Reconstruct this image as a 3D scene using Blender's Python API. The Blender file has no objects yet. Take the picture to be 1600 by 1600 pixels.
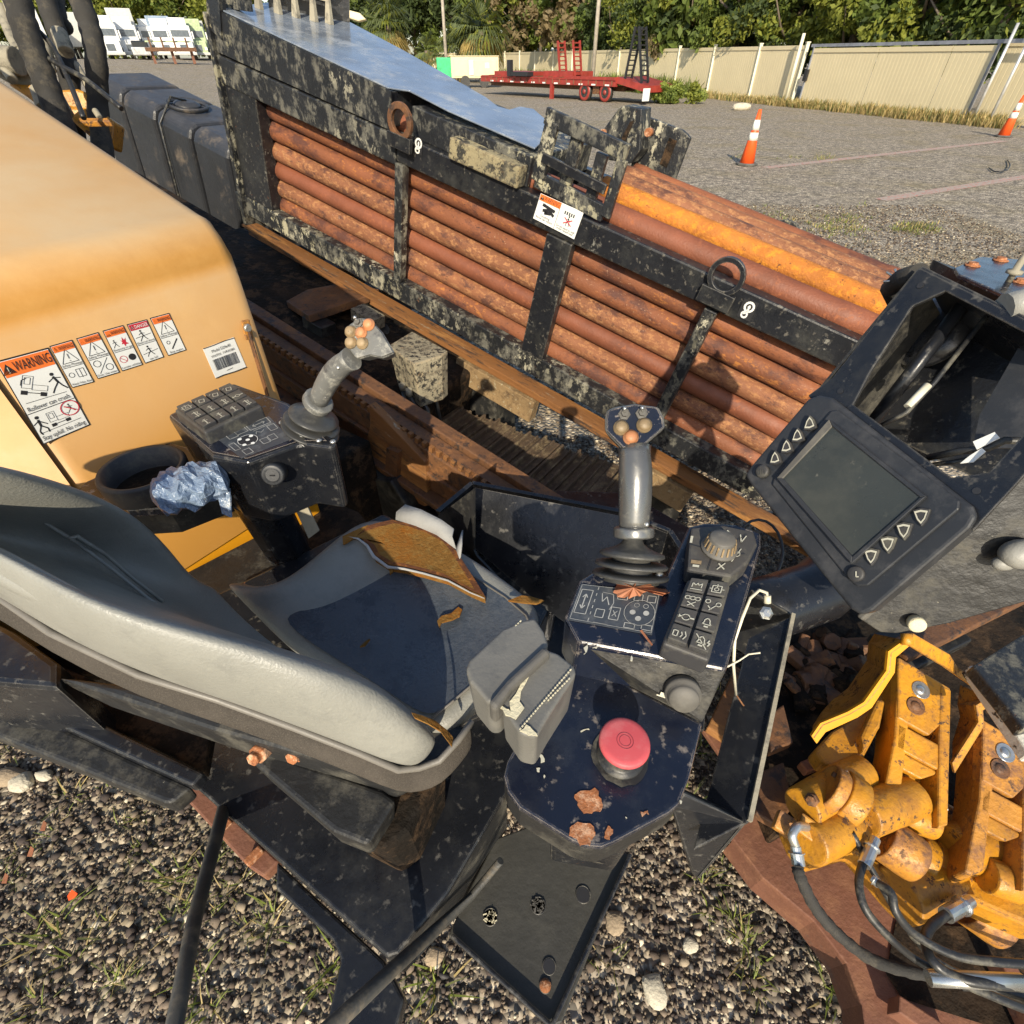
import bpy, bmesh, math, random
import numpy as np
from mathutils import Vector as Vec, Matrix
random.seed(7); rng = np.random.default_rng(7)
SC = bpy.context.scene; COL = SC.collection
R_ = math.radians
# ------------------------------------------------------------------ camera
CAMZ = 1.7; PITCH = R_(41.6)
cam = bpy.data.objects.new('camera', bpy.data.cameras.new('camera')); COL.objects.link(cam)
cam.location = (0, 0, CAMZ); cam.rotation_euler = (R_(90) - PITCH, 0, 0)
cam.data.sensor_width = 36; cam.data.lens = 18; cam.data.clip_start = .02; cam.data.clip_end = 900
SC.camera = cam
# ------------------------------------------------------------------ light
SUN_AZ, SUN_EL = R_(4), R_(30)          # shadows fall towards this azimuth (from +Y to +X)
w = bpy.data.worlds.new('World'); SC.world = w; w.use_nodes = True
nt = w.node_tree; sky = nt.nodes.new('ShaderNodeTexSky'); sky.sky_type = 'NISHITA'; sky.sun_disc = False
sky.sun_elevation = SUN_EL; sky.sun_rotation = SUN_AZ + math.pi
bg = nt.nodes['Background']; bg.inputs['Strength'].default_value = .145
nt.links.new(sky.outputs[0], bg.inputs[0])
sl = bpy.data.lights.new('sun', 'SUN'); sl.energy = 5.0; sl.angle = R_(.5); sl.color = (1, .89, .70)
sun = bpy.data.objects.new('sun', sl); COL.objects.link(sun)
sd = Vec((math.sin(SUN_AZ)*math.cos(SUN_EL), math.cos(SUN_AZ)*math.cos(SUN_EL), -math.sin(SUN_EL)))
sun.rotation_euler = sd.to_track_quat('-Z', 'Y').to_euler(); sun.location = (-5, -20, 14)
SC.view_settings.view_transform = 'Standard'; SC.view_settings.look = 'None'
SC.view_settings.exposure = 0.38; SC.view_settings.gamma = 1
SC.render.engine = 'CYCLES'
# ------------------------------------------------------------------ measuring helpers (photo pixel -> place)
CAM = Vec((0, 0, CAMZ)); cp, sp = math.cos(PITCH), math.sin(PITCH)
def ray(x, y):
    u = (x-800)/800; v = (800-y)/800
    return Vec((u, cp+v*sp, v*cp-sp))
class Pl:
    def __init__(s, p, n):
        s.p = Vec(p); s.n = Vec(n).normalized()
        if (CAM-s.p).dot(s.n) < 0: s.n = -s.n
    def at(s, x, y, off=0):
        r = ray(x, y); t = (s.p+s.n*off-CAM).dot(s.n)/r.dot(s.n)
        return CAM+r*t
    def up(s, off): return Pl(s.p+s.n*off, s.n)
def Z(z): return Pl((0, 0, z), (0, 0, 1))
def pz(x, y, z): return Z(z).at(x, y)
def pt(x, y, t): return CAM+ray(x, y)*t
def PX(x, y, t, n): return Pl(pt(x, y, t), n)
Dv = Vec((-.80581273, .54919606, .22147129)); Nv = Vec((.56318161, .82633315, 0)); Pv = Vec((.18300907, -.12472856, .97516689))
Ov = Vec((.13875314, 2.08373195, 1.00712681))
Ev = Vec((.826333, -.563182, 0)); Zv = Vec((0, 0, 1))
def Rk(s, n, p): return Ov+Dv*s+Nv*n+Pv*p
def NP(n): return Pl(Nv*n, Nv)
def EP(e): return Pl(Ev*e, Ev)
# ------------------------------------------------------------------ mesh builder
class B:
    def __init__(s): s.v = []; s.f = []; s.m = []; s.s = []
    def add(s, vs, fs, m=0, sm=False):
        o = len(s.v); s.v += [tuple(v) for v in vs]
        for f in fs: s.f.append(tuple(i+o for i in f)); s.m.append(m); s.s.append(sm)
        return s
    def prism(s, pts, vec, m=0, taper=None, sm=False):
        n = len(pts); vec = Vec(vec); c = sum((Vec(p) for p in pts), Vec())/n
        bot = [Vec(p)+vec for p in pts] if taper is None else [c+(Vec(p)-c)*taper+vec for p in pts]
        fs = [tuple(range(n)), tuple(range(2*n-1, n-1, -1))]+[(i, i+n, (i+1) % n+n, (i+1) % n) for i in range(n)]
        return s.add([Vec(p) for p in pts]+bot, fs, m, sm)
    def flat(s, pts, m=0): return s.add(pts, [tuple(range(len(pts)))], m)
    def box(s, c, a, b, d, m=0):
        c, a, b, d = Vec(c), Vec(a), Vec(b), Vec(d)
        return s.prism([c-a-b-d, c+a-b-d, c+a+b-d, c-a+b-d], d*2, m)
    def bar(s, p, q, w, h, up=(0, 0, 1), m=0):
        p, q = Vec(p), Vec(q); d = (q-p); x = d.cross(Vec(up)).normalized(); u = x.cross(d).normalized()
        return s.box((p+q)/2, d/2, x*w/2, u*h/2, m)
    def tube(s, pts, r, seg=12, m=0, cap=True, sm=True, ring=False):
        pts = [Vec(p) for p in pts]; n = len(pts); vs = []; fs = []; pu = None
        rr = r if isinstance(r, (list, tuple)) else [r]*n
        for i, p in enumerate(pts):
            if ring: d = (pts[(i+1) % n]-pts[i-1]).normalized()
            else: d = (pts[min(i+1, n-1)]-pts[max(i-1, 0)]).normalized()
            if pu is None:
                pu = d.orthogonal().normalized()
            pu = (pu-d*pu.dot(d)).normalized(); x = d.cross(pu)
            for k in range(seg):
                a = 2*math.pi*k/seg; vs.append(p+(pu*math.cos(a)+x*math.sin(a))*rr[i])
        for i in range(n if ring else n-1):
            j = (i+1) % n
            for k in range(seg):
                fs.append((i*seg+k, i*seg+(k+1) % seg, j*seg+(k+1) % seg, j*seg+k))
        s.add(vs, fs, m, sm)
        if cap and not ring:
            o = len(s.v)-len(vs)
            s.f += [tuple(o+k for k in range(seg))[::-1], tuple(o+(n-1)*seg+k for k in range(seg))]; s.m += [m, m]; s.s += [False, False]
        return s
    def lathe(s, c, ax, prof, seg=24, m=0, sm=True, a0=0, sx=1.0, xd=None, caps=True):
        c = Vec(c); ax = Vec(ax).normalized(); x = Vec(xd).normalized() if xd else ax.orthogonal().normalized(); x = (x-ax*x.dot(ax)).normalized(); y = ax.cross(x); vs = []; fs = []
        for r, h in prof:
            for k in range(seg):
                a = 2*math.pi*k/seg+a0; vs.append(c+ax*h+(x*math.cos(a)*sx+y*math.sin(a))*r)
        for i in range(len(prof)-1):
            for k in range(seg): fs.append((i*seg+k, i*seg+(k+1) % seg, (i+1)*seg+(k+1) % seg, (i+1)*seg+k))
        n = len(prof)
        s.add(vs, fs, m, sm); o = len(s.v)-len(vs)
        if not caps: return s
        s.f += [tuple(o+k for k in range(seg))[::-1], tuple(o+(n-1)*seg+k for k in range(seg))]; s.m += [m, m]; s.s += [False, False]
        return s
    def grid(s, rows, m=0, sm=True, mcol=None):
        nr, nc = len(rows), len(rows[0]); vs = [p for r in rows for p in r]
        if mcol:
            s.add(vs, [(i*nc+j, i*nc+j+1, (i+1)*nc+j+1, (i+1)*nc+j) for i in range(nr-1) for j in range(nc-1)], m, sm)
            k = (nr-1)*(nc-1); s.m[-k:] = [mcol[j] for i in range(nr-1) for j in range(nc-1)]; return s
        return s.add(vs, [(i*nc+j, i*nc+j+1, (i+1)*nc+j+1, (i+1)*nc+j) for i in range(nr-1) for j in range(nc-1)], m, sm)
    def ball(s, c, r, m=0, n=8, squash=(1, 1, 1)):
        c = Vec(c); rows = []
        for i in range(n+1):
            a = math.pi*i/n
            rows.append([c+Vec((math.sin(a)*math.cos(b)*r*squash[0], math.sin(a)*math.sin(b)*r*squash[1], math.cos(a)*r*squash[2])) for b in [2*math.pi*k/(2*n) for k in range(2*n+1)]])
        return s.grid(rows, m)
    def pic(s, pl, pts, th, m=0, off=0, taper=None):
        """outline on plane pl, thickness th away from the viewer side"""
        return s.prism([pl.at(x, y, off) for x, y in pts], -pl.n*th, m, taper)
def mesh_obj(name, b, mat, parent=None, bevel=0, sub=0, seg=2, solid=0, auto=False):
    me = bpy.data.meshes.new(name)
    vs = np.array(b.v, dtype=float); c = (vs.min(0)+vs.max(0))/2
    if parent is None: c[2] = vs[:, 2].min()
    me.from_pydata((vs-c).tolist(), [], b.f)
    for mm in (mat if isinstance(mat, (list, tuple)) else [mat]): me.materials.append(mm)
    me.polygons.foreach_set('material_index', b.m); me.polygons.foreach_set('use_smooth', b.s)
    me.validate(); bm = bmesh.new(); bm.from_mesh(me); bmesh.ops.recalc_face_normals(bm, faces=bm.faces); opn = any(e.is_boundary for e in bm.edges); bm.to_mesh(me); bm.free(); me.update()
    if opn and sum((CAM-Vec(c)-f.center).dot(f.normal)*f.area for f in me.polygons) < 0: me.flip_normals()
    o = bpy.data.objects.new(name, me); COL.objects.link(o); cv = Vec(c)
    if parent is not None:
        o.parent = parent; cv = cv-wloc(parent)
    o.location = cv; WL[o.name] = Vec(c)
    if solid:
        md = o.modifiers.new('solid', 'SOLIDIFY'); md.thickness = solid; md.offset = -1
    if bevel:
        md = o.modifiers.new('bevel', 'BEVEL'); md.width = bevel; md.segments = seg; md.limit_method = 'ANGLE'; md.angle_limit = R_(35)
    if sub:
        md = o.modifiers.new('sub', 'SUBSURF'); md.levels = sub; md.render_levels = sub
    return o
WL = {}
def wloc(o): return WL[o.name]
def thing(name, label, cat, loc=(0, 0, 0), group=None):
    o = bpy.data.objects.new(name, None); COL.objects.link(o); o.location = loc; o.empty_display_size = .1
    WL[o.name] = Vec(loc); o['label'] = label; o['category'] = cat
    if group: o['group'] = group
    return o
def tag(o, label, cat, group=None):
    o['label'] = label; o['category'] = cat
    if group: o['group'] = group
    return o
def kind(o, k): o['kind'] = k; return o
def lab(o, t): o['label'] = t; return o
def clone(o, d=(0, 0, 0), rz=0, sc=None, label=None):
    c = o.copy(); COL.objects.link(c); c.location = Vec(o.location)+Vec(d); c.rotation_euler.z += rz
    WL[c.name] = wloc(o)+Vec(d)
    if sc: c.scale = (sc, sc, sc)
    if label: c['label'] = label
    for ch in o.children:
        g = ch.copy(); COL.objects.link(g); g.parent = c; WL[g.name] = wloc(ch)+Vec(d)
        for h in ch.children:
            k = h.copy(); COL.objects.link(k); k.parent = g; WL[k.name] = wloc(h)+Vec(d)
    return c
# ------------------------------------------------------------------ materials
def mk(name, base, rough=.5, metal=0, layers=(), bump=.15, bs=60, var=.25, vs=4, spec=.5, dust=0, dcol=(.33, .28, .2), coat=0, coords='p', stretch=(1, 1, 1), rotz=0, b2=None, along=0, edge=None):
    m = bpy.data.materials.new(name); m.use_nodes = True; t = m.node_tree; N = t.nodes; L = t.links
    p = N['Principled BSDF']
    if coords == 'p': co = N.new('ShaderNodeNewGeometry').outputs['Position']
    else: co = N.new('ShaderNodeTexCoord').outputs['Object']
    if along:
        cb = N.new('ShaderNodeCombineXYZ')
        for i, (ax_, k_) in enumerate((((-.8058, .5492, .2215), along), ((.5632, .8263, 0), 1), ((.1830, -.1247, .9752), 1))):
            vm = N.new('ShaderNodeVectorMath'); vm.operation = 'DOT_PRODUCT'; L.new(co, vm.inputs[0]); vm.inputs[1].default_value = tuple(a_*k_ for a_ in ax_); L.new(vm.outputs['Value'], cb.inputs[i])
        co = cb.outputs[0]
    mp = N.new('ShaderNodeMapping'); L.new(co, mp.inputs[0]); mp.inputs['Scale'].default_value = stretch; mp.inputs['Rotation'].default_value = (0, 0, rotz)
    co = mp.outputs[0]
    def noise(sc, det=5, w=0, rg=.6):
        n = N.new('ShaderNodeTexNoise'); n.inputs['Scale'].default_value = sc; n.inputs['Detail'].default_value = det; n.inputs['Roughness'].default_value = rg
        if w:
            ad = N.new('ShaderNodeVectorMath'); ad.inputs[1].default_value = (w, w*1.7, -w); L.new(co, ad.inputs[0]); L.new(ad.outputs[0], n.inputs['Vector'])
        else: L.new(co, n.inputs['Vector'])
        return n.outputs['Fac']
    def mr(x, a, b_, c=0, d=1):
        q = N.new('ShaderNodeMapRange'); L.new(x, q.inputs[0])
        for i, vv in enumerate((a, b_, c, d)): q.inputs[i+1].default_value = vv
        return q.outputs[0]
    def mix(f, a, b_):
        q = N.new('ShaderNodeMix'); q.data_type = 'RGBA'
        for s_, vv in ((0, f), (6, a), (7, b_)):
            if hasattr(vv, 'is_linked'): L.new(vv, q.inputs[s_])
            else: q.inputs[s_].default_value = (*vv, 1) if isinstance(vv, tuple) else vv
        return q.outputs[2]
    def mixf(f, a, b_):
        q = N.new('ShaderNodeMix'); q.data_type = 'FLOAT'
        for s_, vv in ((0, f), (2, a), (3, b_)):
            if hasattr(vv, 'is_linked'): L.new(vv, q.inputs[s_])
            else: q.inputs[s_].default_value = vv
        return q.outputs[0]
    v = mr(noise(vs), .3, .7, 1-var, 1+var)
    hs = N.new('ShaderNodeHueSaturation'); hs.inputs['Color'].default_value = (*base, 1); L.new(v, hs.inputs['Value'])
    c = hs.outputs[0]; r = mr(noise(vs*3, w=3), .3, .7, max(.02, rough-.1), min(1, rough+.1)); me_ = metal
    if b2: c = mix(mr(noise(b2[1], w=2.2), .42, .6), c, b2[0])
    for i, ly in enumerate(layers):
        col, sc, th, so = ly[:4]; rg = ly[4] if len(ly) > 4 else .85; gate = ly[5] if len(ly) > 5 else 0
        f = mr(noise(sc, 9, w=5+i*3, rg=.74), th, th+so)
        if gate:
            g = mr(noise(gate, 2, w=9+i), .45, .6); q = N.new('ShaderNodeMath'); q.operation = 'MULTIPLY'; L.new(f, q.inputs[0]); L.new(g, q.inputs[1]); f = q.outputs[0]
        c = mix(f, c, col); r = mixf(f, r, rg)
        if metal: me_ = mixf(f, me_, 0.0)
    if dust:
        ge = N.new('ShaderNodeNewGeometry'); sx = N.new('ShaderNodeSeparateXYZ'); L.new(ge.outputs['Normal'], sx.inputs[0])
        f = mr(sx.outputs[2], .3, 1, 0, dust); q = N.new('ShaderNodeMath'); q.operation = 'MULTIPLY'; L.new(f, q.inputs[0]); L.new(mr(noise(vs*2, w=8), .3, .7, .5, 1.2), q.inputs[1]); f = q.outputs[0]
        c = mix(f, c, dcol); r = mixf(f, r, .8)
    if edge:
        bv = N.new('ShaderNodeBevel'); bv.samples = 3; bv.inputs['Radius'].default_value = edge[1]; ge2 = N.new('ShaderNodeNewGeometry')
        dt = N.new('ShaderNodeVectorMath'); dt.operation = 'DOT_PRODUCT'; L.new(bv.outputs[0], dt.inputs[0]); L.new(ge2.outputs['Normal'], dt.inputs[1])
        ad = N.new('ShaderNodeMath'); ad.operation = 'ADD'; L.new(dt.outputs['Value'], ad.inputs[0]); L.new(mr(noise(55, 6, w=4), .3, .7, -.10, .10), ad.inputs[1])
        f = mr(ad.outputs[0], .955, .89, 0, edge[2]); c = mix(f, c, edge[0]); r = mixf(f, r, .75)
    L.new(c, p.inputs['Base Color']); L.new(r, p.inputs['Roughness'])
    if hasattr(me_, 'is_linked'): L.new(me_, p.inputs['Metallic'])
    else: p.inputs['Metallic'].default_value = me_
    p.inputs['Specular IOR Level'].default_value = spec; p.inputs['Coat Weight'].default_value = coat; p.inputs['Coat Roughness'].default_value = .15
    if bump:
        bn = N.new('ShaderNodeBump'); bn.inputs['Strength'].default_value = bump; bn.inputs['Distance'].default_value = .02/max(1, bs/30)
        L.new(noise(bs, 4, w=1), bn.inputs['Height']); L.new(bn.outputs[0], p.inputs['Normal'])
    return m
M = {}
mud = (.36, .33, .22)
M['black'] = mk('worn_black_paint', (.012, .013, .016), .33, layers=[((.045, .045, .04), 7, .5, .25, .5), ((.20, .19, .16), 16, .60, .05, .85, 1.8), ((.25, .10, .04), 22, .66, .03, .9)], bump=.15, bs=70, edge=((.20, .18, .14), .004, .6))
M['blackmud'] = mk('mud_spattered_black_paint', (.014, .015, .017), .45, layers=[((.11, .105, .085), 20, .50, .10, .85), (mud, 15, .545, .03, .9, 1.2), ((.40, .37, .27), 26, .55, .03, .9, 2.2), ((.24, .09, .03), 26, .66, .03, .9, 5)], bump=.4, bs=110, stretch=(1, 1, .7))
M['blackclean'] = mk('clean_black_paint', (.010, .011, .014), .28, layers=[((.028, .028, .027), 12, .5, .3, .5), ((.10, .095, .085), 24, .70, .05, .85)], bump=.08, bs=60, edge=((.16, .15, .13), .003, .6))
M['navy'] = mk('sky_tinted_gloss_black', (.008, .011, .022), .22, layers=[((.05, .06, .075), 420, .70, .06, .7), ((.03, .035, .045), 9, .5, .3, .35)], bump=.05, bs=200, spec=.6, edge=((.35, .30, .25), .0022, .8))  # black paint with the blue sky reflection put into its base colour
M['blackgrime'] = mk('grimy_black_steel', (.015, .015, .015), .5, layers=[((.12, .11, .085), 12, .5, .25, .85), ((.36, .33, .25), 120, .66, .05, .9)], bump=.2, bs=50)
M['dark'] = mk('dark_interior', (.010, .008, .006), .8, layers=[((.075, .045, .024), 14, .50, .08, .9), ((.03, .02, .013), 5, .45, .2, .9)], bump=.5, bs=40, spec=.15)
M['rod'] = mk('rusty_drill_rod', (.20, .068, .028), .72, layers=[((.40, .15, .035), 60, .54, .06, .85, 3), ((.09, .032, .020), 9, .50, .10, .7), ((.055, .022, .015), 90, .58, .04, .8, 2.5), ((.40, .25, .15), 140, .60, .05, .9, 5)], bump=.5, bs=130, var=.3, vs=6, along=.6)
M['rodor'] = mk('orange_rusted_rod', (.40, .135, .018), .8, layers=[((.55, .21, .02), 40, .5, .1, .9), ((.09, .035, .018), 70, .57, .07, .9, 12)], bump=.7, bs=110, var=.3, vs=8, along=.8)
M['rodbr'] = mk('tan_rusted_rod', (.21, .082, .036), .78, layers=[((.36, .17, .07), 60, .5, .10, .9), ((.10, .04, .025), 16, .54, .08, .8), ((.055, .022, .015), 100, .58, .04, .8, 3), ((.42, .32, .24), 140, .6, .06, .9, 8)], bump=.6, bs=120, along=.6)
M['rustrail'] = mk('orange_rust_steel', (.20, .085, .026), .7, layers=[((.34, .16, .045), 12, .52, .12, .8), ((.06, .035, .022), 18, .54, .06, .8), ((.30, .25, .17), 50, .60, .05, .9, 3)], bump=.4, bs=70, along=.2)
M['rustdk'] = mk('dark_rusty_steel', (.12, .055, .024), .62, layers=[((.26, .11, .035), 12, .5, .18, .8), ((.035, .025, .02), 20, .52, .1, .6)], bump=.35, bs=60)
M['rustplate'] = mk('red_brown_rust_plate', (.17, .07, .04), .7, layers=[((.26, .12, .06), 9, .5, .2, .85), ((.10, .085, .075), 5, .58, .15, .6), ((.03, .02, .018), 70, .66, .05, .8)], bump=.3, bs=80)
M['tank'] = mk('dusty_black_plastic', (.016, .017, .020), .45, layers=[((.13, .10, .07), 5, .55, .2, .9), ((.25, .20, .14), 60, .66, .05, .9)], bump=.2, dust=.25, dcol=(.16, .16, .17))
M['hood'] = mk('dusty_yellow_paint', (.46, .225, .045), .42, layers=[((.50, .28, .09), 5, .60, .2, .7), ((.36, .24, .12), 110, .71, .03, .9), ((.30, .17, .06), 30, .68, .05, .8, 3), ((.56, .30, .08), 2.2, .52, .2, .6)], bump=.03, var=.05, vs=2, dust=.85, dcol=(.47, .345, .20))
M['yellow'] = mk('chipped_yellow_paint', (.50, .225, .014), .42, layers=[((.30, .13, .02), 9, .46, .2, .5), ((.20, .11, .03), 30, .56, .10, .7, 4), ((.05, .03, .02), 65, .565, .02, .8, 9), ((.11, .05, .025), 24, .60, .04, .85)], bump=.3, bs=80, var=.15, edge=((.13, .065, .03), .005, .85))
M['yellowwear'] = mk('worn_rusty_yellow_paint', (.50, .22, .03), .5, layers=[((.22, .10, .04), 14, .48, .12, .7), ((.09, .05, .03), 55, .55, .04, .85, 10)], bump=.4, bs=80, edge=((.12, .06, .03), .006, .9))
M['yellowclean'] = mk('bright_yellow_paint', (.64, .28, .012), .35, bump=.02, var=.05)
M['vinylin'] = mk('wet_dark_seat_vinyl', (.075, .085, .10), .30, layers=[((.045, .055, .07), 7, .5, .1, .2)], bump=.5, bs=150, var=.1)
M['vinyl'] = mk('grey_seat_vinyl', (.235, .232, .205), .42, layers=[((.17, .17, .155), 6, .5, .2, .4), ((.30, .29, .25), 60, .6, .2, .6)], bump=.45, bs=260, var=.1)
M['vinyldk'] = mk('dark_seat_vinyl', (.15, .138, .12), .5, layers=[((.11, .10, .085), 7, .5, .2, .6)], bump=.25, bs=420, var=.1)
M['vinylpad'] = mk('cracked_grey_vinyl', (.14, .135, .12), .45, layers=[((.09, .09, .085), 12, .5, .2, .4), ((.26, .24, .19), 40, .62, .1, .6)], bump=.2, bs=200)
M['fabric'] = mk('brown_black_mesh_fabric', (.05, .043, .036), .9, layers=[((.085, .074, .06), 700, .5, .1, .9), ((.10, .085, .07), 6, .5, .3, .9)], bump=.8, bs=500, spec=.2)
M['foam'] = mk('torn_orange_foam', (.20, .10, .025), .95, layers=[((.24, .08, .01), 12, .5, .2, .95), ((.26, .16, .05), 90, .5, .2, .95)], bump=.8, bs=170, spec=.1)
M['backing'] = mk('white_fabric_backing', (.33, .33, .32), .9, bump=.3, bs=200)
M['crack'] = mk('pale_exposed_foam', (.62, .56, .38), .9, bump=.6, bs=260)
M['rubber'] = mk('dusty_grey_rubber', (.085, .08, .07), .6, layers=[((.14, .13, .11), 20, .5, .2, .8)], bump=.08, dust=.25, dcol=(.22, .2, .17))
M['boot'] = mk('black_ribbed_boot', (.04, .04, .038), .42, layers=[((.10, .095, .08), 26, .5, .25, .6)], bump=.1, bs=90)
M['grip'] = mk('worn_grey_grip', (.17, .17, .165), .27, .6, layers=[((.14, .135, .11), 60, .60, .08, .4)], bump=.05, bs=150, edge=((.3, .28, .22), .002, .6))
M['grip2'] = mk('scuffed_pale_grip', (.12, .12, .112), .45, layers=[((.30, .29, .25), 45, .52, .12, .7), ((.06, .06, .06), 25, .56, .1, .5)], bump=.2, bs=150)
M['knob'] = mk('tan_rubber_button', (.26, .185, .10), .55, layers=[((.12, .09, .05), 60, .5, .15, .7)], bump=.1)
M['knobo'] = mk('orange_rubber_button', (.45, .19, .08), .55, layers=[((.3, .15, .08), 70, .5, .15, .7)], bump=.1)
M['key'] = mk('dark_rubber_key', (.032, .032, .034), .55, layers=[((.11, .105, .08), 22, .5, .2, .8)], bump=.08, dust=.12)
M['screenb'] = mk('charcoal_plastic_bezel', (.022, .024, .028), .5, layers=[((.20, .20, .2), 330, .66, .05, .9), ((.06, .06, .062), 12, .5, .2, .6)], bump=.08, bs=250)
M['lcd'] = mk('dusty_dark_screen', (.034, .038, .034), .3, layers=[((.07, .072, .06), 8, .5, .3, .5), ((.3, .3, .27), 420, .68, .03, .9), ((.10, .10, .085), 60, .62, .06, .7)], bump=.0, spec=.5)
M['pgrey'] = mk('worn_grey_print', (.34, .34, .32), .6, bump=0, var=.3, vs=60)
M['white'] = mk('white_print', (.72, .72, .68), .5, bump=0, var=.05)
M['ivory'] = mk('ivory_print', (.50, .48, .38), .5, bump=0, var=.1)
M['ink'] = mk('black_print', (.02, .02, .022), .5, bump=0, var=.05)
M['panel'] = mk('grey_print_panel', (.045, .052, .062), .4, layers=[((.11, .115, .12), 40, .5, .2, .6)], bump=.03)
M['orange'] = mk('orange_print', (.78, .17, .03), .5, bump=0, var=.05)
M['redp'] = mk('red_print', (.50, .02, .04), .5, bump=0, var=.05)
M['estop'] = mk('faded_red_plastic', (.50, .075, .085), .55, layers=[((.55, .16, .16), 25, .5, .2, .6)], bump=.02, var=.06)
M['rustspot'] = mk('bare_rust_spot', (.30, .11, .04), .85, layers=[((.55, .33, .2), 60, .5, .1, .9), ((.16, .05, .02), 45, .57, .07, .9)], bump=.5, bs=120)
M['leaf'] = mk('brown_dead_leaf', (.32, .125, .06), .7, layers=[((.2, .07, .03), 90, .58, .05, .8)], bump=.2, bs=120)
M['hose'] = mk('black_rubber_hose', (.022, .022, .022), .42, layers=[((.13, .12, .09), 24, .5, .2, .8)], bump=.08)
M['sleeve'] = mk('woven_hose_sleeve', (.028, .026, .023), .85, layers=[((.10, .085, .06), 14, .5, .2, .9)], bump=.7, bs=260)
M['tanfit'] = mk('muddy_hose_fitting', (.30, .27, .20), .75, layers=[((.12, .11, .09), 18, .5, .15, .8)], bump=.2)
M['steel'] = mk('zinc_plated_steel', (.55, .55, .52), .32, .85, layers=[((.3, .27, .2), 40, .6, .1, .7)], bump=.05)
M['tape'] = mk('blue_plastic_wrap', (.20, .27, .38), .30, layers=[((.50, .52, .52), 26, .58, .05, .4), ((.11, .16, .26), 18, .54, .05, .3)], bump=1.0, bs=55, spec=.7)
M['deck'] = mk('sky_streaked_cover', (.22, .26, .32), .22, .4, layers=[((.46, .46, .44), 7, .5, .3, .45), ((.05, .05, .05), 100, .7, .05, .7)], bump=.012, bs=12)  # sky reflection painted in: bluish base with pale streaks
M['stepg'] = mk('grimy_olive_steel', (.045, .043, .036), .5, layers=[((.075, .07, .055), 7, .5, .3, .6), ((.20, .12, .05), 14, .66, .06, .8)], bump=.15, bs=60)
M['cordw'] = mk('dirty_white_cord', (.62, .58, .45), .6, bump=0)
M['cloth'] = mk('white_boot_plastic', (.26, .255, .23), .5, bump=.2)
# ------------------------------------------------------------------ ground
def gmat():
    m = bpy.data.materials.new('gravel_ground'); m.use_nodes = True; t = m.node_tree; N = t.nodes; L = t.links; p = N['Principled BSDF']
    g = N.new('ShaderNodeNewGeometry').outputs['Position']
    def vor(sc):
        v = N.new('ShaderNodeTexVoronoi'); v.inputs['Scale'].default_value = sc; L.new(g, v.inputs['Vector']); return v
    def ns(sc, d=4):
        v = N.new('ShaderNodeTexNoise'); v.inputs['Scale'].default_value = sc; v.inputs['Detail'].default_value = d; L.new(g, v.inputs['Vector']); return v.outputs['Fac']
    v = vor(48); sx = N.new('ShaderNodeSeparateColor'); L.new(v.outputs['Color'], sx.inputs[0])
    r = N.new('ShaderNodeValToRGB'); L.new(sx.outputs[0], r.inputs[0]); e = r.color_ramp.elements
    e[0].color = (.10, .088, .07, 1); e[1].color = (.68, .58, .43, 1); e[1].position = 1
    for pos, c in ((.35, (.23, .19, .145, 1)), (.7, (.32, .27, .205, 1)), (.88, (.44, .375, .285, 1))):
        q = r.color_ramp.elements.new(pos); q.color = c
    mx = N.new('ShaderNodeMix'); mx.data_type = 'RGBA'; L.new(r.outputs[0], mx.inputs[6])
    f = N.new('ShaderNodeMapRange'); L.new(ns(.9, 5), f.inputs[0]); f.inputs[1].default_value = .48; f.inputs[2].default_value = .72; f.inputs[4].default_value = .6
    L.new(f.outputs[0], mx.inputs[0]); mx.inputs[7].default_value = (.24, .19, .09, 1)
    h = N.new('ShaderNodeHueSaturation'); L.new(mx.outputs[2], h.inputs['Color']); f2 = N.new('ShaderNodeMapRange'); L.new(ns(7, 8), f2.inputs[0]); f2.inputs[1].default_value = .35; f2.inputs[2].default_value = .65; f2.inputs[3].default_value = .62; f2.inputs[4].default_value = 1.3; L.new(f2.outputs[0], h.inputs['Value'])
    L.new(h.outputs[0], p.inputs['Base Color']); p.inputs['Roughness'].default_value = .9
    b = N.new('ShaderNodeBump'); b.inputs['Strength'].default_value = 1; b.inputs['Distance'].default_value = .02; b.invert = True; L.new(v.outputs['Distance'], b.inputs['Height']); L.new(b.outputs[0], p.inputs['Normal'])
    return m
M['ground'] = gmat()
g = B()
xs = [-400, -200, -120, -90, -70, -55, -42, -32, -24, -16, -8, 0, 8, 20, 40, 120, 400]
def gz(x, y):
    a = min(1, max(0, (-x-12)/30)); c = min(1, max(0, (y-30)/45)); return 1.55*(a*a*(3-2*a))*(c*c*(3-2*c))
g.grid([[(x, y, gz(x, y)) for x in xs] for y in [-60, -12, 0, 12, 30, 36, 42, 48, 54, 60, 66, 72, 78, 90, 120, 420]], sm=True)
ground = kind(mesh_obj('ground', g, M['ground']), 'structure')
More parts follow.
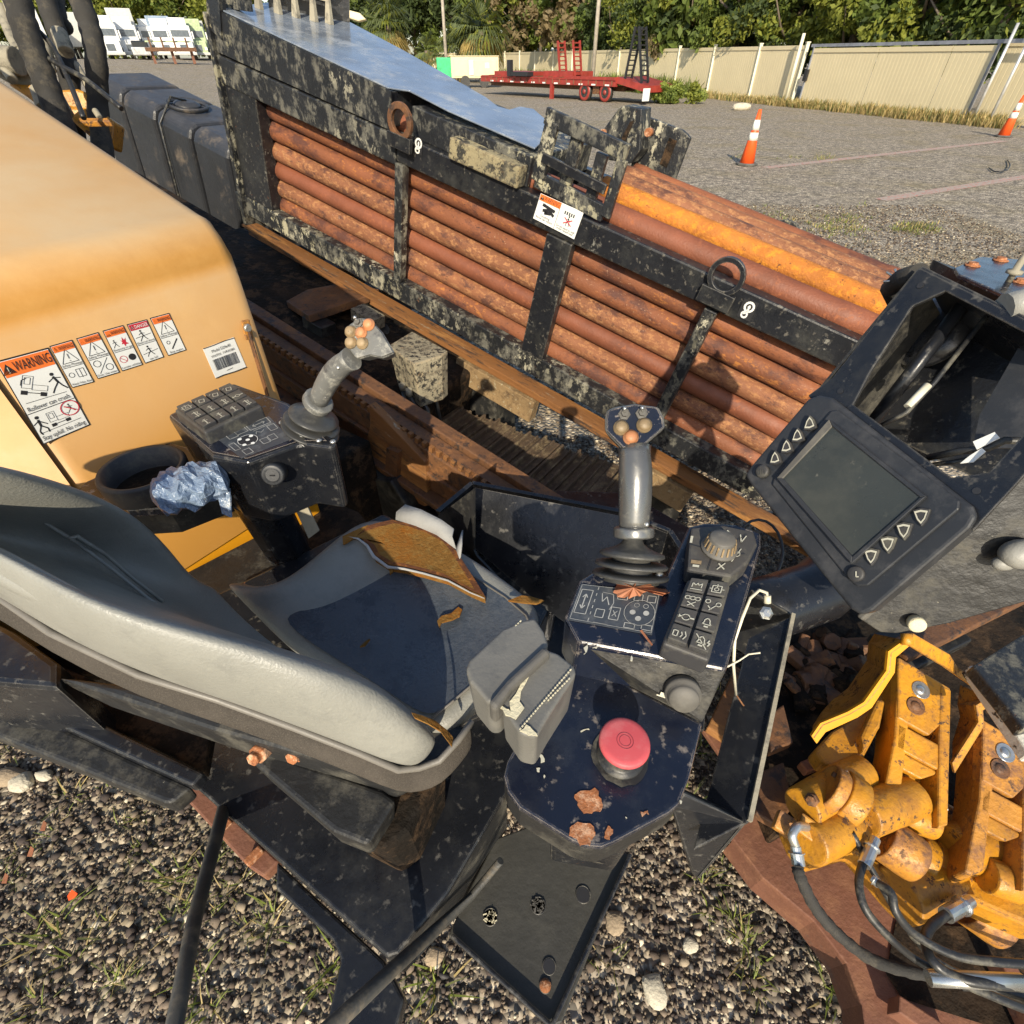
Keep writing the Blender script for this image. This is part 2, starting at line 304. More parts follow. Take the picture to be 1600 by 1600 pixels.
# ------------------------------------------------------------------ the drilling rig
rig = thing('drilling_rig', 'horizontal drilling rig with yellow hood, torn grey operator seat, control consoles and black rod rack', 'drilling rig', (.1, 1.6, 0))
def part(name, b, mat, parent=None, **k): return mesh_obj(name, b, mat, parent or rig, **k)
def rbox(b, s0, s1, n0, n1, p0, p1, m=0):
    return b.box(Rk((s0+s1)/2, (n0+n1)/2, (p0+p1)/2), Dv*(s1-s0)/2, Nv*(n1-n0)/2, Pv*(p1-p0)/2, m)
def rpt(x, y, n):
    q = NP(1.8+n).at(x, y)-Ov
    return q.dot(Dv), q.dot(Pv)
part('rack_top_rail', rbox(B(), -1.1, .8, 0, .06, .205, .30), M['black'], bevel=.006)
part('rack_top_rail', rbox(B(), .803, 1.89, -.004, .06, .19, .295), M['blackmud'], bevel=.006)
part('rack_bottom_rail', rbox(B(), -1.1, 1.95, 0, .06, -.375, -.28), M['blackmud'], bevel=.006)
part('rust_guide_rail', rbox(B(), -1.5, 1.9, .0, .05, -.485, -.435), M['rustrail'], bevel=.005)
part('rust_guide_rail', rbox(B(), -1.5, 1.9, -.03, .05, -.434, -.424), M['rustrail'])
part('rack_corner_post', rbox(B(), 1.66, 1.87, .003, .07, -.279, .204), M['black'], bevel=.005)
part('rack_end_plate', rbox(B(), 1.875, 1.9, -.02, .5, -.45, .43), M['blackmud'], bevel=.003)
part('rack_post', rbox(B(), .757, .80, -.012, .03, -.279, .204), M['blackmud'], bevel=.004)
part('rack_post', rbox(B(), -.055, .055, -.008, .03, -.279, .204), M['black'], bevel=.004)
part('rack_post', rbox(B(), -.63, -.585, -.012, .03, -.279, .204), M['blackmud'], bevel=.004)
part('rack_floor', rbox(B(), -1.1, 1.85, .061, .5, -.375, -.345), M['dark'])
part('rack_back_wall', rbox(B(), -1.1, 1.85, .52, .56, -.375, .30), M['black'])
M['mudbox0'] = mk('muddy_tan_bracket', (.26, .17, .08), .85, layers=[((.10, .06, .03), 20, .5, .15, .8), ((.36, .30, .19), 40, .56, .08, .9)], bump=.5, bs=90)
# hidden supports under the rack
for s in (1.3, .25, -.75):
    b = B(); c = Rk(s, .12, -.62); b.prism([c+Dv*.09+Nv*-.08, c+Dv*-.09+Nv*-.08, c+Dv*-.09+Nv*.1, c+Dv*.09+Nv*.1], Vec((0, 0, -.5)))
    part('rack_leg', b, M['blackgrime'], bevel=.01)
for (x0, y0, x1, y1) in ((722, 560, 842, 628), (1010, 740, 1070, 790)):
    s0, p0 = rpt(x0, y0, .05); s1, p1 = rpt(x1, y1, .05)
    part('rack_bracket', rbox(B(), s1, s0, .0, .06, -.62, -.502), M['mudbox0'], bevel=.004)
# cover side and top sheet
b = B(); b.prism([Rk(1.87, -.003, .305), Rk(.84, -.003, .302), Rk(.83, -.003, .425), Rk(1.86, -.003, .452)], Nv*.008)
part('cover_side', b, M['blackmud'])
cpl = Pl(Rk(1.857, 0, .459), (Rk(.22, 0, .414)-Rk(1.857, 0, .459)).cross(Rk(1.0, .5, .45)-Rk(1.857, 0, .459)))
cov = [(343, 13), (606, 136), (640, 141), (700, 172), (836, 231), (872, 198), (850, 184), (834, 170), (812, 166), (796, 171), (778, 166), (760, 152), (630, 78), (520, 20), (430, 2)]
part('rack_cover', B().pic(cpl, cov, .006), M['deck'], bevel=.002)
b = B(); rbox(b, .20, .76, .035, .5, .30, .398); part('cover_box', b, M['blackmud'], bevel=.004)
b = B(); rbox(b, .84, 1.86, .01, .5, .31, .42); part('cover_body', b, M['black'])
M['mudbox2'] = mk('mud_caked_bar', (.25, .21, .12), .9, layers=[((.03, .028, .022), 26, .50, .06, .7), ((.17, .15, .10), 12, .5, .2, .8)], bump=.5, bs=90, edge=((.10, .06, .03), .006, .8))
b = B(); s0, p0 = rpt(700, 225, -.03); s1, p1 = rpt(810, 270, -.03)
rbox(b, s1, s0, -.025, .03, .302, .372); part('mud_caked_bar', b, M['mudbox2'], bevel=.006)
# lifting rings
def ring(x, y, n, ro, ri, base, name='lifting_ring', mat='blackmud'):
    s, p = rpt(x, y, n); b = B(); c = Rk(s, n, p); vs = []; fs = []; K = 28
    for dn in (0, .016):
        for r in (ri, ro):
            for k in range(K):
                a = 2*math.pi*k/K; vs.append(c+Dv*math.cos(a)*r+Pv*math.sin(a)*r+Nv*dn)
    for k in range(K):
        j = (k+1) % K
        fs += [(k, j, K+j, K+k), (2*K+k, 3*K+k, 3*K+j, 2*K+j), (k, 2*K+k, 2*K+j, j), (K+k, K+j, 3*K+j, 3*K+k)]
    b.add(vs, fs)
    o = part(name, b, M[mat], bevel=.002)
    if base: part('ring_base', rbox(B(), s-ro*.98, s+ro*.98, n-.002, n+.014, p-ro-base, p-ri*1.08), M['black'], o, bevel=.002)
    return o
ring(623, 190, -.045, .060, .038, .03, mat='rustdk'); ring(1134, 433, -.03, .058, .042, .04, mat='black'); ring(1222, 372, .55, .06, .046, 0, mat='blackmud')
# guide plates with slots at the top of the rack
def slotplate(pts, n, slots, th=.02, mat='blackmud', name='slotted_guide_plate'):
    sp_ = [rpt(x, y, n) for x, y in pts]
    o = part(name, B().prism([Rk(s, n, p) for s, p in sp_], Nv*th), M[mat], bevel=.004)
    for sl in slots:
        q = [rpt(x, y, n) for x, y in sl]
        b = B(); b.prism([Rk(s, n-.003, p) for s, p in q], Nv*.0025)
        part('slot', b, M['dark' if sl[0][0] > 5 else 'dark'], o)
    return o
# near plate: four bars and two cross members leave real openings
def bars(segs, n, w, th, name, mat, joined):
    for (a, c, ww) in segs:
        s0, p0 = rpt(*a, n); s1, p1 = rpt(*c, n); P0, P1 = Rk(s0, n, p0), Rk(s1, n, p1); d = (P1-P0).normalized(); x = d.cross(Nv).normalized()*ww/2
        part(name, B().prism([P0-x, P0+x, P1+x, P1-x], Nv*th), M[mat], bevel=.003)
bars([((851, 180), (979, 240), .045)], -.012, 0, .02, 'guide_plate_bar', 'blackmud', 0)
bars([((862, 190), (838, 284), .05), ((971, 250), (944, 340), .035)], -.016, 0, .02, 'guide_plate_bar', 'blackmud', 0)
bars([((901, 215), (878, 300), .045), ((940, 240), (918, 322), .04)], .004, 0, .02, 'guide_plate_bar', 'blackmud', 0)
bars([((846, 246), (945, 297), .03)], -.03, 0, .012, 'guide_plate_bar', 'black', 0)
bars([((836, 280), (942, 335), .05)], -.010, 0, .02, 'guide_plate_bar', 'blackmud', 0)
slotplate([(1000, 178), (1066, 203), (1079, 215), (1050, 293), (985, 262)], .52, [[(1046, 215), (1058, 220), (1042, 262), (1031, 256)]])
slotplate([(944, 200), (966, 170), (975, 165), (1003, 170), (1000, 235), (985, 256), (950, 250)], .42, [[(985, 190), (991, 188), (976, 225), (972, 215)]], th=.09, mat='blackmud', name='roller_bracket')
for (x, y, r) in ((940, 208, .012), (1012, 207, .014)):
    s, p = rpt(x, y, .40); part('rust_bolt', B().lathe(Rk(s, .40, p), Nv, [(r, 0), (r, .03)], 8), M['rustspot'])
# teeth and blue roof at the far top end of the cover
for i, (x, y) in enumerate(((402, 10), (432, 18), (460, 24), (488, 30), (512, 34))):
    q = cpl.at(x, y+3); part('comb_tooth', B().prism([q+Dv*.018, q-Dv*.018, q-Dv*.018+Nv*.02, q+Dv*.018+Nv*.02], Pv*.11, taper=.4), M['tanfit'])
q0, q1 = cpl.at(385, 8)+Pv*.09, cpl.at(516, 34)+Pv*.075
part('comb_bar', B().bar(q0, q1, .03, .02), M['tanfit'])
part('comb_back', B().bar(q0+Nv*.12-Pv*.04, q1+Nv*.12-Pv*.04, .02, .12), M['black'])
M['bluesheet'] = mk('pale_blue_sheet', (.22, .36, .42), .35, bump=0)
part('blue_sheet', B().prism([q0+Pv*.05, q1+Pv*.04, q1+Pv*.04+Nv*.3, q0+Pv*.05+Nv*.3], -Pv*.01), M['bluesheet'])
part('upright_plate', B().pic(NP(1.79), [(322, -12), (342, -8), (346, 62), (324, 42)], .03), M['blackmud'])
part('upright_plate', B().pic(NP(1.86), [(345, -20), (382, -10), (386, 18), (352, 12)], .03), M['blackmud'])
# ---- drill rods, each a thing lying in the rack
ROD = []
rn = ['topmost visible rod behind the rack bars, in dull red brown rust', 'second rod down from the rack top rail, red brown', 'third rod down from the rack top rail, smooth red brown',
      'fourth rod down behind the rack bars, speckled tan and orange', 'fifth rod down behind the rack bars, dark maroon rust', 'sixth rod down behind the rack bars, tan rust', 'lowest rod resting above the rack bottom rail, orange brown']
rp = (.223, .143, .060, -.026, -.107, -.19, -.268)
rmt = ('rod', 'rod', 'rod', 'rodbr', 'rodmar', 'rodbr', 'rod')
M['rodmar'] = mk('maroon_drill_rod', (.19, .062, .030), .6, layers=[((.30, .10, .04), 60, .52, .12, .85, 4), ((.30, .2, .14), 170, .66, .05, .9)], bump=.4, bs=130, var=.3, vs=6)
def rod(s0, s1, n, p, mat, label, r=.040):
    b = B(); a, c = Rk(s0, n, p), Rk(s1, n, p); K = 24; d = (a-c)
    b.tube([c, c-d*.004, c-d*.005+d*.045, c+d*.06, a-d*.06, a-d*.04, a], [r*.9, r, r, r*.94, r*.94, r, r*.97], 20)
    o = mesh_obj('drill_rod', b, M[mat]); tag(o, label, 'drill rod', 'rusty drill rods in the rack'); return o
for i, p in enumerate(rp): rod(1.72+.012*(i % 3)-.01*i*0, -1.075, .095, p+.0, rmt[i], rn[i], .0422)
for (n, p, mt, lb) in ((.10, .312, 'rodmar', 'maroon rod lying just above the rack top rail beneath the orange rod'), (.185, .352, 'rodor', 'bright orange rusted rod on top of the rack, beside the monitor housing'),
                       (.268, .362, 'rodbr', 'brown rod on top of the stack, just behind the bright orange rod'), (.352, .366, 'rodbr', 'brown rod on top of the stack, second behind the bright orange rod'), (.435, .364, 'rod', 'rearmost brown rod on top of the rack, along the gravel yard side')):
    rod(-.03 if n > .15 else 1.55, -1.06, n, p, mt, lb, .042)
# ------------------------------------------------------------------ gear rack beam and tracks
G = NP(1.0).at(655, 672)
def gbox(b, s0, s1, n0, n1, p0, p1, m=0): return b.box(G+Dv*(s0+s1)/2+Nv*(n0+n1)/2+Pv*(p0+p1)/2, Dv*(s1-s0)/2, Nv*(n1-n0)/2, Pv*(p1-p0)/2, m)
part('carriage_beam', gbox(B(), -1.0, 1.3, -.03, .09, -.19, -.03), M['rustdk'], bevel=.005)
part('carriage_beam_flange', gbox(B(), -1.0, 1.3, .035, .085, -.03, .006), M['rustdk'], bevel=.004)  # dark rust colour stands in for shade missing on this flange
part('carriage_beam_ledge', gbox(B(), -.75, 1.3, -.075, .09, -.215, -.192), M['rustdk'], bevel=.004)
part('carriage_beam_ledge', gbox(B(), -.75, 1.3, -.045, -.031, -.12, -.105), M['rustdk'], bevel=.002)
gr = part('gear_rack', gbox(B(), -1.0, 1.3, -.012, .03, -.029, -.014), M['rustdk'])
b = B(); 
for i in range(76): gbox(b, -.98+i*.03, -.98+i*.03+.014, -.028, -.013, -.03, -.010)
kind(part('gear_teeth', b, M['rustrail'], gr), 'stuff')
# rust bracket on the beam
b = B(); b.pic(NP(.95), [(576, 632), (600, 655), (664, 722), (668, 790), (636, 806), (600, 790), (598, 735), (570, 700), (578, 662)], .03)
part('rusty_bracket', b, M['rustrail'], bevel=.004)
b = B(); b.pic(NP(.90), [(560, 745), (610, 752), (640, 800), (610, 850), (575, 850), (555, 800)], .10); part('grimy_block', b, M['blackgrime'], bevel=.008)
b = B(); b.pic(NP(.93), [(604, 700), (622, 708), (612, 850), (594, 845)], .02); part('bracket_bar', b, M['rustdk'])
# muddy valve box
b = B(); b.pic(Z(.82), [(606, 540), (644, 517), (700, 548), (690, 556), (646, 569)], .20, taper=.86); M['mudbox'] = mk('mud_caked_box', (.27, .235, .16), .85, layers=[((.025, .024, .022), 45, .50, .06, .6), ((.12, .10, .07), 14, .5, .15, .8)], bump=.5, bs=90, edge=((.34, .24, .13), .006, .8)); part('muddy_valve_box', b, M['mudbox'], bevel=.006)
for i, (a, c, e) in enumerate((((650, 612), (668, 640), (672, 690)), ((640, 618), (652, 640), (682, 668)), ((662, 600), (680, 622), (690, 672)), ((630, 610), (640, 650), (650, 670)))):
    pts = [pz(*a, .66), pz(*c, .60), pz(*e, .46)]; part('small_hose', B().tube(pts, .011, 8), M['hose'])
    part('hose_fitting', B().tube([pts[0]+Vec((0, 0, .03)), pts[0]], .014, 8), M['tanfit'])
# tracks: pads across the track, cleats as ridges
za = .40; nf = Nv.dot(pz(820, 668, za)); nn_ = Nv.dot(pz(745, 752, za)); Dh = Vec((-.8263, .5632, 0))
sR = Dh.dot(pz(925, 745, za)); n_p = 26
M['trackpad'] = mk('muddy_track_pad', (.085, .055, .032), .8, layers=[((.20, .15, .08), 18, .5, .15, .9), ((.04, .03, .02), 40, .56, .1, .7)], bump=.8, bs=60)
for i in range(n_p):
    s = sR+.02+i*.088; b = B(); c = Dh*s+Nv*(nf+nn_)/2+Zv*(za-.03-.008*(i % 3))
    b.box(c, Dh*.040, Nv*(nf-nn_)/2, Zv*.012); b.box(c+Dh*.03+Zv*.022, Dh*.006, Nv*(nf-nn_)/2*.98, Zv*.014); b.box(c-Dh*.01+Zv*.017, Dh*.005, Nv*(nf-nn_)/2*.98, Zv*.008)
    part('track_pad', b, M['trackpad'], bevel=.003)
for i in range(5):
    a = (i+.5)/5*math.pi*.6; c = Dh*(sR-.03-math.sin(a)*.13)+Nv*(nf+nn_)/2+Zv*(za-.17+math.cos(a)*.14); t1 = (Dh*-math.cos(a)-Zv*math.sin(a)); up_ = (Dh*-math.sin(a)+Zv*math.cos(a))
    b = B(); b.box(c, t1*.035, Nv*(nf-nn_)/2, up_*.012); b.box(c+up_*.02+t1*.02, t1*.005, Nv*(nf-nn_)/2*.97, up_*.014); part('track_pad', b, M['trackpad'], bevel=.003)
part('track_frame', B().box(Dh*(sR+1.1)+Nv*(nf+nn_)/2+Zv*.19, Dh*1.1, Nv*(nf-nn_)*.36, Zv*.15), M['rustdk'], bevel=.03)
# chassis under the left end
part('chassis_body', B().box(Dh*(sR+2.45)+Nv*1.25+Zv*.42, Dh*.95, Nv*.42, Zv*.2), M['dark'], bevel=.02)
b = B(); b.pic(Z(.80), [(447, 470), (480, 452), (545, 440), (592, 452), (575, 462), (482, 493)], .035); part('brown_step', b, M['rustdk'], bevel=.004)
b = B(); b.pic(Z(.70), [(420, 505), (452, 497), (478, 512), (470, 524), (432, 520)], .03); part('drilled_lug', b, M['tanfit'], bevel=.003)
part('hydraulic_cylinder', B().tube([pz(470, 545, .6), pz(520, 480, .72)], .035, 16), M['dark'], bevel=.003)
part('hydraulic_cylinder', B().tube([pz(515, 500, .6), pz(640, 520, .55)], .05, 16), M['dark'])
for i in range(16):
    x = 400+rng.random()*230; y = 375+rng.random()*140+(x-400)*.3; c = pz(x, y, .62)
    r = .02+.03*rng.random(); d = Vec((rng.normal(), rng.normal(), rng.normal()*.4)).normalized()*.08
    part('engine_bay_fitting', B().tube([c-d, c+d], r, 10), M['blackgrime' if i % 3 else 'rustdk'], bevel=.004)
# ------------------------------------------------------------------ ribbed black tank behind the hood
def tank(n0, n1, sA, sB, pt_, pb, rnd=.06):
    prof = [(n0, pb), (n0, pt_-rnd), (n0+rnd*.3, pt_-rnd*.3), (n0+rnd, pt_), (n1-rnd, pt_), (n1, pt_-rnd), (n1, pb)]
    b = B(); b.prism([Rk(sA, n, p) for n, p in prof], Dv*(sB-sA)); return b
tn = .85
s1_, p1_ = rpt(344, 215, tn); s2_, p2_ = rpt(330, 168, 1.25)
for i in range(7):
    L = .42; s = 1.95+i*(L+.03)
    part('tank_section', tank(tn, tn+.62, s, s+L, p2_-.02, p2_-1.35, .09), M['tank'], bevel=.035, seg=3)
part('tank_core', tank(tn+.05, tn+.57, 1.97, 5.1, p2_-.06, p2_-1.3, .09), M['tank'])
sc_, pc_ = rpt(296, 180, tn+.25); part('tank_filler_cap', B().lathe(Rk(sc_, tn+.25, p2_-.02), Pv, [(.10, 0), (.10, .03), (.06, .05)], 20), M['tank'], bevel=.005)
part('tank_filler_ring', B().lathe(Rk(sc_, tn+.25, p2_-.015), Pv, [(.15, 0), (.16, .02), (.145, .03), (.135, .012)], 24, caps=False), M['tank']); c = Rk(sc_, tn+.25, p2_+.03)
part('cap_strap', B().tube([c, c+Nv*-.12+Pv*.03, Rk(sc_-.02, tn-.02, p2_-.1), Rk(sc_-.03, tn-.03, p2_-.5), Rk(sc_-.03, tn-.03, p2_-1.1)], .009, 8), M['hose'])

b = B(); b.box(Rk(1.2, -.25, -.75), Dv*.9, Nv*.35, Pv*.22); part('bay_shade_block', b, M['dark'], bevel=.02)  # dark blocks added to imitate the shadow between hood and rack
b = B(); b.box(Rk(2.6, -.1, -1.05), Dv*1.2, Nv*.5, Pv*.25); part('bay_shade_block', b, M['dark'], bevel=.02)

# clutter of hoses and links in the dark bay between hood and rack
g3 = np.random.default_rng(3)
for i in range(16):
    x, y = 385+g3.random()*150, 350+g3.random()*90; a = pz(x, y, .74+.05*g3.random()); d = Dv*(-.25-.35*g3.random())+Nv*(.2*g3.random()-.1); sag = Zv*(-.05-.06*g3.random())
    part('bay_hose', B().tube([a, a+d*.3+sag*.6, a+d*.65+sag, a+d+sag*.3], .012+.012*g3.random(), 10), M['hose' if i % 3 else 'tanfit'])
for i in range(22):
    x, y = 395+g3.random()*190, 370+g3.random()*150; c = pz(x, y, .70+.06*g3.random()); w_ = .02+.03*g3.random()
    part('bay_bracket', B().box(c, Dv*w_*1.6, Nv*w_, Pv*w_*.7), M[('rustdk', 'blackgrime', 'mudbox')[i % 3]], bevel=.004)
for (x, y) in ((462, 412), (470, 398), (478, 420)): 
    c = pz(x, y, .80); part('bay_flange', B().lathe(c, Vec((.3, -.7, .6)), [(.05, 0), (.05, .015), (.03, .02), (.03, .05)], 16), M['blackgrime'], bevel=.003)
# ------------------------------------------------------------------ hood
E0 = -1.093; HN = .617
def hp(e, n, z): return Ev*e+Nv*n+Zv*z
tanE = math.tan(R_(16.3)); ZT = 1.452
prof = []                                                       # (depth behind the face, z)
ZT = 1.485; prof.append((.0, .80)); prof.append((0.0, 1.37))
for k in range(7):
    a = k/6; prof.append((.07*(a**2), 1.37+(ZT-.012-1.37)*(1-(1-a)**1.8)))
for k in range(1, 4): prof.append((.07+.05*k, ZT-.012+.05*k*tanE))
prof.append((2.2, ZT-.012+2.13*tanE)); prof.append((2.2, .80))
hl = Nv.dot(EP(E0).at(52, 690))
def hoodmesh(na, nb, e0, r=.035):
    rows = []; pr = prof[:-1]
    for sg, nn in ((-1, nb), (1, na)):
        seq = [(k/5*math.pi/2) for k in range(6)]; seq = seq[::-1] if sg < 0 else seq
        for a in seq:
            ins = r*(1-math.cos(a)); rows.append([hp(e0-d-ins*(1 if z < 1.46 else .3), nn+sg*(-r+r*math.sin(a)), z-(ins if z > 1.40 else 0)) for d, z in pr])
    b = B(); b.grid(rows); n = len(pr)
    for rr_ in (rows[0], rows[-1]): b.add(list(rr_)+[rr_[-1]-Zv*.9], [tuple(range(n+1))])
    return b
hood = part('hood', hoodmesh(HN, hl, E0), M['hood'])
part('hood_side_panel', hoodmesh(hl-.055, hl-.22, E0-.045), M['hood'])
b = B(); n_ = len(prof)-1; b.grid([[hp(E0-d-.001, hl+.006, z-.002) for d, z in prof[:-1]], [hp(E0-.05-d, hl-.062, z-.002) for d, z in prof[:-1]]]); part('hood_corner_strip', b, M['hood'])
b = B(); b.box(hp(E0-.05, (HN+hl)/2, .72), Ev*.04, Nv*.235, Zv*.078); part('lower_body_rail', b, M['yellowclean'], bevel=.006)
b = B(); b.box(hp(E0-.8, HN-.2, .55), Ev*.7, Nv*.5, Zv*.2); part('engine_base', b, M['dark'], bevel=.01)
hf = EP(E0)
b = B(); c0, c1 = hf.at(386, 512, .014), hf.at(418, 618, .014)
b.bar(c0, c1, .004, .012, Ev); hh = part('hood_handle', b, M['rustdk'], bevel=.001)
part('handle_bolt', B().lathe(hf.at(386, 512, .02), Ev, [(.009, 0), (.007, .006)], 10), M['steel'], hh)
part('hood_handle_tab', B().bar(hf.at(383, 500, .010), hf.at(390, 530, .010), .018, .006, Ev), M['yellowwear'], hh, bevel=.002)
# ------------------------------------------------------------------ flat printed sheets
FONT = {}
def glyphs(txt):
    if txt not in FONT:
        cu = bpy.data.curves.new('tmp', 'FONT'); cu.body = txt; cu.size = 1; cu.resolution_u = 2; cu.align_x = 'CENTER'; cu.align_y = 'CENTER'
        ob = bpy.data.objects.new('tmp', cu); me = bpy.data.meshes.new_from_object(ob)
        FONT[txt] = ([tuple(v.co[:2]) for v in me.vertices], [tuple(p.vertices) for p in me.polygons])
        bpy.data.objects.remove(ob); bpy.data.meshes.remove(me); bpy.data.curves.remove(cu)
    return FONT[txt]
class Sheet:
    """printed sheet: corner pixels top left, top right, bottom right, bottom left, on a plane"""
    def __init__(s, q, pl, off=.0012, mats=()):
        s.c = [pl.at(x, y, off) if isinstance(pl, Pl) else None for x, y in q]; s.n = pl.n; s.b = B(); s.mats = list(mats); s.lv = 0
        s.W = (s.c[1]-s.c[0]).length; s.H = (s.c[3]-s.c[0]).length
    def P(s, u, v, o=0):
        c = s.c; return (c[0]*(1-u)+c[1]*u)*(1-v)+(c[3]*(1-u)+c[2]*u)*v+s.n*(o*.0004)
    def m(s, k):
        if k not in s.mats: s.mats.append(k)
        return s.mats.index(k)
    def poly(s, pts, k, o=1): s.b.flat([s.P(u, v, o) for u, v in pts], s.m(k)); return s
    def rect(s, u0, v0, u1, v1, k, o=1): return s.poly([(u0, v0), (u1, v0), (u1, v1), (u0, v1)], k, o)
    def base(s, k): s.b.prism([s.P(0, 0), s.P(1, 0), s.P(1, 1), s.P(0, 1)], -s.n*.0008, s.m(k)); return s
    def line(s, pts, w, k, o=2, close=False):
        pts = list(pts)+([pts[0]] if close else [])
        for (a, b_), (c, d) in zip(pts[:-1], pts[1:]):
            dx, dy = (c-a)*s.W, (d-b_)*s.H; L = math.hypot(dx, dy) or 1e-6; nx, ny = -dy/L*w/2/s.W, dx/L*w/2/s.H
            s.poly([(a+nx, b_+ny), (c+nx, d+ny), (c-nx, d-ny), (a-nx, b_-ny)], k, o)
        return s
    def frame(s, u0, v0, u1, v1, w, k, o=2): return s.line([(u0, v0), (u1, v0), (u1, v1), (u0, v1)], w, k, o, True)
    def circ(s, u, v, r, k, o=2, n=16, w=0):
        pts = [(u+r*math.cos(2*math.pi*i/n)/s.W, v+r*math.sin(2*math.pi*i/n)/s.H) for i in range(n)]
        return s.line(pts, w, k, o, True) if w else s.poly(pts, k, o)
    def text(s, t, u, v, h, k, o=3, rot=0, sx=1, maxw=None):
        vs, fs = glyphs(t); ww = max(x for x, y in vs)-min(x for x, y in vs)
        if maxw and ww*h > maxw*s.W: sx = maxw*s.W/(ww*h)
        ca, sa = math.cos(rot), math.sin(rot)
        pts = [s.P(u+(x*sx*ca-y*sa)*h/s.W, v-(x*sx*sa+y*ca)*h/s.H, o) for x, y in vs]
        s.b.add(pts, fs, s.m(k)); return s
    def make(s, name, parent=None): return part(name, s.b, [M[k] for k in s.mats], parent)
def man(S, u, v, h, k, pose=0):
    """small pictogram figure"""
    H = h/S.H; W = h/S.W
    S.circ(u, v-.42*H, .085*h, k)
    S.line([(u, v-.3*H), (u+(.1*W if pose else 0), v+.05*H)], h*.10, k)
    S.line([(u-.25*W, v-.1*H), (u, v-.24*H), (u+.28*W, v-.15*H*(1 if pose else -.3))], h*.045, k)
    S.line([(u+(.1*W if pose else 0), v+.02*H), (u-.15*W, v+.28*H), (u-.1*W-(.2*W if pose else 0), v+.48*H)], h*.06, k)
    S.line([(u+(.1*W if pose else 0), v+.02*H), (u+.2*W, v+.25*H), (u+.2*W+(.15*W if pose else 0), v+.46*H)], h*.06, k)
def machine(S, u, v, h, k, tilt=0):
    H = h/S.H; W = h/S.W; ca, sa = math.cos(tilt), math.sin(tilt)
    def T(x, y): return (u+(x*ca-y*sa)*W, v+(x*sa+y*ca)*H)
    lw = h*.02
    S.line([T(-.5, -.5), T(-.1, -.5), T(-.1, .1), T(-.5, .1)], lw, k, close=True); S.line([T(-.42, -.42), T(-.2, -.42), T(-.2, -.1), T(-.42, -.1)], lw, k, close=True)
    S.line([T(-.1, -.1), T(.5, -.1), T(.5, .15), T(-.1, .15)], lw, k, close=True)
    S.poly([T(-.5, .22), T(-.25, .22), T(-.25, .42), T(-.5, .42)], k, 2); S.poly([T(.25, .22), T(.5, .22), T(.5, .42), T(.25, .42)], k, 2); S.line([T(-.25, .3), T(.25, .3)], lw*2, k)
def tri(S, u, v, r, k, lw, ex=True, fill=False):
    W, H = r/S.W, r/S.H; p_ = [(u, v-H), (u+.95*W, v+.7*H), (u-.95*W, v+.7*H)]
    if fill: S.poly(p_, k, 2)
    else: S.line(p_, lw, k, close=True)
    if ex: S.line([(u, v-.45*H), (u, v+.2*H)], lw*1.2, 'ivory' if fill else k, 3); S.circ(u, v+.45*H, lw*.8, 'ivory' if fill else k, 3, 8)
def decal_big():
    S = Sheet([(-8, 565), (75, 543), (141, 664), (68, 695)], hf); S.base('ink'); S.rect(.02, .015, .98, .985, 'white', 1)
    S.rect(.03, .02, .97, .19, 'orange', 2); tri(S, .13, .115, .010, 'ink', .001, True, True); S.text('WARNING', .60, .105, .0235, 'ink', 4, maxw=.7)
    machine(S, .40, .36, .034, 'ink', .5); man(S, .80, .38, .034, 'ink', 1); S.line([(.1, .50), (.9, .52)], .0008, 'ink'); S.line([(.18, .30), (.24, .25), (.34, .245)], .0012, 'ink')
    S.text('Rollover can crush.', .5, .575, .0115, 'ink', 3, maxw=.86); S.line([(.02, .62), (.98, .62)], .0012, 'ink')
    machine(S, .52, .77, .028, 'ink'); man(S, .14, .78, .034, 'ink'); S.line([(.05, .87), (.9, .87)], .0008, 'ink'); S.circ(.80, .71, .013, 'redp', 3, 20, .0016); man(S, .80, .71, .016, 'ink', 1); S.line([(.7, .67), (.9, .755)], .0016, 'redp', 4)
    S.text('Stay uphill. No riding.', .5, .935, .0115, 'ink', 3, maxw=.9); return S.make('rollover_warning_decal')
lab(decal_big(), 'large white and orange WARNING decal, Rollover can crush, at the hood corner')
small = [([(77, 541), (112, 531), (147, 597), (113, 606)], 'WARNING', 0, 'Safety Message', 'Watch Video, Read', 'narrow warning decal with triangle and open book, first right of the large one'),
         ([(119, 529), (153, 519), (187, 582), (153, 592)], 'WARNING', 1, 'Safety Message', 'Dust. Use water.', 'narrow warning decal with triangle and slashed circle, second in the row'),
         ([(160, 517), (192, 508), (223, 570), (191, 580)], 'WARNING', 2, 'Electricity or gas', 'Locate utilities', 'narrow warning decal with red burst, third in the row'),
         ([(198, 507), (229, 499), (256, 558), (227, 568)], 'DANGER', 3, 'Electrical shock', 'can kill', 'narrow decal with a red DANGER band, fourth in the row'),
         ([(234, 497), (264, 489), (291, 547), (263, 556)], 'WARNING', 4, 'Safety Message', 'Stop engine', 'narrow warning decal with triangle and wrench, last in the row')]
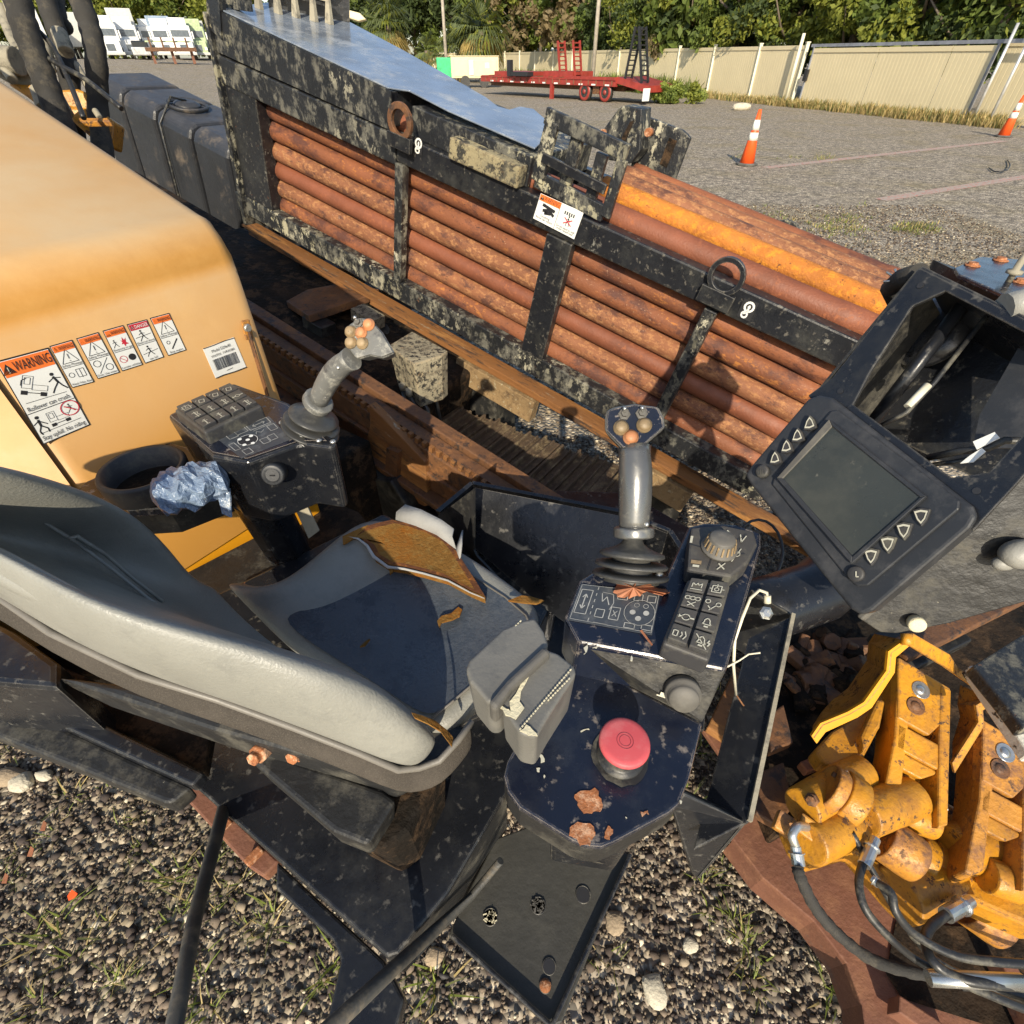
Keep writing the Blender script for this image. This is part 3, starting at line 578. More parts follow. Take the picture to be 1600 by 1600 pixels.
for q, hd, kd, t1, t2, lb in small:
    S = Sheet(q, hf); S.base('ink'); S.rect(.03, .02, .97, .98, 'white', 1); S.rect(.04, .025, .96, .17, 'redp' if kd == 3 else 'orange', 2)
    S.text(hd, .6, .10, .0088, 'white' if kd == 3 else 'ink', 4, maxw=.66); tri(S, .15, .11, .0045, 'white' if kd == 3 else 'ink', .0005, False, True)
    S.line([(.04, .54), (.96, .54)], .0008, 'ink')
    S.text(t1, .5, .49, .0055, 'ink', 3, maxw=.9); S.text(t2, .5, .93, .0055, 'ink', 3, maxw=.9)
    if kd in (0, 1, 4): tri(S, .5, .32, .013, 'ink', .0009)
    if kd == 0: S.frame(.5, .62, .85, .8, .0008, 'ink'); S.line([(.67, .62), (.67, .82)], .0008, 'ink'); S.circ(.25, .72, .004, 'ink', 2, 12, .0008)
    if kd == 1: S.circ(.28, .66, .0055, 'ink', 2, 12, .0009); S.circ(.72, .8, .0055, 'ink', 2, 12, .0009); S.line([(.2, .9), (.8, .58)], .0008, 'ink')
    if kd == 2:
        man(S, .25, .35, .014, 'ink', 1); S.poly([(.55, .3), (.62, .33), (.66, .24), (.72, .32), (.82, .27), (.76, .37), (.86, .42), (.72, .42), (.66, .47), (.63, .4), (.53, .4), (.6, .36)], 'redp', 2)
        S.circ(.3, .74, .006, 'redp', 2, 14, .0009); S.line([(.2, .7), (.4, .79)], .0009, 'redp'); S.circ(.72, .74, .006, 'ink')
    if kd == 3: man(S, .45, .33, .020, 'ink', 1); S.line([(.1, .36), (.9, .33)], .0008, 'ink'); man(S, .45, .73, .020, 'ink', 1); S.line([(.1, .78), (.9, .74)], .0008, 'ink')
    if kd == 4: S.line([(.35, .86), (.8, .64)], .0022, 'ink'); S.circ(.3, .68, .003, 'ink', 2, 10, .001)
    lab(S.make('warning_decal'), lb)
S = Sheet([(317, 545), (365, 527), (385, 574), (337, 591)], hf); S.base('white')
S.text('Model D24x40', .5, .17, .0085, 'ink', 3, maxw=.6); S.text('VIN/PIN', .28, .32, .007, 'ink', 3, maxw=.3); S.text('1VRX280', .68, .32, .007, 'ink', 3, maxw=.4)
u = .12
for i in range(34):
    w_ = .006+.010*rng.random(); S.rect(u, .42, u+w_, .78, 'ink', 2); u += w_+.008+.006*rng.random()
    if u > .86: break
S.line([(.4, .88), (.6, .86)], .001, 'ink'); S.line([(0, .0), (.3, .01), (.7, .0), (1, .02)], .0015, 'ink'); S.line([(0, 1), (.25, .98), (.6, 1), (1, .99)], .0018, 'ink')
lab(S.make('serial_number_sticker'), 'white serial number sticker with a bar code and scuffed edges')
# rack decals
S = Sheet([(845, 302), (912, 332), (897, 374), (833, 341)], NP(1.792), .001); S.base('white'); S.rect(.01, .01, .5, .24, 'orange', 2); S.line([(.5, .02), (.5, .98)], .0015, 'ink')
tri(S, .07, .13, .009, 'ink', .001, True, True); S.text('WARNING', .3, .125, .023, 'ink', 3, maxw=.36)
for (a, c) in (((.12, .34), (.42, .42)), ((.15, .55), (.3, .45)), ((.3, .45), (.42, .6)), ((.2, .62), (.35, .55)), ((.24, .45), (.24, .62))): S.line([a, c], .010, 'ink')
S.text('Crushing', .25, .76, .011, 'ink', 3, maxw=.3); S.text('force can injure.', .25, .86, .011, 'ink', 3, maxw=.4)
for i in range(5): S.rect(.62+i*.05, .20, .65+i*.05, .32, 'panel', 2)
man(S, .75, .52, .035, 'ink'); S.line([(.66, .42), (.84, .64)], .003, 'redp', 4); S.line([(.84, .42), (.66, .64)], .003, 'redp', 4)
S.text('Do not stand or walk', .75, .80, .010, 'ink', 3, maxw=.44); S.text('under raised load.', .75, .89, .010, 'ink', 3, maxw=.4)
lab(S.make('crush_warning_decal'), 'white warning decal with orange band on the rack top rail')
for q in ([(1163, 466), (1186, 474), (1171, 503), (1150, 494)], [(648, 213), (660, 217), (659, 244), (646, 238)]):
    S = Sheet(q, NP(1.797), .001); S.base('ink'); S.circ(.55, .33, .014, 'white', 2, 16, .007); S.line([(.55, .25), (.55, .62), (.35, .72)], .006, 'white'); S.circ(.45, .76, .009, 'white', 2, 12, .006)
    S.poly([(.55, .22), (.68, .36), (.42, .36)], 'white', 3); lab(S.make('lift_point_decal'), 'small black and white hook symbol beside the lifting ring')
# ------------------------------------------------------------------ left console
ZL = 1.20
top = [(260, 648), (364, 597), (452, 628), (492, 662), (527, 690), (519, 699), (468, 692), (386, 722), (330, 712)]
b = B(); b.pic(Z(ZL), top, .145, taper=.93)
lc = part('left_console', b, M['blackclean'], bevel=.008, seg=3)
b = B(); b.pic(Z(ZL+.0015), [(266, 649), (364, 602), (448, 632), (488, 666), (510, 688), (468, 688), (386, 716), (332, 706)], .001); part('console_top_sheet', b, M['navy'], lc)
tray = [(118, 768), (150, 735), (262, 690), (345, 712), (392, 740), (358, 756), (262, 792), (198, 796)]
b = B(); b.pic(Z(1.10), tray, .02); tr = part('console_tray', b, M['navy'], bevel=.004)
b = B(); b.pic(Z(1.079), [(150, 745), (345, 716), (390, 742), (358, 757), (262, 793), (199, 797)], .065, taper=1.0); part('console_tray_skirt', b, M['blackgrime'], bevel=.004)
cc = pz(222, 733, 1.14); rr = (pz(284, 733, 1.14)-cc).length
cup = part('cup_holder', B().lathe(cc, Zv, [(rr*1.0, -.036), (rr*1.02, 0), (rr*.97, .006), (rr*.88, .004), (rr*.85, -.036), (rr*.84, -.037)], 40, caps=False), M['key'])
part('cup_shade_disc', B().lathe(cc, Zv, [(rr*.86, -.037), (rr*.855, -.038)], 32), M['dark'], cup)  # flat dark disc imitates the shaded depth of the cup
part('twig', B().tube([cc+Vec((-.02, -.02, -.034)), cc+Vec((.02, -.03, -.030))], .003, 6), M['rubber'], cup)
# keypads
def keypad(q, pl, th, nx, ny, icons, name='keypad', ex=.10, gap=.06):
    C_ = [pl.at(x, y) for x, y in q]; n = pl.n
    def PQ(u, v, o=0): return (C_[0]*(1-u)+C_[1]*u)*(1-v)+(C_[3]*(1-u)+C_[2]*u)*v+n*o
    b = B(); b.prism([PQ(-ex/nx, -ex/ny, -.004), PQ(1+ex/nx, -ex/ny, -.004), PQ(1+ex/nx, 1+ex*1.5/ny, -.004), PQ(-ex/nx, 1+ex*1.5/ny, -.004)], -n*th); pad = part(name, b, M['key'], bevel=.004, seg=3)
    S = Sheet(q, pl, .0035)
    for j in range(ny):
        for i in range(nx):
            g = gap; a = PQ((i+g)/nx, (j+g)/ny), PQ((i+1-g)/nx, (j+g)/ny), PQ((i+1-g)/nx, (j+1-g)/ny), PQ((i+g)/nx, (j+1-g)/ny)
            b = B(); b.prism([p_+n*.003 for p_ in a], -n*.008); part('key', b, M['key'], pad, bevel=.0012)
    for j in range(ny):
        for i in range(nx):
            k = icons[(j*nx+i) % len(icons)]; u0, v0 = i/nx, j/ny; w_, h_ = 1/nx, 1/ny
            def L(pts, lw=.0011, cl=False): S.line([(u0+x*w_, v0+y*h_) for x, y in pts], lw, 'ivory', 2, cl)
            if k == 'm': L([(.25, .6), (.25, .3), (.42, .45), (.5, .3), (.58, .45), (.72, .3), (.72, .6)]); L([(.2, .72), (.8, .72)])
            if k == 'f': L([(.25, .3), (.7, .3), (.7, .7), (.25, .7)], cl=True); L([(.47, .2), (.47, .42)]); S.circ(u0+.47*w_, v0+.52*h_, .0025, 'ivory', 2, 8, .0009); L([(.12, .5), (.25, .5)]); L([(.7, .5), (.85, .5)])
            if k == '3': [S.circ(u0+x*w_, v0+.3*h_, .0028, 'ivory', 2, 8, .0010) for x in (.25, .5, .75)]; L([(.3, .55), (.7, .78)]); L([(.7, .5), (.35, .8)])
            if k == '2': [S.circ(u0+x*w_, v0+y*h_, .0028, 'ivory', 2, 8, .0010) for x, y in ((.25, .3), (.78, .4))]; L([(.4, .8), (.7, .45)]); L([(.3, .55), (.5, .75)])
            if k == 'a': L([(.12, .5), (.35, .5)], .002); L([(.65, .5), (.9, .5)], .002); S.circ(u0+.5*w_, v0+.5*h_, .0042, 'ivory', 2, 10, .0011); L([(.2, .42), (.12, .5), (.2, .58)])
            if k in 'bs': L([(.3, .6), (.36, .52), (.38, .36), (.5, .25), (.62, .36), (.64, .52), (.72, .6)], cl=True); L([(.4, .72), (.6, .72)], .002)
            if k == 's': L([(.2, .2), (.8, .82)]); L([(.85, .35), (.78, .5), (.9, .48), (.82, .65)], .0014)
            if k == 'h': L([(.2, .35), (.4, .35), (.4, .65), (.2, .65)], cl=True); L([(.55, .35), (.62, .5), (.55, .65)]); L([(.7, .28), (.8, .5), (.7, .72)])
            if k == 't': L([(.5, .25), (.5, .7)], .0018); L([(.3, .4), (.7, .4)]); L([(.35, .75), (.65, .75)]); L([(.4, .3), (.6, .25)])
            if k == 'u': L([(.3, .3), (.7, .3), (.6, .5), (.7, .7), (.3, .7)]); L([(.5, .2), (.5, .8)], .0018)
            if k == 'o': L([(.3, .6), (.45, .3), (.75, .4), (.6, .7)], cl=True); L([(.2, .3), (.3, .25)])
    part('key_print', S.b, [M[k] for k in S.mats], pad)
    return pad
lab(keypad([(274, 637), (360, 599), (404, 630), (318, 670)], Z(ZL+.030), .028, 4, 3, 'fooou' 'tuat' 'ttu'), 'worn rubber keypad of twelve keys on the left console')
# printed panel on the left console
S = Sheet([(338, 684), (420, 650), (455, 686), (377, 716)], Z(ZL), .0022); S.base('panel')
S.frame(.14, .06, .30, .26, .0012, 'pgrey'); S.frame(.30, .04, .5, .22, .0012, 'pgrey'); S.frame(.54, .02, .94, .24, .0014, 'pgrey'); S.line([(.62, .13), (.86, .13)], .0016, 'pgrey'); S.line([(.67, .08), (.62, .13), (.67, .18)], .0014, 'pgrey'); S.line([(.81, .08), (.86, .13), (.81, .18)], .0014, 'pgrey')
S.circ(.36, .52, .017, 'ink', 2, 18); S.circ(.36, .52, .017, 'white', 3, 18, .0008)
for du, dv in ((-.10, -.12), (0, 0), (.10, -.08), (-.12, .12), (.02, .17)): S.circ(.36+du, .52+dv, .0038, 'white', 4, 10)
S.frame(.04, .42, .14, .7, .0011, 'pgrey'); S.frame(.12, .78, .26, .96, .0011, 'pgrey'); S.frame(.52, .66, .66, .84, .0011, 'pgrey'); S.frame(.68, .64, .82, .82, .0011, 'pgrey'); S.frame(.82, .32, .96, .52, .0011, 'pgrey'); S.line([(.56, .44), (.6, .35), (.66, .44), (.74, .38)], .001, 'pgrey'); S.line([(.56, .3), (.95, .28)], .001, 'pgrey')
lab(S.make('control_diagram_panel', lc), 'printed control diagram on the left console')
kl = Pl(Z(ZL-.07).at(427, 742), Vec((.05, -1, .28))); c = pt(427, 741, .874)
ax = Vec((.15, -.9, .35)).normalized()
ks = part('key_switch', B().lathe(c, ax, [(.019, -.02), (.019, .004), (.016, .007), (.011, .004), (.011, .006)], 24), M['screenb']); part('key_slot', B().box(c+ax*.008, Vec((.004, 0, 0)), Zv*.001, ax*.001), M['ink'], ks)
# wrapped blue plastic bundle stuck to the tray
b = B(); A_, C_ = pz(238, 778, 1.16), pz(356, 742, 1.16); d = (C_-A_); rows = []; K = 18
xd = d.normalized(); yd = Vec((0, 0, 1)).cross(xd).normalized()
for i in range(15):
    t_ = i/14; c = A_+d*t_; r = .040*(1-.25*abs(t_-.45)*2)*(1 if 0 < i < 14 else .35); row = []
    for k in range(K+1):
        a = 2*math.pi*(k % K)/K; rr_ = r*(1+.13*math.sin(3*a+i*1.3)+.08*math.sin(7*a-i*2.1)+.06*rng.random()*(k < K)); row.append(c+yd*math.cos(a)*rr_*1.15+Zv*math.sin(a)*rr_*.8)
    row[-1] = row[0]; rows.append(row)
b.grid(rows, sm=False); o = mesh_obj('wrapped_bundle', b, M['tape']); tag(o, 'crumpled bundle in torn pale blue plastic wrap on the tray beside the cup holder', 'plastic bundle')
b = B(); b.prism([C_+Vec((-.01, -.03, -.005)), C_+Vec((.012, -.03, -.008)), C_+Vec((.01, -.055, -.05)), C_+Vec((-.006, -.05, -.045))], Vec((.001, .003, 0))); part('loose_flap', b, M['tape'], o)
# console post
part('console_post', B().tube([pz(400, 770, 1.06), pz(452, 862, .82)], .05, 8, sm=False), M['blackclean'], bevel=.006)
b = B(); b.pic(PX(475, 800, 1.0, (0, -1, .3)), [(452, 776), (470, 770), (498, 830), (482, 842)], .006); part('flat_brace', b, M['tanfit'], bevel=.001)
b = B(); b.pic(Z(.78), [(290, 895), (400, 838), (470, 870), (440, 905), (330, 935)], .03); part('dirty_floor_plate', b, M['blackgrime'], bevel=.004)
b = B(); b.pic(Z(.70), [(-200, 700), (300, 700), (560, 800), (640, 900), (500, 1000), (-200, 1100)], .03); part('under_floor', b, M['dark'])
# ------------------------------------------------------------------ joysticks
def joystick(base, boot_r, neck, top, headpts, hpl, mat, knobs, mini, kmat, label, hth=.03, collar=None):
    b = B(); ax = (Vec(neck)-Vec(base)).normalized(); Rb = boot_r; h = .012
    pr = [(Rb*.85, -.008), (Rb*1.06, -.004), (Rb*1.08, -.001), (Rb*1.04, .002), (Rb*.70, .003), (Rb*.70, .009), (Rb*1.02, .010), (Rb*1.05, .013), (Rb*1.0, .016), (Rb*.66, .017), (Rb*.66, .023), (Rb*.88, .024), (Rb*.92, .027), (Rb*.88, .031), (Rb*.62, .038), (Rb*.36, .047), (Rb*.22, .058), (Rb*.20, .072)]
    pr = [(Rb*.80, -.012), (Rb*.60, -.002), (Rb*.50, .019), (Rb*.80, .0195), (Rb*.87, .0215), (Rb*.86, .0245), (Rb*.64, .028), (Rb*.44, .032), (Rb*.30, .037), (Rb*.23, .044), (Rb*.20, .060)]
    j = part('joystick', B().lathe(base, ax, pr, 36), M['boot']); lab(j, label)
    for h0, k_ in ((-.007, 1.02), (.0065, .98)): part('boot_ring', B().lathe(Vec(base)+ax*h0, ax, [(Rb*.6, .0), (Rb*k_*.97, .0005), (Rb*k_, .0025), (Rb*k_*.96, .005), (Rb*.6, .0065)], 36), M['boot'], j)
    L = (Vec(top)-Vec(neck)); Ld = L.normalized()
    part('collar', B().lathe(Vec(neck)-Ld*.008, Ld, [(.022, 0), (.026, .002), (.026, .013), (.022, .015)], 20), M[mat], j, bevel=.001)
    g = []; rr_ = []
    bow = Ld.cross(Ev).normalized()
    for i in range(9):
        t_ = i/8; g.append(Vec(neck)+L*t_+Vec((0, 0, .012))*math.sin(t_*math.pi)); rr_.append((.0188 if mat == 'grip' else .0160)+.0030*math.sin(t_*math.pi*.9)-.001*t_+(.0025 if i == 8 else 0))
    part('grip', B().tube(g, rr_, 20), M[mat], j)
    a = math.pi
    part('seam_screw', B().ball(g[6]+Vec((0, -.0175, .004)), .0035, n=5), M['steel'], j); part('seam_screw', B().ball(g[1]+Vec((.012, -.015, .004)), .0035, n=5), M['steel'], j)
    hd = part('head', B().pic(hpl, headpts, hth, taper=.72), M[mat], j, bevel=.005, seg=3)
    part('head_plate', B().pic(hpl.up(.0035), [(sum(x for x, y in headpts)/len(headpts)*.1+x*.9, sum(y for x, y in headpts)/len(headpts)*.1+y*.9) for x, y in headpts], .004), M['navy' if mat == 'grip' else mat], j, bevel=.001)
    for (x, y), mt in knobs:
        c = hpl.at(x, y, .003); part('button', B().lathe(c, hpl.n, [(.0098, 0), (.0098, .003), (.0080, .0042), (.0078, .0065), (.0062, .0085), (.0035, .0096), (.001, .010)], 18), M[mt], j)
    for x, y in mini:
        c = hpl.at(x, y, .003); s_ = part('toggle_switch', B().lathe(c, hpl.n, [(.0078, 0), (.0078, .003), (.0045, .004), (.0045, .008)], 6, sm=False), M['rubber'], j)
        c2 = hpl.n*.007+Vec((-.001, .004, .002)); b = B(); b.tube([c+hpl.n*.006, c+c2+hpl.n*.006], .0016, 8); b.ball(c+c2+hpl.n*.006, .0028, n=5); part('toggle_tip', b, M['steel'], j)
    return j
hr = PX(993, 670, .645, (-.05, -.68, .73))
rj = pz(985, 893, 1.2); rax = Vec((.07, .62, .78)).normalized()
joystick(rj, .048, rj+rax*.052, pt(991, 700, .655), [(946, 640), (962, 634), (992, 629), (1031, 634), (1040, 652), (1042, 668), (1005, 700), (992, 703), (972, 703), (944, 674), (944, 655)], hr, 'grip',
         [((970, 669), 'knob'), ((1006, 665), 'knob'), ((985, 684), 'knobo')], [(975, 648), (1002, 647)], 'knob', 'right joystick with worn grey grip, three buttons and two small toggles', hth=.038)
hl_ = PX(578, 528, .80, (-.18, -.75, .72))
joystick(pz(486, 668, 1.2), .050, pt(497, 628, .895), pt(550, 560, .81), [(543, 506), (562, 494), (578, 497), (598, 518), (606, 532), (618, 552), (598, 560), (578, 556), (556, 562), (543, 545), (540, 524)], hl_, 'grip2',
         [((549, 519), 'knob'), ((577, 508), 'knobo'), ((565, 521), 'knobo'), ((549, 536), 'knob'), ((567, 537), 'knob')], [(561, 505)], 'knob', 'left joystick with scuffed pale grip and five round buttons', hth=.035)
for k in range(5):
    part('boot_screw', B().ball(pz((440, 452, 472, 498, 520)[k], (662, 674, 682, 690, 692)[k]-2, 1.205), .0055, n=5, squash=(1, 1, .6)), M['steel'])
for x, y in ((941, 898), (957, 903), (985, 906), (1011, 903), (1030, 897)): part('boot_screw', B().ball(pz(x, y, 1.204), .0055, n=5, squash=(1, 1, .6)), M['steel'])
# ------------------------------------------------------------------ right console
ZR = 1.20; ZD = 1.13
up_pts = [(905, 906), (930, 890), (1040, 900), (1076, 822), (1100, 816), (1150, 818), (1190, 832), (1190, 852), (1136, 1047), (903, 1003), (882, 964)]
rc = part('right_console', B().pic(Z(ZR), up_pts, .075, taper=1.0), M['navy'], bevel=.005, seg=3); lab(rc, 'glossy black right console with keypad, dial and printed diagram')
dk_pts = [(904, 1030), (1098, 1130), (1078, 1215), (1062, 1256), (1046, 1270), (960, 1316), (940, 1324), (915, 1322), (895, 1314), (812, 1262), (793, 1236), (787, 1212), (792, 1190), (850, 1085), (872, 1050)]
dk = part('lower_console_deck', B().pic(Z(ZD), dk_pts, .010), M['navy'], bevel=.003, seg=2)
c_ = sum((Z(ZD-.0101).at(x, y) for x, y in dk_pts), Vec())/len(dk_pts)
part('console_side_band', B().prism([c_+(Z(ZD-.0101).at(x, y)-c_)*.992 for x, y in dk_pts], -Zv*.055), M['blackgrime'], bevel=.004)
b = B(); q = [pz(904, 1003, ZR-.002), pz(1136, 1047, ZR-.002), pz(1098, 1131, ZD+.001), pz(904, 1031, ZD+.001)]; b.prism(q, Vec((0, .01, -.012)))
stp = part('sloped_console_face', b, M['blackgrime'], bevel=.003)
sl_n = (q[2]-q[1]).cross(q[0]-q[1]).normalized(); slp = Pl(q[1], sl_n).up(.002)
kn = part('round_push_knob', B().lathe(slp.at(1066, 1079), slp.n, [(.020, 0), (.0195, .010), (.0165, .011), (.0165, .016), (.015, .019), (.004, .0195)], 28), M['rubber'])
S = Sheet([(1028, 1072), (1052, 1080), (1046, 1096), (1022, 1088)], slp, .001); S.line([(.1, .75), (.95, .75)], .0016, 'ivory'); S.rect(.3, .4, .75, .72, 'ivory'); S.line([(.55, 0), (.55, .3)], .001, 'ivory'); S.make('knob_symbol', stp)
lab(keypad([(1078, 903), (1140, 911), (1108, 1024), (1040, 999)], Z(ZR+.030), .028, 2, 4, 'mf32abhs', ex=.09), 'rubber keypad of eight keys with bell symbols on the right console')
# printed diagram
S = Sheet([(908, 912), (1032, 926), (1019, 992), (887, 968)], Z(ZR), .0015); S.base('panel')
S.frame(.04, .16, .18, .80, .0010, 'pgrey'); S.line([(.11, .3), (.11, .65)], .0014, 'pgrey'); S.line([(.08, .37), (.11, .28), (.14, .37)], .0014, 'pgrey'); S.line([(.08, .58), (.11, .67), (.14, .58)], .0014, 'pgrey')
for i in range(6): S.line([(.235, .05+i*.165), (.235, .13+i*.165)], .0010, 'pgrey')
S.frame(.29, .62, .39, .82, .0011, 'pgrey'); S.line([(.3, .2), (.33, .42), (.37, .28), (.42, .48)], .0011, 'pgrey'); S.line([(.3, .17), (.44, .2), (.47, .42), (.44, .6)], .0008, 'pgrey'); S.frame(.46, .52, .57, .82, .0011, 'pgrey'); S.line([(.49, .6), (.54, .74)], .001, 'pgrey'); S.line([(.54, .6), (.49, .74)], .001, 'pgrey')
S.frame(.50, .12, .62, .3, .0011, 'pgrey'); S.frame(.70, .12, .80, .28, .0011, 'pgrey'); S.frame(.86, .12, .96, .28, .0011, 'pgrey')
S.circ(.80, .56, .017, 'panel', 2, 18); S.circ(.80, .56, .018, 'pgrey', 3, 18, .0007)
for du, dv, k in ((-.08, .02, 'pgrey'), (0, .15, 'pgrey'), (.08, .0, 'pgrey')): S.circ(.80+du, .56+dv, .0036, k, 4, 10)
for du in (-.05, .06): S.circ(.80+du, .40, .003, 'pgrey', 4, 10, .0007)
S.frame(.66, .84, .78, .95, .0011, 'pgrey'); S.frame(.86, .82, .98, .93, .0011, 'pgrey'); S.line([(.3, .96), (.46, .965)], .0010, 'pgrey'); S.frame(.02, .03, .985, .97, .0006, 'pgrey')
lab(S.make('control_diagram_panel', rc), 'printed control diagram on the right console')
# dial pad and knob
dp = [(1080, 824), (1130, 820), (1178, 830), (1184, 850), (1170, 878), (1143, 900), (1074, 888), (1076, 856)]
pad = part('dial_pad', B().pic(Z(ZR+.028), dp, .027), M['key'], bevel=.003, seg=2)
S = Sheet([(1078, 822), (1180, 830), (1150, 898), (1072, 888)], Z(ZR+.028), .001)
S.line([(.5, .0), (.55, .3)], .0012, 'ink'); S.line([(.9, .1), (.7, .35)], .0012, 'ink'); S.line([(.45, .75), (.43, 1)], .0014, 'ink'); S.line([(0, .45), (.22, .5)], .0012, 'ink'); S.line([(.75, .6), (1, .55)], .0012, 'ink')
S.line([(.3, .08), (.45, .14)], .0022, 'panel'); S.line([(.58, .04), (.7, .2)], .0018, 'ivory'); S.line([(.80, .12), (.86, .3), (.9, .14)], .0016, 'ivory'); S.line([(.9, .45), (.82, .75)], .0016, 'ivory'); S.circ(.87, .58, .004, 'ivory', 2, 10, .0014)
S.line([(.05, .25), (.04, .42)], .0035, 'ivory'); S.rect(.08, .80, .28, .88, 'knob'); S.rect(.12, .90, .25, .95, 'ivory'); S.line([(.6, .95), (.72, .8)], .0018, 'ivory'); S.line([(.6, .82), (.74, .93)], .0018, 'ivory')
kind(S.make('dial_symbols', pad), 'stuff')
kc = Z(ZR+.029).at(1123, 858)
kb = part('rotary_dial', B().lathe(kc, Zv, [(.0225, 0), (.0225, .003), (.0185, .004), (.0160, .019), (.0145, .021), (.004, .0212)], 30), M['rubber'])
b = B()
for k in range(18):
    a = 2*math.pi*k/18; r1 = .0187; r2 = .0166; c = kc; d = Vec((math.cos(a), math.sin(a), 0)); t_ = Vec((-d.y, d.x, 0))*.0011
    b.add([c+d*r1+t_+Zv*.005, c+d*r1-t_+Zv*.005, c+d*r2-t_+Zv*.017, c+d*r2+t_+Zv*.017, c+d*(r1+.0012)+t_+Zv*.005, c+d*(r1+.0012)-t_+Zv*.005, c+d*(r2+.0012)-t_+Zv*.017, c+d*(r2+.0012)+t_+Zv*.017], [(4, 5, 6, 7), (0, 4, 7, 3), (1, 2, 6, 5), (2, 3, 7, 6), (0, 1, 5, 4)])
part('knurl', b, M['knob'], kb)
# emergency stop
ec = pz(969, 1181, ZD+.001)
es = part('emergency_stop', B().lathe(ec, Zv, [(.0255, 0), (.0255, .004), (.021, .005), (.0185, .008), (.0185, .014), (.0165, .016), (.0165, .026)], 32), M['hose']); lab(es, 'faded red mushroom emergency stop on the lower console deck')
part('emergency_stop_cap', B().lathe(ec, Zv, [(.018, .026), (.0250, .0275), (.0268, .031), (.0262, .0345), (.0245, .036), (.020, .0366), (.0005, .0370)], 40), M['estop'], es)
M['estopd'] = mk('dark_red_groove', (.22, .03, .04), .6, bump=0)
for rg in (.0085, .0058): part('cap_groove', B().tube([ec+Vec((rg*math.cos(a), rg*math.sin(a), .0367)) for a in [2*math.pi*k/24 for k in range(24)]], .0005, 6, ring=True), M['estopd'], es)
b = B(); n_ = 26; b.flat([ec+Vec((math.cos(2*math.pi*i/n_)*(.029+.004*rng.random()), math.sin(2*math.pi*i/n_)*(.029+.004*rng.random()), .0008)) for i in range(n_)]); part('stop_gasket', b, M['hose'], es)
def blob(pts, pl, mat, name='rust_spot', par=None, o=.0014):
    for it in range(2 if mat == 'rustspot' else 1):
        q = []
        for (x0, y0), (x1, y1) in zip(pts, list(pts[1:])+[pts[0]]):
            L_ = math.hypot(x1-x0, y1-y0)*.14; q += [(x0, y0), ((x0+x1)/2+rng.normal()*L_, (y0+y1)/2+rng.normal()*L_)]
        pts = q
    return part(name, B().pic(pl.up(o), pts, .0008), M[mat], par)
blob([(897, 1245), (903, 1238), (915, 1235), (935, 1243), (942, 1258), (938, 1268), (925, 1271), (905, 1262)], Z(ZD), 'rustspot', par=dk); blob([(889, 1306), (893, 1290), (903, 1284), (928, 1292), (930, 1305), (922, 1322), (906, 1322), (902, 1312)], Z(ZD), 'rustspot', par=dk)
blob([(944, 1308), (950, 1290), (958, 1296), (953, 1312)], Z(ZD), 'rustspot', par=dk); blob([(1001, 1268), (1012, 1266), (1014, 1272), (1004, 1276)], Z(ZD), 'rustspot', par=dk)
for pts in ([(907, 1142), (920, 1138), (921, 1140), (908, 1144)], [(841, 1178), (848, 1180), (851, 1190), (845, 1192)], [(838, 1200), (844, 1200), (843, 1206), (839, 1205)], [(912, 1012), (918, 1008), (917, 1018), (912, 1022)], [(850, 1210), (852, 1212), (850, 1216)], [(977, 1276), (980, 1278), (978, 1281)], [(926, 1012), (934, 1010), (932, 1013)], [(985, 1032), (987, 1024), (988, 1033)], [(958, 1130), (961, 1131), (960, 1134)], [(1062, 1250), (1066, 1252), (1063, 1256)]): blob(pts, Z(ZD) if pts[0][1] > 1100 else Z(ZR), 'ivory', 'paint_chip', dk if pts[0][1] > 1100 else rc)
# dead leaf on the console
lf = B(); lz = ZR+.006
L_ = [(962, 912), (975, 905), (990, 903), (1008, 905), (1018, 914), (1040, 920), (1047, 926), (1036, 930), (1012, 922), (1000, 932), (978, 935), (958, 926)]
for it in range(2):
    q_ = []
    for (x0, y0), (x1, y1) in zip(L_, L_[1:]+[L_[0]]): q_ += [(x0, y0), ((x0+x1)/2+rng.normal()*1.6, (y0+y1)/2+rng.normal()*1.6)]
    L_ = q_
pts = [pz(x, y, lz+.005*math.sin(i*.9)+.003*rng.normal()) for i, (x, y) in enumerate(L_)]; c = pz(990, 918, lz+.012)
lf.add(pts+[c], [(i, (i+1) % len(pts), len(pts)) for i in range(len(pts))], sm=False); o = mesh_obj('dead_leaf', lf, M['leaf'], solid=.0008); tag(o, 'crumpled orange brown dead leaf lying below the right joystick boot', 'leaf')
lf = B(); lf.prism([pz(*p_, ZR+.004) for p_ in ((1000, 985), (1003, 984), (1020, 1007), (1018, 1008))], -Zv*.001); o = mesh_obj('leaf_stem', lf, M['leaf']); tag(o, 'thin brown leaf stem lying on the glossy black right console below the diagram', 'twig')
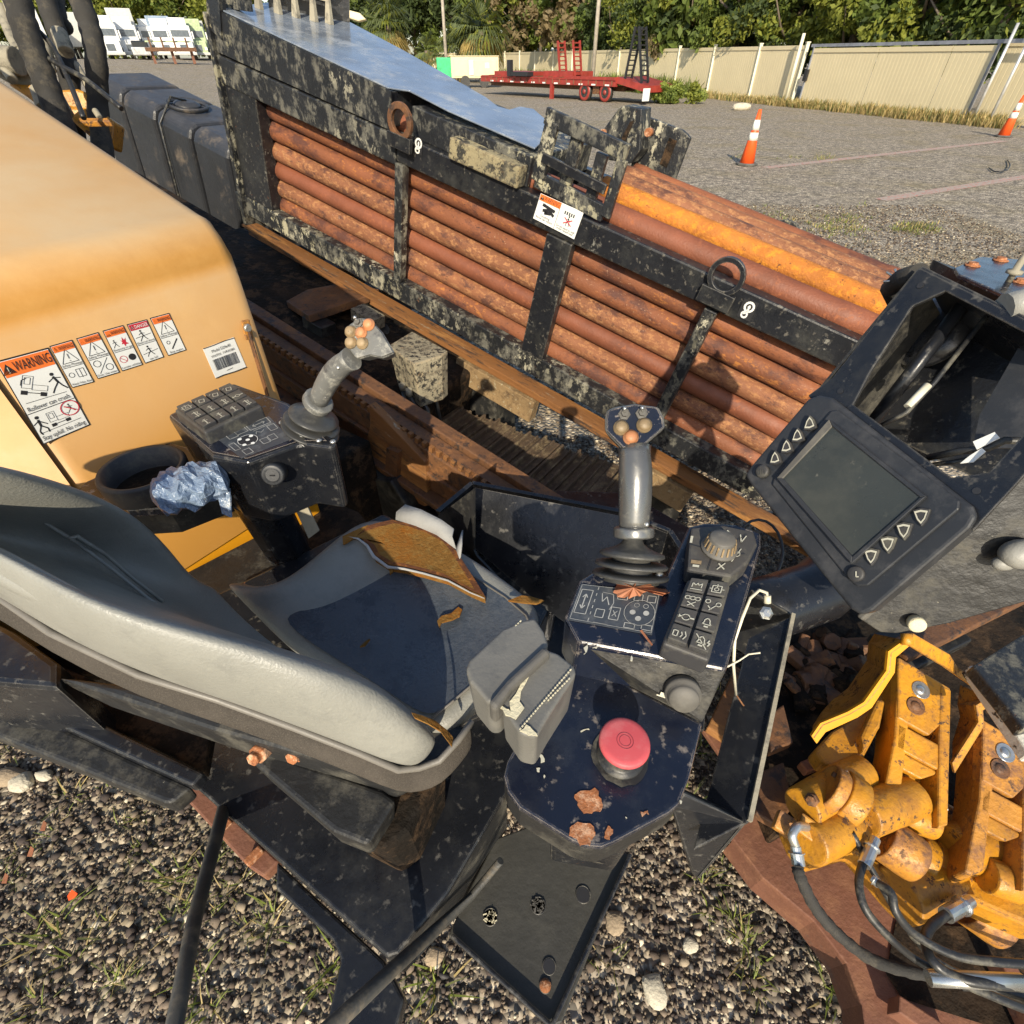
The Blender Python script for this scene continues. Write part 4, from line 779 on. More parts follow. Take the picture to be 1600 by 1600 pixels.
# ------------------------------------------------------------------ armrest pad (folded, split vinyl)
def spad(rows_, pl, name, mat, th, parent=None, bulge=.02):
    pass
ap = [(872, 1020), (898, 1040), (901, 1052), (862, 1112), (838, 1152), (812, 1146), (786, 1108), (782, 1100), (850, 1012)]
ar = part('armrest', B().pic(Z(1.255), [(818, 968), (836, 964), (850, 985), (858, 1006), (848, 1018), (778, 1098), (762, 1098), (734, 1065), (727, 1045), (733, 1030), (785, 982)], .075, taper=.9), M['vinylpad'], bevel=.02, seg=5)
part('armrest_front', B().pic(Z(1.252), ap, .07, taper=.92), M['vinylpad'], ar, bevel=.018, seg=5)
part('armrest_strap', B().pic(Z(1.262), [(850, 1008), (862, 1018), (800, 1075), (775, 1109), (762, 1098), (792, 1062)], .03), M['rubber'], ar, bevel=.004)
arp = Z(1.2535)
for pts in ([(821, 1056), (826, 1058), (814, 1080), (812, 1096), (806, 1124), (790, 1118), (776, 1104), (779, 1100), (792, 1108), (798, 1112), (806, 1084), (816, 1064)], [(812, 1142), (822, 1132), (834, 1142), (840, 1150), (826, 1149)], [(800, 1038), (830, 1012), (834, 1015), (806, 1042)]): blob(pts, arp, 'crack', 'split_foam', ar, .0006)
S = Sheet([(780, 982), (880, 1020), (838, 1150), (735, 1050)], arp, .001)
b = B()
for (x0, y0), (x1, y1), k in (((736, 1046), (816, 968), 22), ((812, 1140), (894, 1044), 24), ((856, 1095), (892, 1058), 10)):
    for i in range(k):
        t0, t1 = i/k, (i+.55)/k; a, c = arp.at(x0+(x1-x0)*t0, y0+(y1-y0)*t0, .001), arp.at(x0+(x1-x0)*t1, y0+(y1-y0)*t1, .001); b.bar(a, c, .0012, .0008)
kind(part('stitches', b, M['crack'], ar), 'stuff')
# ------------------------------------------------------------------ seat
def sgrid(rows):                                                # rows of (x, y, t) or (x, y, 'z', z)
    out = []
    for r in rows:
        out.append([pz(q[0], q[1], q[2]) for q in r])
    return out
# backrest rows run from the upper left edge across the hollow to the outer seam; z is height
bk = [
 [(338, 912, .965), (352, 930, .958), (400, 978, .955), (470, 1030, .957), (545, 1072, .965), (610, 1105, .975), (655, 1125, .985), (682, 1140, 1.0), (694, 1163, .99), (676, 1190, .965), (655, 1203, .945)],
 [(322, 908, .985), (330, 935, .972), (372, 985, .965), (440, 1034, .968), (505, 1056, .985), (570, 1076, 1.01), (632, 1096, 1.045), (648, 1120, 1.05), (648, 1155, 1.035), (634, 1188, .995), (622, 1206, .965)],
 [(295, 893, 1.03), (290, 925, 1.00), (320, 972, .985), (385, 1012, .995), (455, 1032, 1.03), (530, 1046, 1.07), (588, 1056, 1.105), (590, 1085, 1.105), (582, 1125, 1.08), (570, 1165, 1.035), (562, 1180, 1.0)],
 [(262, 860, 1.09), (245, 900, 1.05), (262, 944, 1.03), (330, 984, 1.04), (400, 1002, 1.08), (462, 1020, 1.12), (510, 1034, 1.16), (504, 1062, 1.16), (488, 1100, 1.13), (470, 1130, 1.08), (460, 1140, 1.045)],
 [(215, 820, 1.16), (190, 860, 1.11), (185, 905, 1.08), (240, 948, 1.09), (310, 970, 1.13), (360, 986, 1.17), (400, 1001, 1.205), (390, 1026, 1.20), (370, 1062, 1.17), (350, 1086, 1.12), (340, 1096, 1.085)],
 [(150, 790, 1.24), (110, 828, 1.18), (98, 872, 1.14), (140, 914, 1.145), (200, 940, 1.18), (250, 960, 1.215), (285, 974, 1.245), (272, 998, 1.24), (250, 1032, 1.205), (228, 1050, 1.16), (218, 1058, 1.125)],
 [(60, 765, 1.32), (15, 800, 1.25), (2, 845, 1.20), (30, 885, 1.20), (75, 912, 1.23), (112, 926, 1.26), (140, 936, 1.28), (128, 958, 1.27), (108, 982, 1.235), (92, 990, 1.19), (80, 992, 1.155)],
 [(-60, 745, 1.38), (-105, 772, 1.31), (-115, 798, 1.26), (-90, 820, 1.255), (-55, 832, 1.28), (-30, 840, 1.30), (-10, 850, 1.315), (-20, 872, 1.30), (-40, 890, 1.265), (-58, 892, 1.22), (-68, 890, 1.185)],
 [(-200, 740, 1.40), (-240, 758, 1.34), (-250, 772, 1.30), (-230, 780, 1.29), (-200, 782, 1.31), (-185, 786, 1.33), (-170, 790, 1.335), (-190, 808, 1.32), (-215, 822, 1.28), (-240, 822, 1.23), (-250, 818, 1.19)]]
b = B(); b.grid(sgrid(bk)); seatb = part('seat_backrest', b, M['vinyl'], sub=2, solid=.03); lab(seatb, 'curved grey vinyl seat back with thick side bolster')
# crease welts inside the backrest
for pts in ([(8, 800, 1.248), (25, 795, 1.25), (60, 810, 1.222), (120, 848, 1.172), (180, 893, 1.118), (235, 938, 1.075), (290, 972, 1.035)], [(108, 842, 1.192), (120, 838, 1.19), (165, 866, 1.135), (210, 905, 1.09), (255, 940, 1.055)]):
    part('seat_welt', B().tube([pz(x, y, z+.003) for x, y, z in pts], .003, 6), M['vinyl'], seatb)
# outer mesh band and hard shell behind the seam
sm = [(r[-1][0], r[-1][1], r[-1][2]) for r in bk]
seam = [(738, 1130, .965), (716, 1160, .96), (686, 1192, .955)]+sm
def band(seq, dy, dz, out=(0, 0)): return [[pz(x+out[0], y+out[1], z) for x, y, z in seq], [pz(x+out[0]*1.6+2, y+dy*.5+out[1], z+dz*.4) for x, y, z in seq], [pz(x+4, y+dy, z+dz) for x, y, z in seq]]
b = B(); b.grid(band([(x, y-4, z+.003) for x, y, z in seam], 42, -.035)); part('seat_mesh_band', b, M['fabric'], seatb, sub=1, solid=.006)
part('seat_piping', B().tube([pz(x, y-3, z+.004) for x, y, z in seam], .005, 8), M['vinyldk'], seatb)
# cushion
cu = [[(335, 905), (372, 914), (408, 912), (440, 898), (478, 868), (512, 838), (545, 812), (578, 801)],
      [(352, 925), (395, 930), (440, 926), (485, 905), (525, 878), (560, 850), (595, 828), (640, 812)],
      [(385, 960), (430, 962), (490, 950), (540, 930), (590, 905), (630, 882), (665, 862), (700, 838)],
      [(440, 1010), (490, 1008), (550, 990), (605, 966), (655, 944), (700, 920), (735, 898), (765, 880)],
      [(510, 1055), (560, 1050), (615, 1030), (668, 1006), (715, 982), (755, 956), (790, 934), (815, 915)],
      [(580, 1098), (620, 1090), (665, 1068), (710, 1040), (752, 1010), (790, 985), (822, 962), (840, 940)],
      [(640, 1140), (672, 1125), (705, 1098), (742, 1066), (775, 1036), (805, 1010), (832, 985), (848, 950)],
      [(690, 1172), (710, 1150), (735, 1125), (762, 1095), (792, 1062), (818, 1035), (842, 1005), (850, 965)]]
zz0 = [[.95, .955, .965, .965, .965, .965, .965, .94], [.95, .955, .962, .962, .965, .97, .97, .955], [.945, .94, .935, .935, .938, .945, .955, .955], [.942, .935, .93, .928, .93, .938, .95, .952],
      [.942, .935, .93, .928, .93, .938, .95, .952], [.948, .94, .935, .934, .938, .945, .955, .95], [.955, .955, .955, .957, .96, .965, .965, .945], [.93, .935, .94, .945, .95, .95, .945, .92]]
zz = [[z-(.020 if j == 0 else .006 if j == 1 and i < 7 else 0) for j, z in enumerate(r)] for i, r in enumerate(zz0)]
b = B(); b.grid([[pz(x, y, z) for (x, y), z in zip(r, zr)] for r, zr in zip(cu, zz)]); cush = part('seat_cushion', b, M['vinyl'], sub=2, solid=.06); lab(cush, 'grey vinyl seat cushion with torn front edge')
# torn area: foam slab, pale peeled flap, small tears
pan = [[pz(x, y, z+.0035) for (x, y), z in list(zip(r, zr))[1:7]] for r, zr in list(zip(cu, zz))[2:7]]
b = B(); b.grid(pan); part('wet_seat_panel', b, M['vinylin'], cush, sub=2)
for row in ([r[-1] for r in pan], pan[-1]): part('seat_seam', B().tube(row, .0022, 6), M['vinyldk'], cush)
zc_ = .974
foam = [(537, 838), (560, 826), (585, 818), (612, 812), (640, 818), (672, 830), (700, 845), (714, 862), (732, 890), (748, 915), (758, 932), (735, 922), (700, 903), (660, 892), (630, 885), (608, 882), (585, 868), (575, 850), (560, 840)]
b = B(); pts = [pz(x, y, zc_) for x, y in foam]; c = pz(645, 858, zc_-.004); K = len(pts)
mid = [c+(p_-c)*.86+Zv*.001 for p_ in pts]
b.add(pts+mid+[c], [(i, (i+1) % K, K+(i+1) % K, K+i) for i in range(K)], 1, sm=True); b.add(pts+mid+[c], [(K+i, K+(i+1) % K, 2*K) for i in range(K)], sm=True); b.prism([pz(x, y, zc_-.001) for x, y in foam], -Zv*.02)
M['foamdk'] = mk('burnt_brown_foam_edge', (.10, .032, .008), .95, layers=[((.26, .09, .012), 40, .5, .15, .95)], bump=.6, bs=120)
part('torn_foam', b, [M['foam'], M['foamdk']], cush)
part('torn_vinyl_lip', B().tube([pz(x, y, zc_+.001) for x, y in ((540, 838), (560, 842), (574, 853), (584, 870), (606, 886), (632, 889), (662, 896), (700, 907), (735, 926), (757, 935))], [.0008, .002, .003, .0035, .003, .0025, .0022, .002, .0015, .0008], 6), M['backing'], cush)
b = B(); b.grid([[pz(618, 812, zc_), pz(650, 822, zc_), pz(682, 836, zc_), pz(712, 858, zc_)], [pz(619, 800, zc_+.012), pz(652, 806, zc_+.014), pz(684, 820, zc_+.014), pz(706, 838, zc_+.012)], [pz(633, 788, zc_+.018), pz(658, 796, zc_+.022), pz(690, 812, zc_+.022), pz(709, 826, zc_+.015)]])
part('peeled_vinyl_flap', b, M['backing'], cush, solid=.003)
b = B(); b.grid([[pz(712, 858, zc_), pz(722, 828, zc_+.02)], [pz(718, 874, zc_), pz(721, 850, zc_+.012)]]); part('peeled_vinyl_flap', b, M['backing'], cush, solid=.003)
for i, (pts, z) in enumerate((([(683, 970), (690, 962), (705, 958), (716, 948), (722, 952), (718, 962), (706, 968), (690, 972), (686, 980)], .944), ([(794, 938), (815, 930), (830, 932), (850, 938), (838, 943), (815, 941)], .966), ([(562, 1010), (572, 1001), (578, 998), (570, 1008)], .942),
                            ([(535, 838), (560, 826), (575, 820), (558, 836), (545, 845), (536, 850)], .972), ([(603, 878), (616, 882), (614, 892), (609, 897), (607, 886)], .966))): part('vinyl_tear', B().pic(Z(z+.004), pts, .004), M['foam'], cush)
b = B(); q = [(643, 1113), (660, 1118), (680, 1126), (698, 1140), (708, 1152), (706, 1166), (700, 1158), (688, 1142), (668, 1130), (648, 1121)]
b.prism([pz(x, y, 1.055-.0011*(x-643)+.006) for x, y in q], -Zv*.004); part('vinyl_tear', b, M['foam'], seatb)
part('seat_side_shroud', B().pic(Z(.93), [(-90, 930), (20, 985), (90, 1035), (90, 1075), (-90, 1060)], .25), M['blackclean'], bevel=.01)
# under seat shell and slides
b = B(); b.pic(Z(.93), [(60, 1050), (330, 1140), (600, 1215), (625, 1232), (700, 1190), (745, 1140), (700, 1120), (300, 1080)], .09, taper=.82); part('seat_shell', b, M['blackgrime'], bevel=.012, seg=3)
b = B(); b.pic(Z(.86), [(395, 1165), (600, 1235), (620, 1250), (575, 1322), (520, 1300), (392, 1190)], .07, taper=.9); part('seat_slide_box', b, M['blackgrime'], bevel=.008, seg=3)
for x, y in ((402, 1180), (462, 1178)): part('rusty_bolt', B().lathe(pz(x, y, .90), Vec((-.2, -.8, .4)), [(.016, -.02), (.016, 0), (.011, .002), (.011, .012)], 6, sm=False), M['rustspot'], bevel=.002)
b = B(); b.pic(Z(.80), [(520, 1290), (600, 1240), (660, 1190), (700, 1180), (640, 1300), (600, 1330)], .18, taper=.8); part('seat_riser', b, M['dark'], bevel=.01)
b = B(); b.pic(Z(.84), [(330, 930), (600, 800), (860, 950), (790, 1100), (640, 1180), (500, 1130)], .06, taper=.9); part('seat_pan', b, M['black'], bevel=.01)
# ------------------------------------------------------------------ platform, fender, step
part('platform_plate', B().pic(Z(.62), [(285, 1168), (300, 1225), (436, 1345), (604, 1496), (622, 1490), (700, 1395), (800, 1225), (830, 1120), (700, 1100), (400, 1100)], .02), M['blackclean'], bevel=.006, seg=3)
b = B(); q = [pz(604, 1496, .60), pz(302, 1226, .60)]; b.prism([q[0], q[1], q[1]-Zv*.05, q[0]-Zv*.05], Vec((.01, .01, 0))); part('platform_edge', b, M['black'], bevel=.003)
b = B(); q = [pz(612, 1494, .60), pz(700, 1394, .60), pz(792, 1240, .60)]; b.prism([q[0], q[1], q[2], q[2]-Zv*.20, q[1]-Zv*.20, q[0]-Zv*.17], Vec((-.01, .0, 0))); part('platform_side_wall', b, M['blackgrime'], bevel=.002)
b = B(); b.pic(Z(.50), [(432, 1345), (600, 1500), (632, 1560), (610, 1640), (500, 1640), (532, 1500), (520, 1470), (430, 1388)], .05); part('lower_step_box', b, M['blackclean'], bevel=.006, seg=3)
b = B(); b.pic(Z(.56), [(330, 1170), (520, 1180), (680, 1190), (760, 1180), (785, 1200), (730, 1330), (690, 1400), (680, 1395), (712, 1235), (600, 1240), (400, 1210)], .0); 
stp_pts = [(700, 1462), (728, 1400), (775, 1310), (830, 1290), (985, 1335), (975, 1355), (878, 1598), (862, 1604), (845, 1590)]
st = part('step_plate', B().pic(Z(.42), stp_pts, .012), M['stepg'], bevel=.003)
for a, c in (((706, 1462), (862, 1604)), ((862, 1604), (985, 1335))): part('step_rim', B().bar(pz(*a, .432), pz(*c, .432), .008, .014), M['blackclean'], bevel=.003)
for i, (x, y, r) in enumerate(((766, 1433, 12), (841, 1415, 12), (911, 1398, 12), (858, 1510, 11), (852, 1540, 10))):
    rad = (pz(x+r, y, .42)-pz(x, y, .42)).length
    h_ = part('step_hole', B().lathe(pz(x, y, .42), Zv, [(rad, -.02), (rad, .0022), (rad*.86, .0024), (rad*.86, -.0)], 24), M['black'], st)
    if i < 2:
        b = B()
        for k in range(44):
            a = rng.random()*6.28; r1 = rng.random()*rad*.8; c = pz(x, y, .424)+Vec((math.cos(a)*r1, math.sin(a)*r1, 0)); d = Vec((rng.normal(), rng.normal(), 0)).normalized()*.004; b.bar(c-d, c+d, .002, .001)
        kind(part('grass_clippings', b, M['crack' if i == 0 else 'rubber'], st), 'stuff')
    elif i == 4: part('rusty_washer', B().lathe(pz(x, y, .422), Zv, [(rad*.9, 0), (rad*.9, .002), (rad*.2, .002)], 16), M['rustspot'], st)
    else: part('hole_dark', B().lathe(pz(x, y, .4225), Zv, [(rad*.86, 0), (rad*.85, .0004)], 20), M['ink'], st)
b = B(); b.pic(Z(.78), [(-60, 1040), (70, 1085), (200, 1150), (318, 1207), (300, 1228), (150, 1160), (-60, 1062)], .03); part('fender_top', b, M['blackclean'], bevel=.006, seg=3)
b = B(); b.pic(Z(.76), [(-60, 1062), (150, 1160), (300, 1229), (268, 1256), (255, 1254), (120, 1200), (-60, 1130)], .05, taper=.97); part('fender_side', b, M['blackgrime'], bevel=.008, seg=3)
b = B(); b.pic(Z(.74), [(-60, 960), (70, 1030), (330, 1140), (318, 1206), (70, 1084), (-60, 1038)], .03); part('fender_inner', b, M['dark'], bevel=.004)
b = B(); b.pic(Z(.30), [(282, 1240), (310, 1226), (436, 1345), (412, 1370), (385, 1352)], .04); o = part('muddy_rear_pad', b, M['rustplate'], bevel=.005)
for (x, y) in ((345, 1292), (395, 1338)): part('pad_cleat', B().bar(pz(x-10, y+12, .315), pz(x+14, y-12, .315), .018, .02), M['rustspot'], o, bevel=.003)
# grab rails near the operator side
M['rail'] = mk('weathered_grey_rail', (.06, .058, .052), .5, layers=[((.16, .13, .09), 18, .5, .2, .8)], bump=.15)
part('grab_rail', B().tube([pz(352, 1250, .56), pt(350, 1262, 1.0), pt(340, 1300, .93), pt(303, 1440, .75), pt(262, 1660, .55)], [.013, .0125, .012, .011, .010], 12), M['rail'])
part('grab_rail', B().tube([pz(782, 1345, .55), pt(735, 1402, 1.02), pt(640, 1490, .8), pt(480, 1640, .6)], [.007, .008, .010, .011], 12), M['rail'])
# ------------------------------------------------------------------ black foot well and frame panels
b = B(); b.pic(Z(.80), [(684, 802), (740, 757), (965, 800), (1040, 828), (1075, 880), (960, 1000), (900, 980), (845, 930), (760, 870)], .006); 
part('foot_well_liner', B().pic(PX(840, 870, 1.22, (-.3, -.7, .6)), [(686, 808), (742, 762), (970, 806), (1000, 830), (990, 930), (900, 985), (850, 950)], .006), M['blackclean'])
fw = B(); q = [pz(684, 802, .80), pz(738, 757, .80), pz(968, 801, .80), pz(1046, 832, .80), pz(1080, 885, .80)]
for a, c in zip(q[:-1], q[1:]): fw.prism([a, c, c-Zv*.38, a-Zv*.38], (c-a).cross(Zv).normalized()*.006); fw.bar(a+Zv*.004, c+Zv*.004, .014, .008)
part('foot_well_wall', fw, M['blackclean'], bevel=.001)
part('foot_well_floor', B().pic(Z(.52), [(640, 760), (980, 770), (1120, 850), (1100, 1140), (820, 1200), (700, 1100)], .01), M['black'])
b = B(); b.pic(PX(900, 940, 1.02, (-.6, -.7, .2)), [(684, 806), (740, 764), (740, 860), (760, 900), (850, 950), (846, 975)], .006); part('foot_well_liner', b, M['blackgrime'])
part('foot_well_rib', B().bar(pz(886, 840, .78), pz(855, 1000, .60), .018, .03), M['blackclean'], bevel=.003); part('foot_well_rib', B().bar(pz(886, 840, .78), pz(940, 862, .78), .012, .012), M['blackclean'], bevel=.002)
part('console_support', B().pic(Z(1.11), [(905, 930), (1130, 900), (1130, 1040), (1060, 1210), (860, 1180), (880, 1060)], .5, taper=.8), M['black'], bevel=.01)
# bracket frame right of the console
zf = .98
bf = B(); q = [pz(1176, 925, zf), pz(1238, 962, zf), pz(1170, 1284, zf-.06)]
bf.prism([q[0], q[1], q[1]-Zv*.16, q[0]-Zv*.16], Vec((0, .008, 0))); part('bracket_frame_plate', bf, M['black'], bevel=.002)
bf = B(); d_ = (q[2]-q[1]).normalized(); sd_ = Vec((-.9, -.3, -.35)).normalized()
bf.prism([q[1], q[2], q[2]+sd_*.085, q[1]+sd_*.085], d_.cross(sd_).normalized()*.006); part('bracket_frame_plate', bf, M['blackclean'], bevel=.002)
part('bracket_edge', B().bar(q[1]+Zv*.003, q[2]+Zv*.003, .006, .010), M['ivory'] if False else M['tanfit'])
tq = [pz(1068, 1238, .96), pz(1166, 1286, .92), pz(1093, 1372, .70), pz(1082, 1368, .70), pz(1050, 1262, .94)]
part('corner_gusset', B().prism(tq, Vec((0, .012, -.01))), M['blackclean'], bevel=.004); part('corner_gusset', B().prism([tq[1], tq[2], tq[2]+Vec((.02, .08, 0)), tq[1]+Vec((.02, .08, -.02))], Vec((-.004, 0, 0))), M['blackclean'])
part('bracket_bolt', B().lathe(pz(1195, 958, zf+.0), Vec((0, -.6, .8)), [(.012, 0), (.012, .006), (.007, .009)], 6, sm=False), M['steel'])
cw = [pz(1178, 945, 1.0), pz(1186, 922, 1.03), pz(1196, 920, 1.04), pz(1200, 930, 1.02)]
o = mesh_obj('white_cable', B().tube([pz(1150, 1085, .95), pz(1146, 1040, 1.05), pz(1148, 1000, 1.10)]+[pz(1160, 965, 1.12), pz(1172, 935, 1.13), pz(1186, 922, 1.13), pz(1198, 926, 1.12), pz(1199, 936, 1.11)], .0022, 8), M['cordw']); tag(o, 'thin dirty white cable looping down the right edge of the glossy black console', 'cable')
part('cable_plug', B().tube([pz(1199, 930, 1.115), pz(1199, 942, 1.105)], .005, 10), M['cordw'], o)
o = mesh_obj('loose_wire', B().tube([pz(1150, 1085, .95), pz(1160, 1100, .94), pz(1175, 1118, .90), pz(1172, 1145, .85)], .0014, 6), M['rustdk']); tag(o, 'thin dark wire dangling below the white cable beside the console', 'wire')
o = mesh_obj('loose_thread', B().tube([pz(1136, 1042, 1.06), pz(1155, 1032, 1.06), pz(1170, 1022, 1.07), pz(1188, 1020, 1.08)], .0013, 6), M['cordw']); tag(o, 'short frayed pale thread sticking out right of the console edge', 'thread')
# curved black pipe behind the console
part('curved_black_pipe', B().tube([pz(1150, 960, .85), pz(1215, 945, .85), pz(1275, 925, .86), pz(1330, 880, .88), pz(1380, 800, .92)], .065, 24), M['blackclean'])
part('hook_ring', B().tube([pz(1185+38*math.cos(a), 862+50*math.sin(a), .72) for a in [2*math.pi*k/20 for k in range(20)]], .004, 8, ring=True), M['hose'])
# ------------------------------------------------------------------ monitor and its housing
mn = Vec((-.81, -.296, .50)); mp_ = PX(1340, 780, .68, mn)
bez = [(1280, 616), (1300, 620), (1520, 790), (1526, 806), (1515, 825), (1362, 955), (1345, 962), (1328, 952), (1250, 855), (1172, 757), (1163, 742), (1172, 728), (1262, 622)]
mon = part('monitor', B().pic(mp_, bez, .035, taper=.97), M['screenb'], bevel=.005, seg=3); lab(mon, 'dusty charcoal display unit with triangular side keys')
part('monitor_bezel_rim', B().pic(mp_.up(.004), [(1298, 642), (1308, 640), (1500, 782), (1498, 796), (1356, 915), (1338, 916), (1325, 905), (1206, 757), (1210, 745)], .004), M['screenb'], mon, bevel=.002)
part('screen_frame', B().pic(mp_.up(.008), [(1295, 655), (1446, 775), (1330, 880), (1214, 748)], .004), M['rubber'], mon, bevel=.002)
part('monitor_screen', B().pic(mp_.up(.0088), [(1300, 668), (1436, 777), (1332, 868), (1224, 748)], .002), M['lcd'], mon)
for q in ([(1295, 655), (1300, 666), (1222, 748), (1213, 747)], [(1295, 655), (1300, 666), (1437, 777), (1447, 775)], [(1213, 747), (1222, 746), (1332, 870), (1330, 881)], [(1330, 881), (1331, 870), (1437, 777), (1447, 775)]):
    part('screen_lip', B().pic(mp_.up(.011), q, .006), M['rubber' if q[2] == (1222, 748) else 'screenb'], mon, bevel=.001)
ux = (mp_.at(1300, 620)-mp_.at(1300, 680)).normalized()
def tribtn(x, y, down):
    c = mp_.at(x, y, .004); r = Vec((0, 0, 1)); r = (r-mp_.n*r.dot(mp_.n)).normalized(); q = r.cross(mp_.n)
    a1 = (mp_.at(x, y)-mp_.at(x, y+12)); a1.normalize(); q = a1.cross(mp_.n); s = -1 if down else 1
    rt = mp_.at(1300, 700)-mp_.at(1340, 670)
    def shp(k): return [c+a1*(s*.0105*k)+q*0, c+a1*(s*.004*k)+q*.0045*k, c-a1*(s*.0075*k)+q*.0080*k, c-a1*(s*.0095*k), c-a1*(s*.0075*k)-q*.0080*k, c+a1*(s*.004*k)-q*.0045*k]
    b = B(); b.prism([p_+mp_.n*.004 for p_ in shp(1.15)], -mp_.n*.006); o = part('softkey', b, M['key'], mon, bevel=.001)
    f0, f1 = shp(.86), shp(.60); b = B(); n = len(f0)
    b.add([p_+mp_.n*.0046 for p_ in f0]+[p_+mp_.n*.0046 for p_ in f1], [(i, (i+1) % n, n+(i+1) % n, n+i) for i in range(n)]); part('key_outline', b, M['ivory'], o)
for x, y in ((1267, 662), (1248, 681), (1231, 698), (1213, 716)): tribtn(x, y, False)
for x, y in ((1441, 808), (1414, 830), (1389, 851), (1363, 870)): tribtn(x, y, True)
for (x, y, g) in ((1192, 737, 'm'), (1338, 897, 'l')):
    c = mp_.at(x, y, .004); o = part('round_key', B().lathe(c, mp_.n, [(.010, -.003), (.010, .004), (.008, .005), (.002, .0052)], 20), M['key'], mon)
    S = Sheet([(x-7, y-7), (x+7, y-7), (x+7, y+7), (x-7, y+7)], mp_, .0095)
    if g == 'l': S.line([(.5, .2), (.5, .8), (.8, .8)], .0014, 'ivory')
    else: S.line([(.25, .25), (.25, .8)], .0009, 'rubber'); S.line([(.5, .25), (.5, .8)], .0009, 'rubber'); S.line([(.75, .25), (.75, .8)], .0009, 'rubber')
    part('key_mark', S.b, [M[k] for k in S.mats], o)
# folded sheet metal housing
hp_ = mp_.up(-.012)
W_ = .62
def frame_piece(pts, name='housing_frame', m='blackclean', pl=hp_, th=.006): return part(name, B().pic(pl, pts, th), M[m], bevel=.0015)
frame_piece([(1430, 424), (1437, 418), (1620, 506), (1620, 530), (1476, 455), (1426, 478), (1360, 580), (1333, 632), (1300, 660), (1262, 618), (1300, 590)])
frame_piece([(1333, 632), (1374, 662), (1486, 746), (1545, 738), (1620, 655), (1640, 700), (1520, 830), (1500, 800), (1270, 620), (1300, 640)])
# side walls going back, away from the viewer
back = -mp_.n*.16+Zv*-.02
def wall(a, c, vec, name='housing_wall', m='blackclean'):
    p0, p1 = hp_.at(*a), hp_.at(*c); b = B(); b.prism([p0, p1, p1+vec, p0+vec], (p1-p0).cross(vec).normalized()*.004); return part(name, b, M[m])
wall((1437, 420), (1640, 520), back); wall((1430, 424), (1270, 618), back, m='blackgrime')
bl = hp_.up(-.17); part('housing_back_wall', B().pic(bl, [(1455, 435), (1720, 540), (1720, 700), (1520, 745), (1335, 655)], .004), M['black'])
part('housing_inner_panel', B().pic(hp_.up(-.10), [(1590, 545), (1640, 540), (1640, 700), (1520, 700), (1530, 650)], .004), M['screenb'])
part('housing_inner_tube', B().tube([hp_.at(1510, 470, -.06), hp_.at(1362, 662, -.06)], .009, 16), M['blackclean'])
part('inner_wall_dome', B().lathe(hp_.at(1448, 520, -.13), hp_.n, [(.055, 0), (.052, .008), (.035, .016), (.01, .02)], 24), M['blackclean'])
o = mesh_obj('sleeved_cable', B().tube([hp_.at(1560, 470, -.05), hp_.at(1460, 598, -.04), hp_.at(1416, 645, -.02), hp_.at(1370, 668, -.03)], .003, 8), M['hose']); tag(o, 'thin black cable with a pale yellow sleeve inside the open monitor housing', 'cable')
part('cable_sleeve', B().tube([hp_.at(1450, 602, -.035), hp_.at(1418, 636, -.022)], .0052, 10), M['cordw'], o)
o = mesh_obj('tagged_cable', B().tube([hp_.at(1450, 715, -.04), hp_.at(1500, 705, -.03), hp_.at(1545, 700, -.03), hp_.at(1570, 688, -.03), hp_.at(1640, 690, -.05)], .0045, 8), M['hose']); tag(o, 'black cable bundle with a white tag in the lower corner of the monitor housing', 'cable')
part('white_tag', B().pic(hp_.up(-.02), [(1520, 690), (1554, 675), (1562, 684), (1526, 702)], .002), M['white'], o); part('white_tag', B().pic(hp_.up(-.021), [(1500, 724), (1515, 712), (1534, 700), (1540, 705), (1520, 722)], .002), M['white'], o)
part('cable_strand', B().tube([hp_.at(1440, 728, -.05), hp_.at(1490, 722, -.04), hp_.at(1540, 712, -.05)], .003, 8), M['hose'], o)
for x, y in ((1313, 611), (1526, 767), (1438, 446)): part('frame_hole', B().lathe(hp_.at(x, y, .0003), hp_.n, [(.004, 0), (.004, .0008)], 14), M['ink'])
part('inner_clip', B().lathe(hp_.at(1415, 600, -.09), hp_.n, [(.010, 0), (.006, .01)], 8), M['blackgrime'])
# outer bottom of the housing (large bent plate under the monitor)
b = B(); q = [(1340, 965), (1520, 815), (1640, 690), (1640, 930), (1480, 975), (1400, 990), (1375, 988)]
um = PX(1480, 900, .76, (-.35, -.80, .30)); part('housing_lower_plate', B().pic(um, q, .006), M['blackgrime'], bevel=.002)
part('housing_edge', B().bar(mp_.at(1345, 966, -.03), mp_.at(1522, 818, -.03), .008, .012), M['rubber'], bevel=.002)
o = part('housing_knob', B().lathe(um.at(1428, 968, .0), um.n, [(.009, -.01), (.009, .006), (.012, .007), (.012, .018), (.010, .020), (.005, .020)], 20), M['crack']); 
part('lever_boot', B().ball(um.at(1597, 866, .02), .026, n=10, squash=(1.1, .8, .8)), M['cloth'], bevel=0)
part('lever_boot', B().ball(um.at(1568, 880, .02), .013, n=8, squash=(1.2, .8, .8)), M['cloth'])
part('cable_bundle', B().tube([hp_.at(1436, 428, -.02), hp_.at(1408, 436, -.05), hp_.at(1392, 450, -.09), hp_.at(1402, 470, -.12)], .014, 10), M['sleeve'])
for d in ((1385, 425), (1380, 440), (1398, 420)): part('zip_tie', B().tube([hp_.at(1405, 438, -.05), hp_.at(*d, -.04)], .0016, 6), M['steel'])
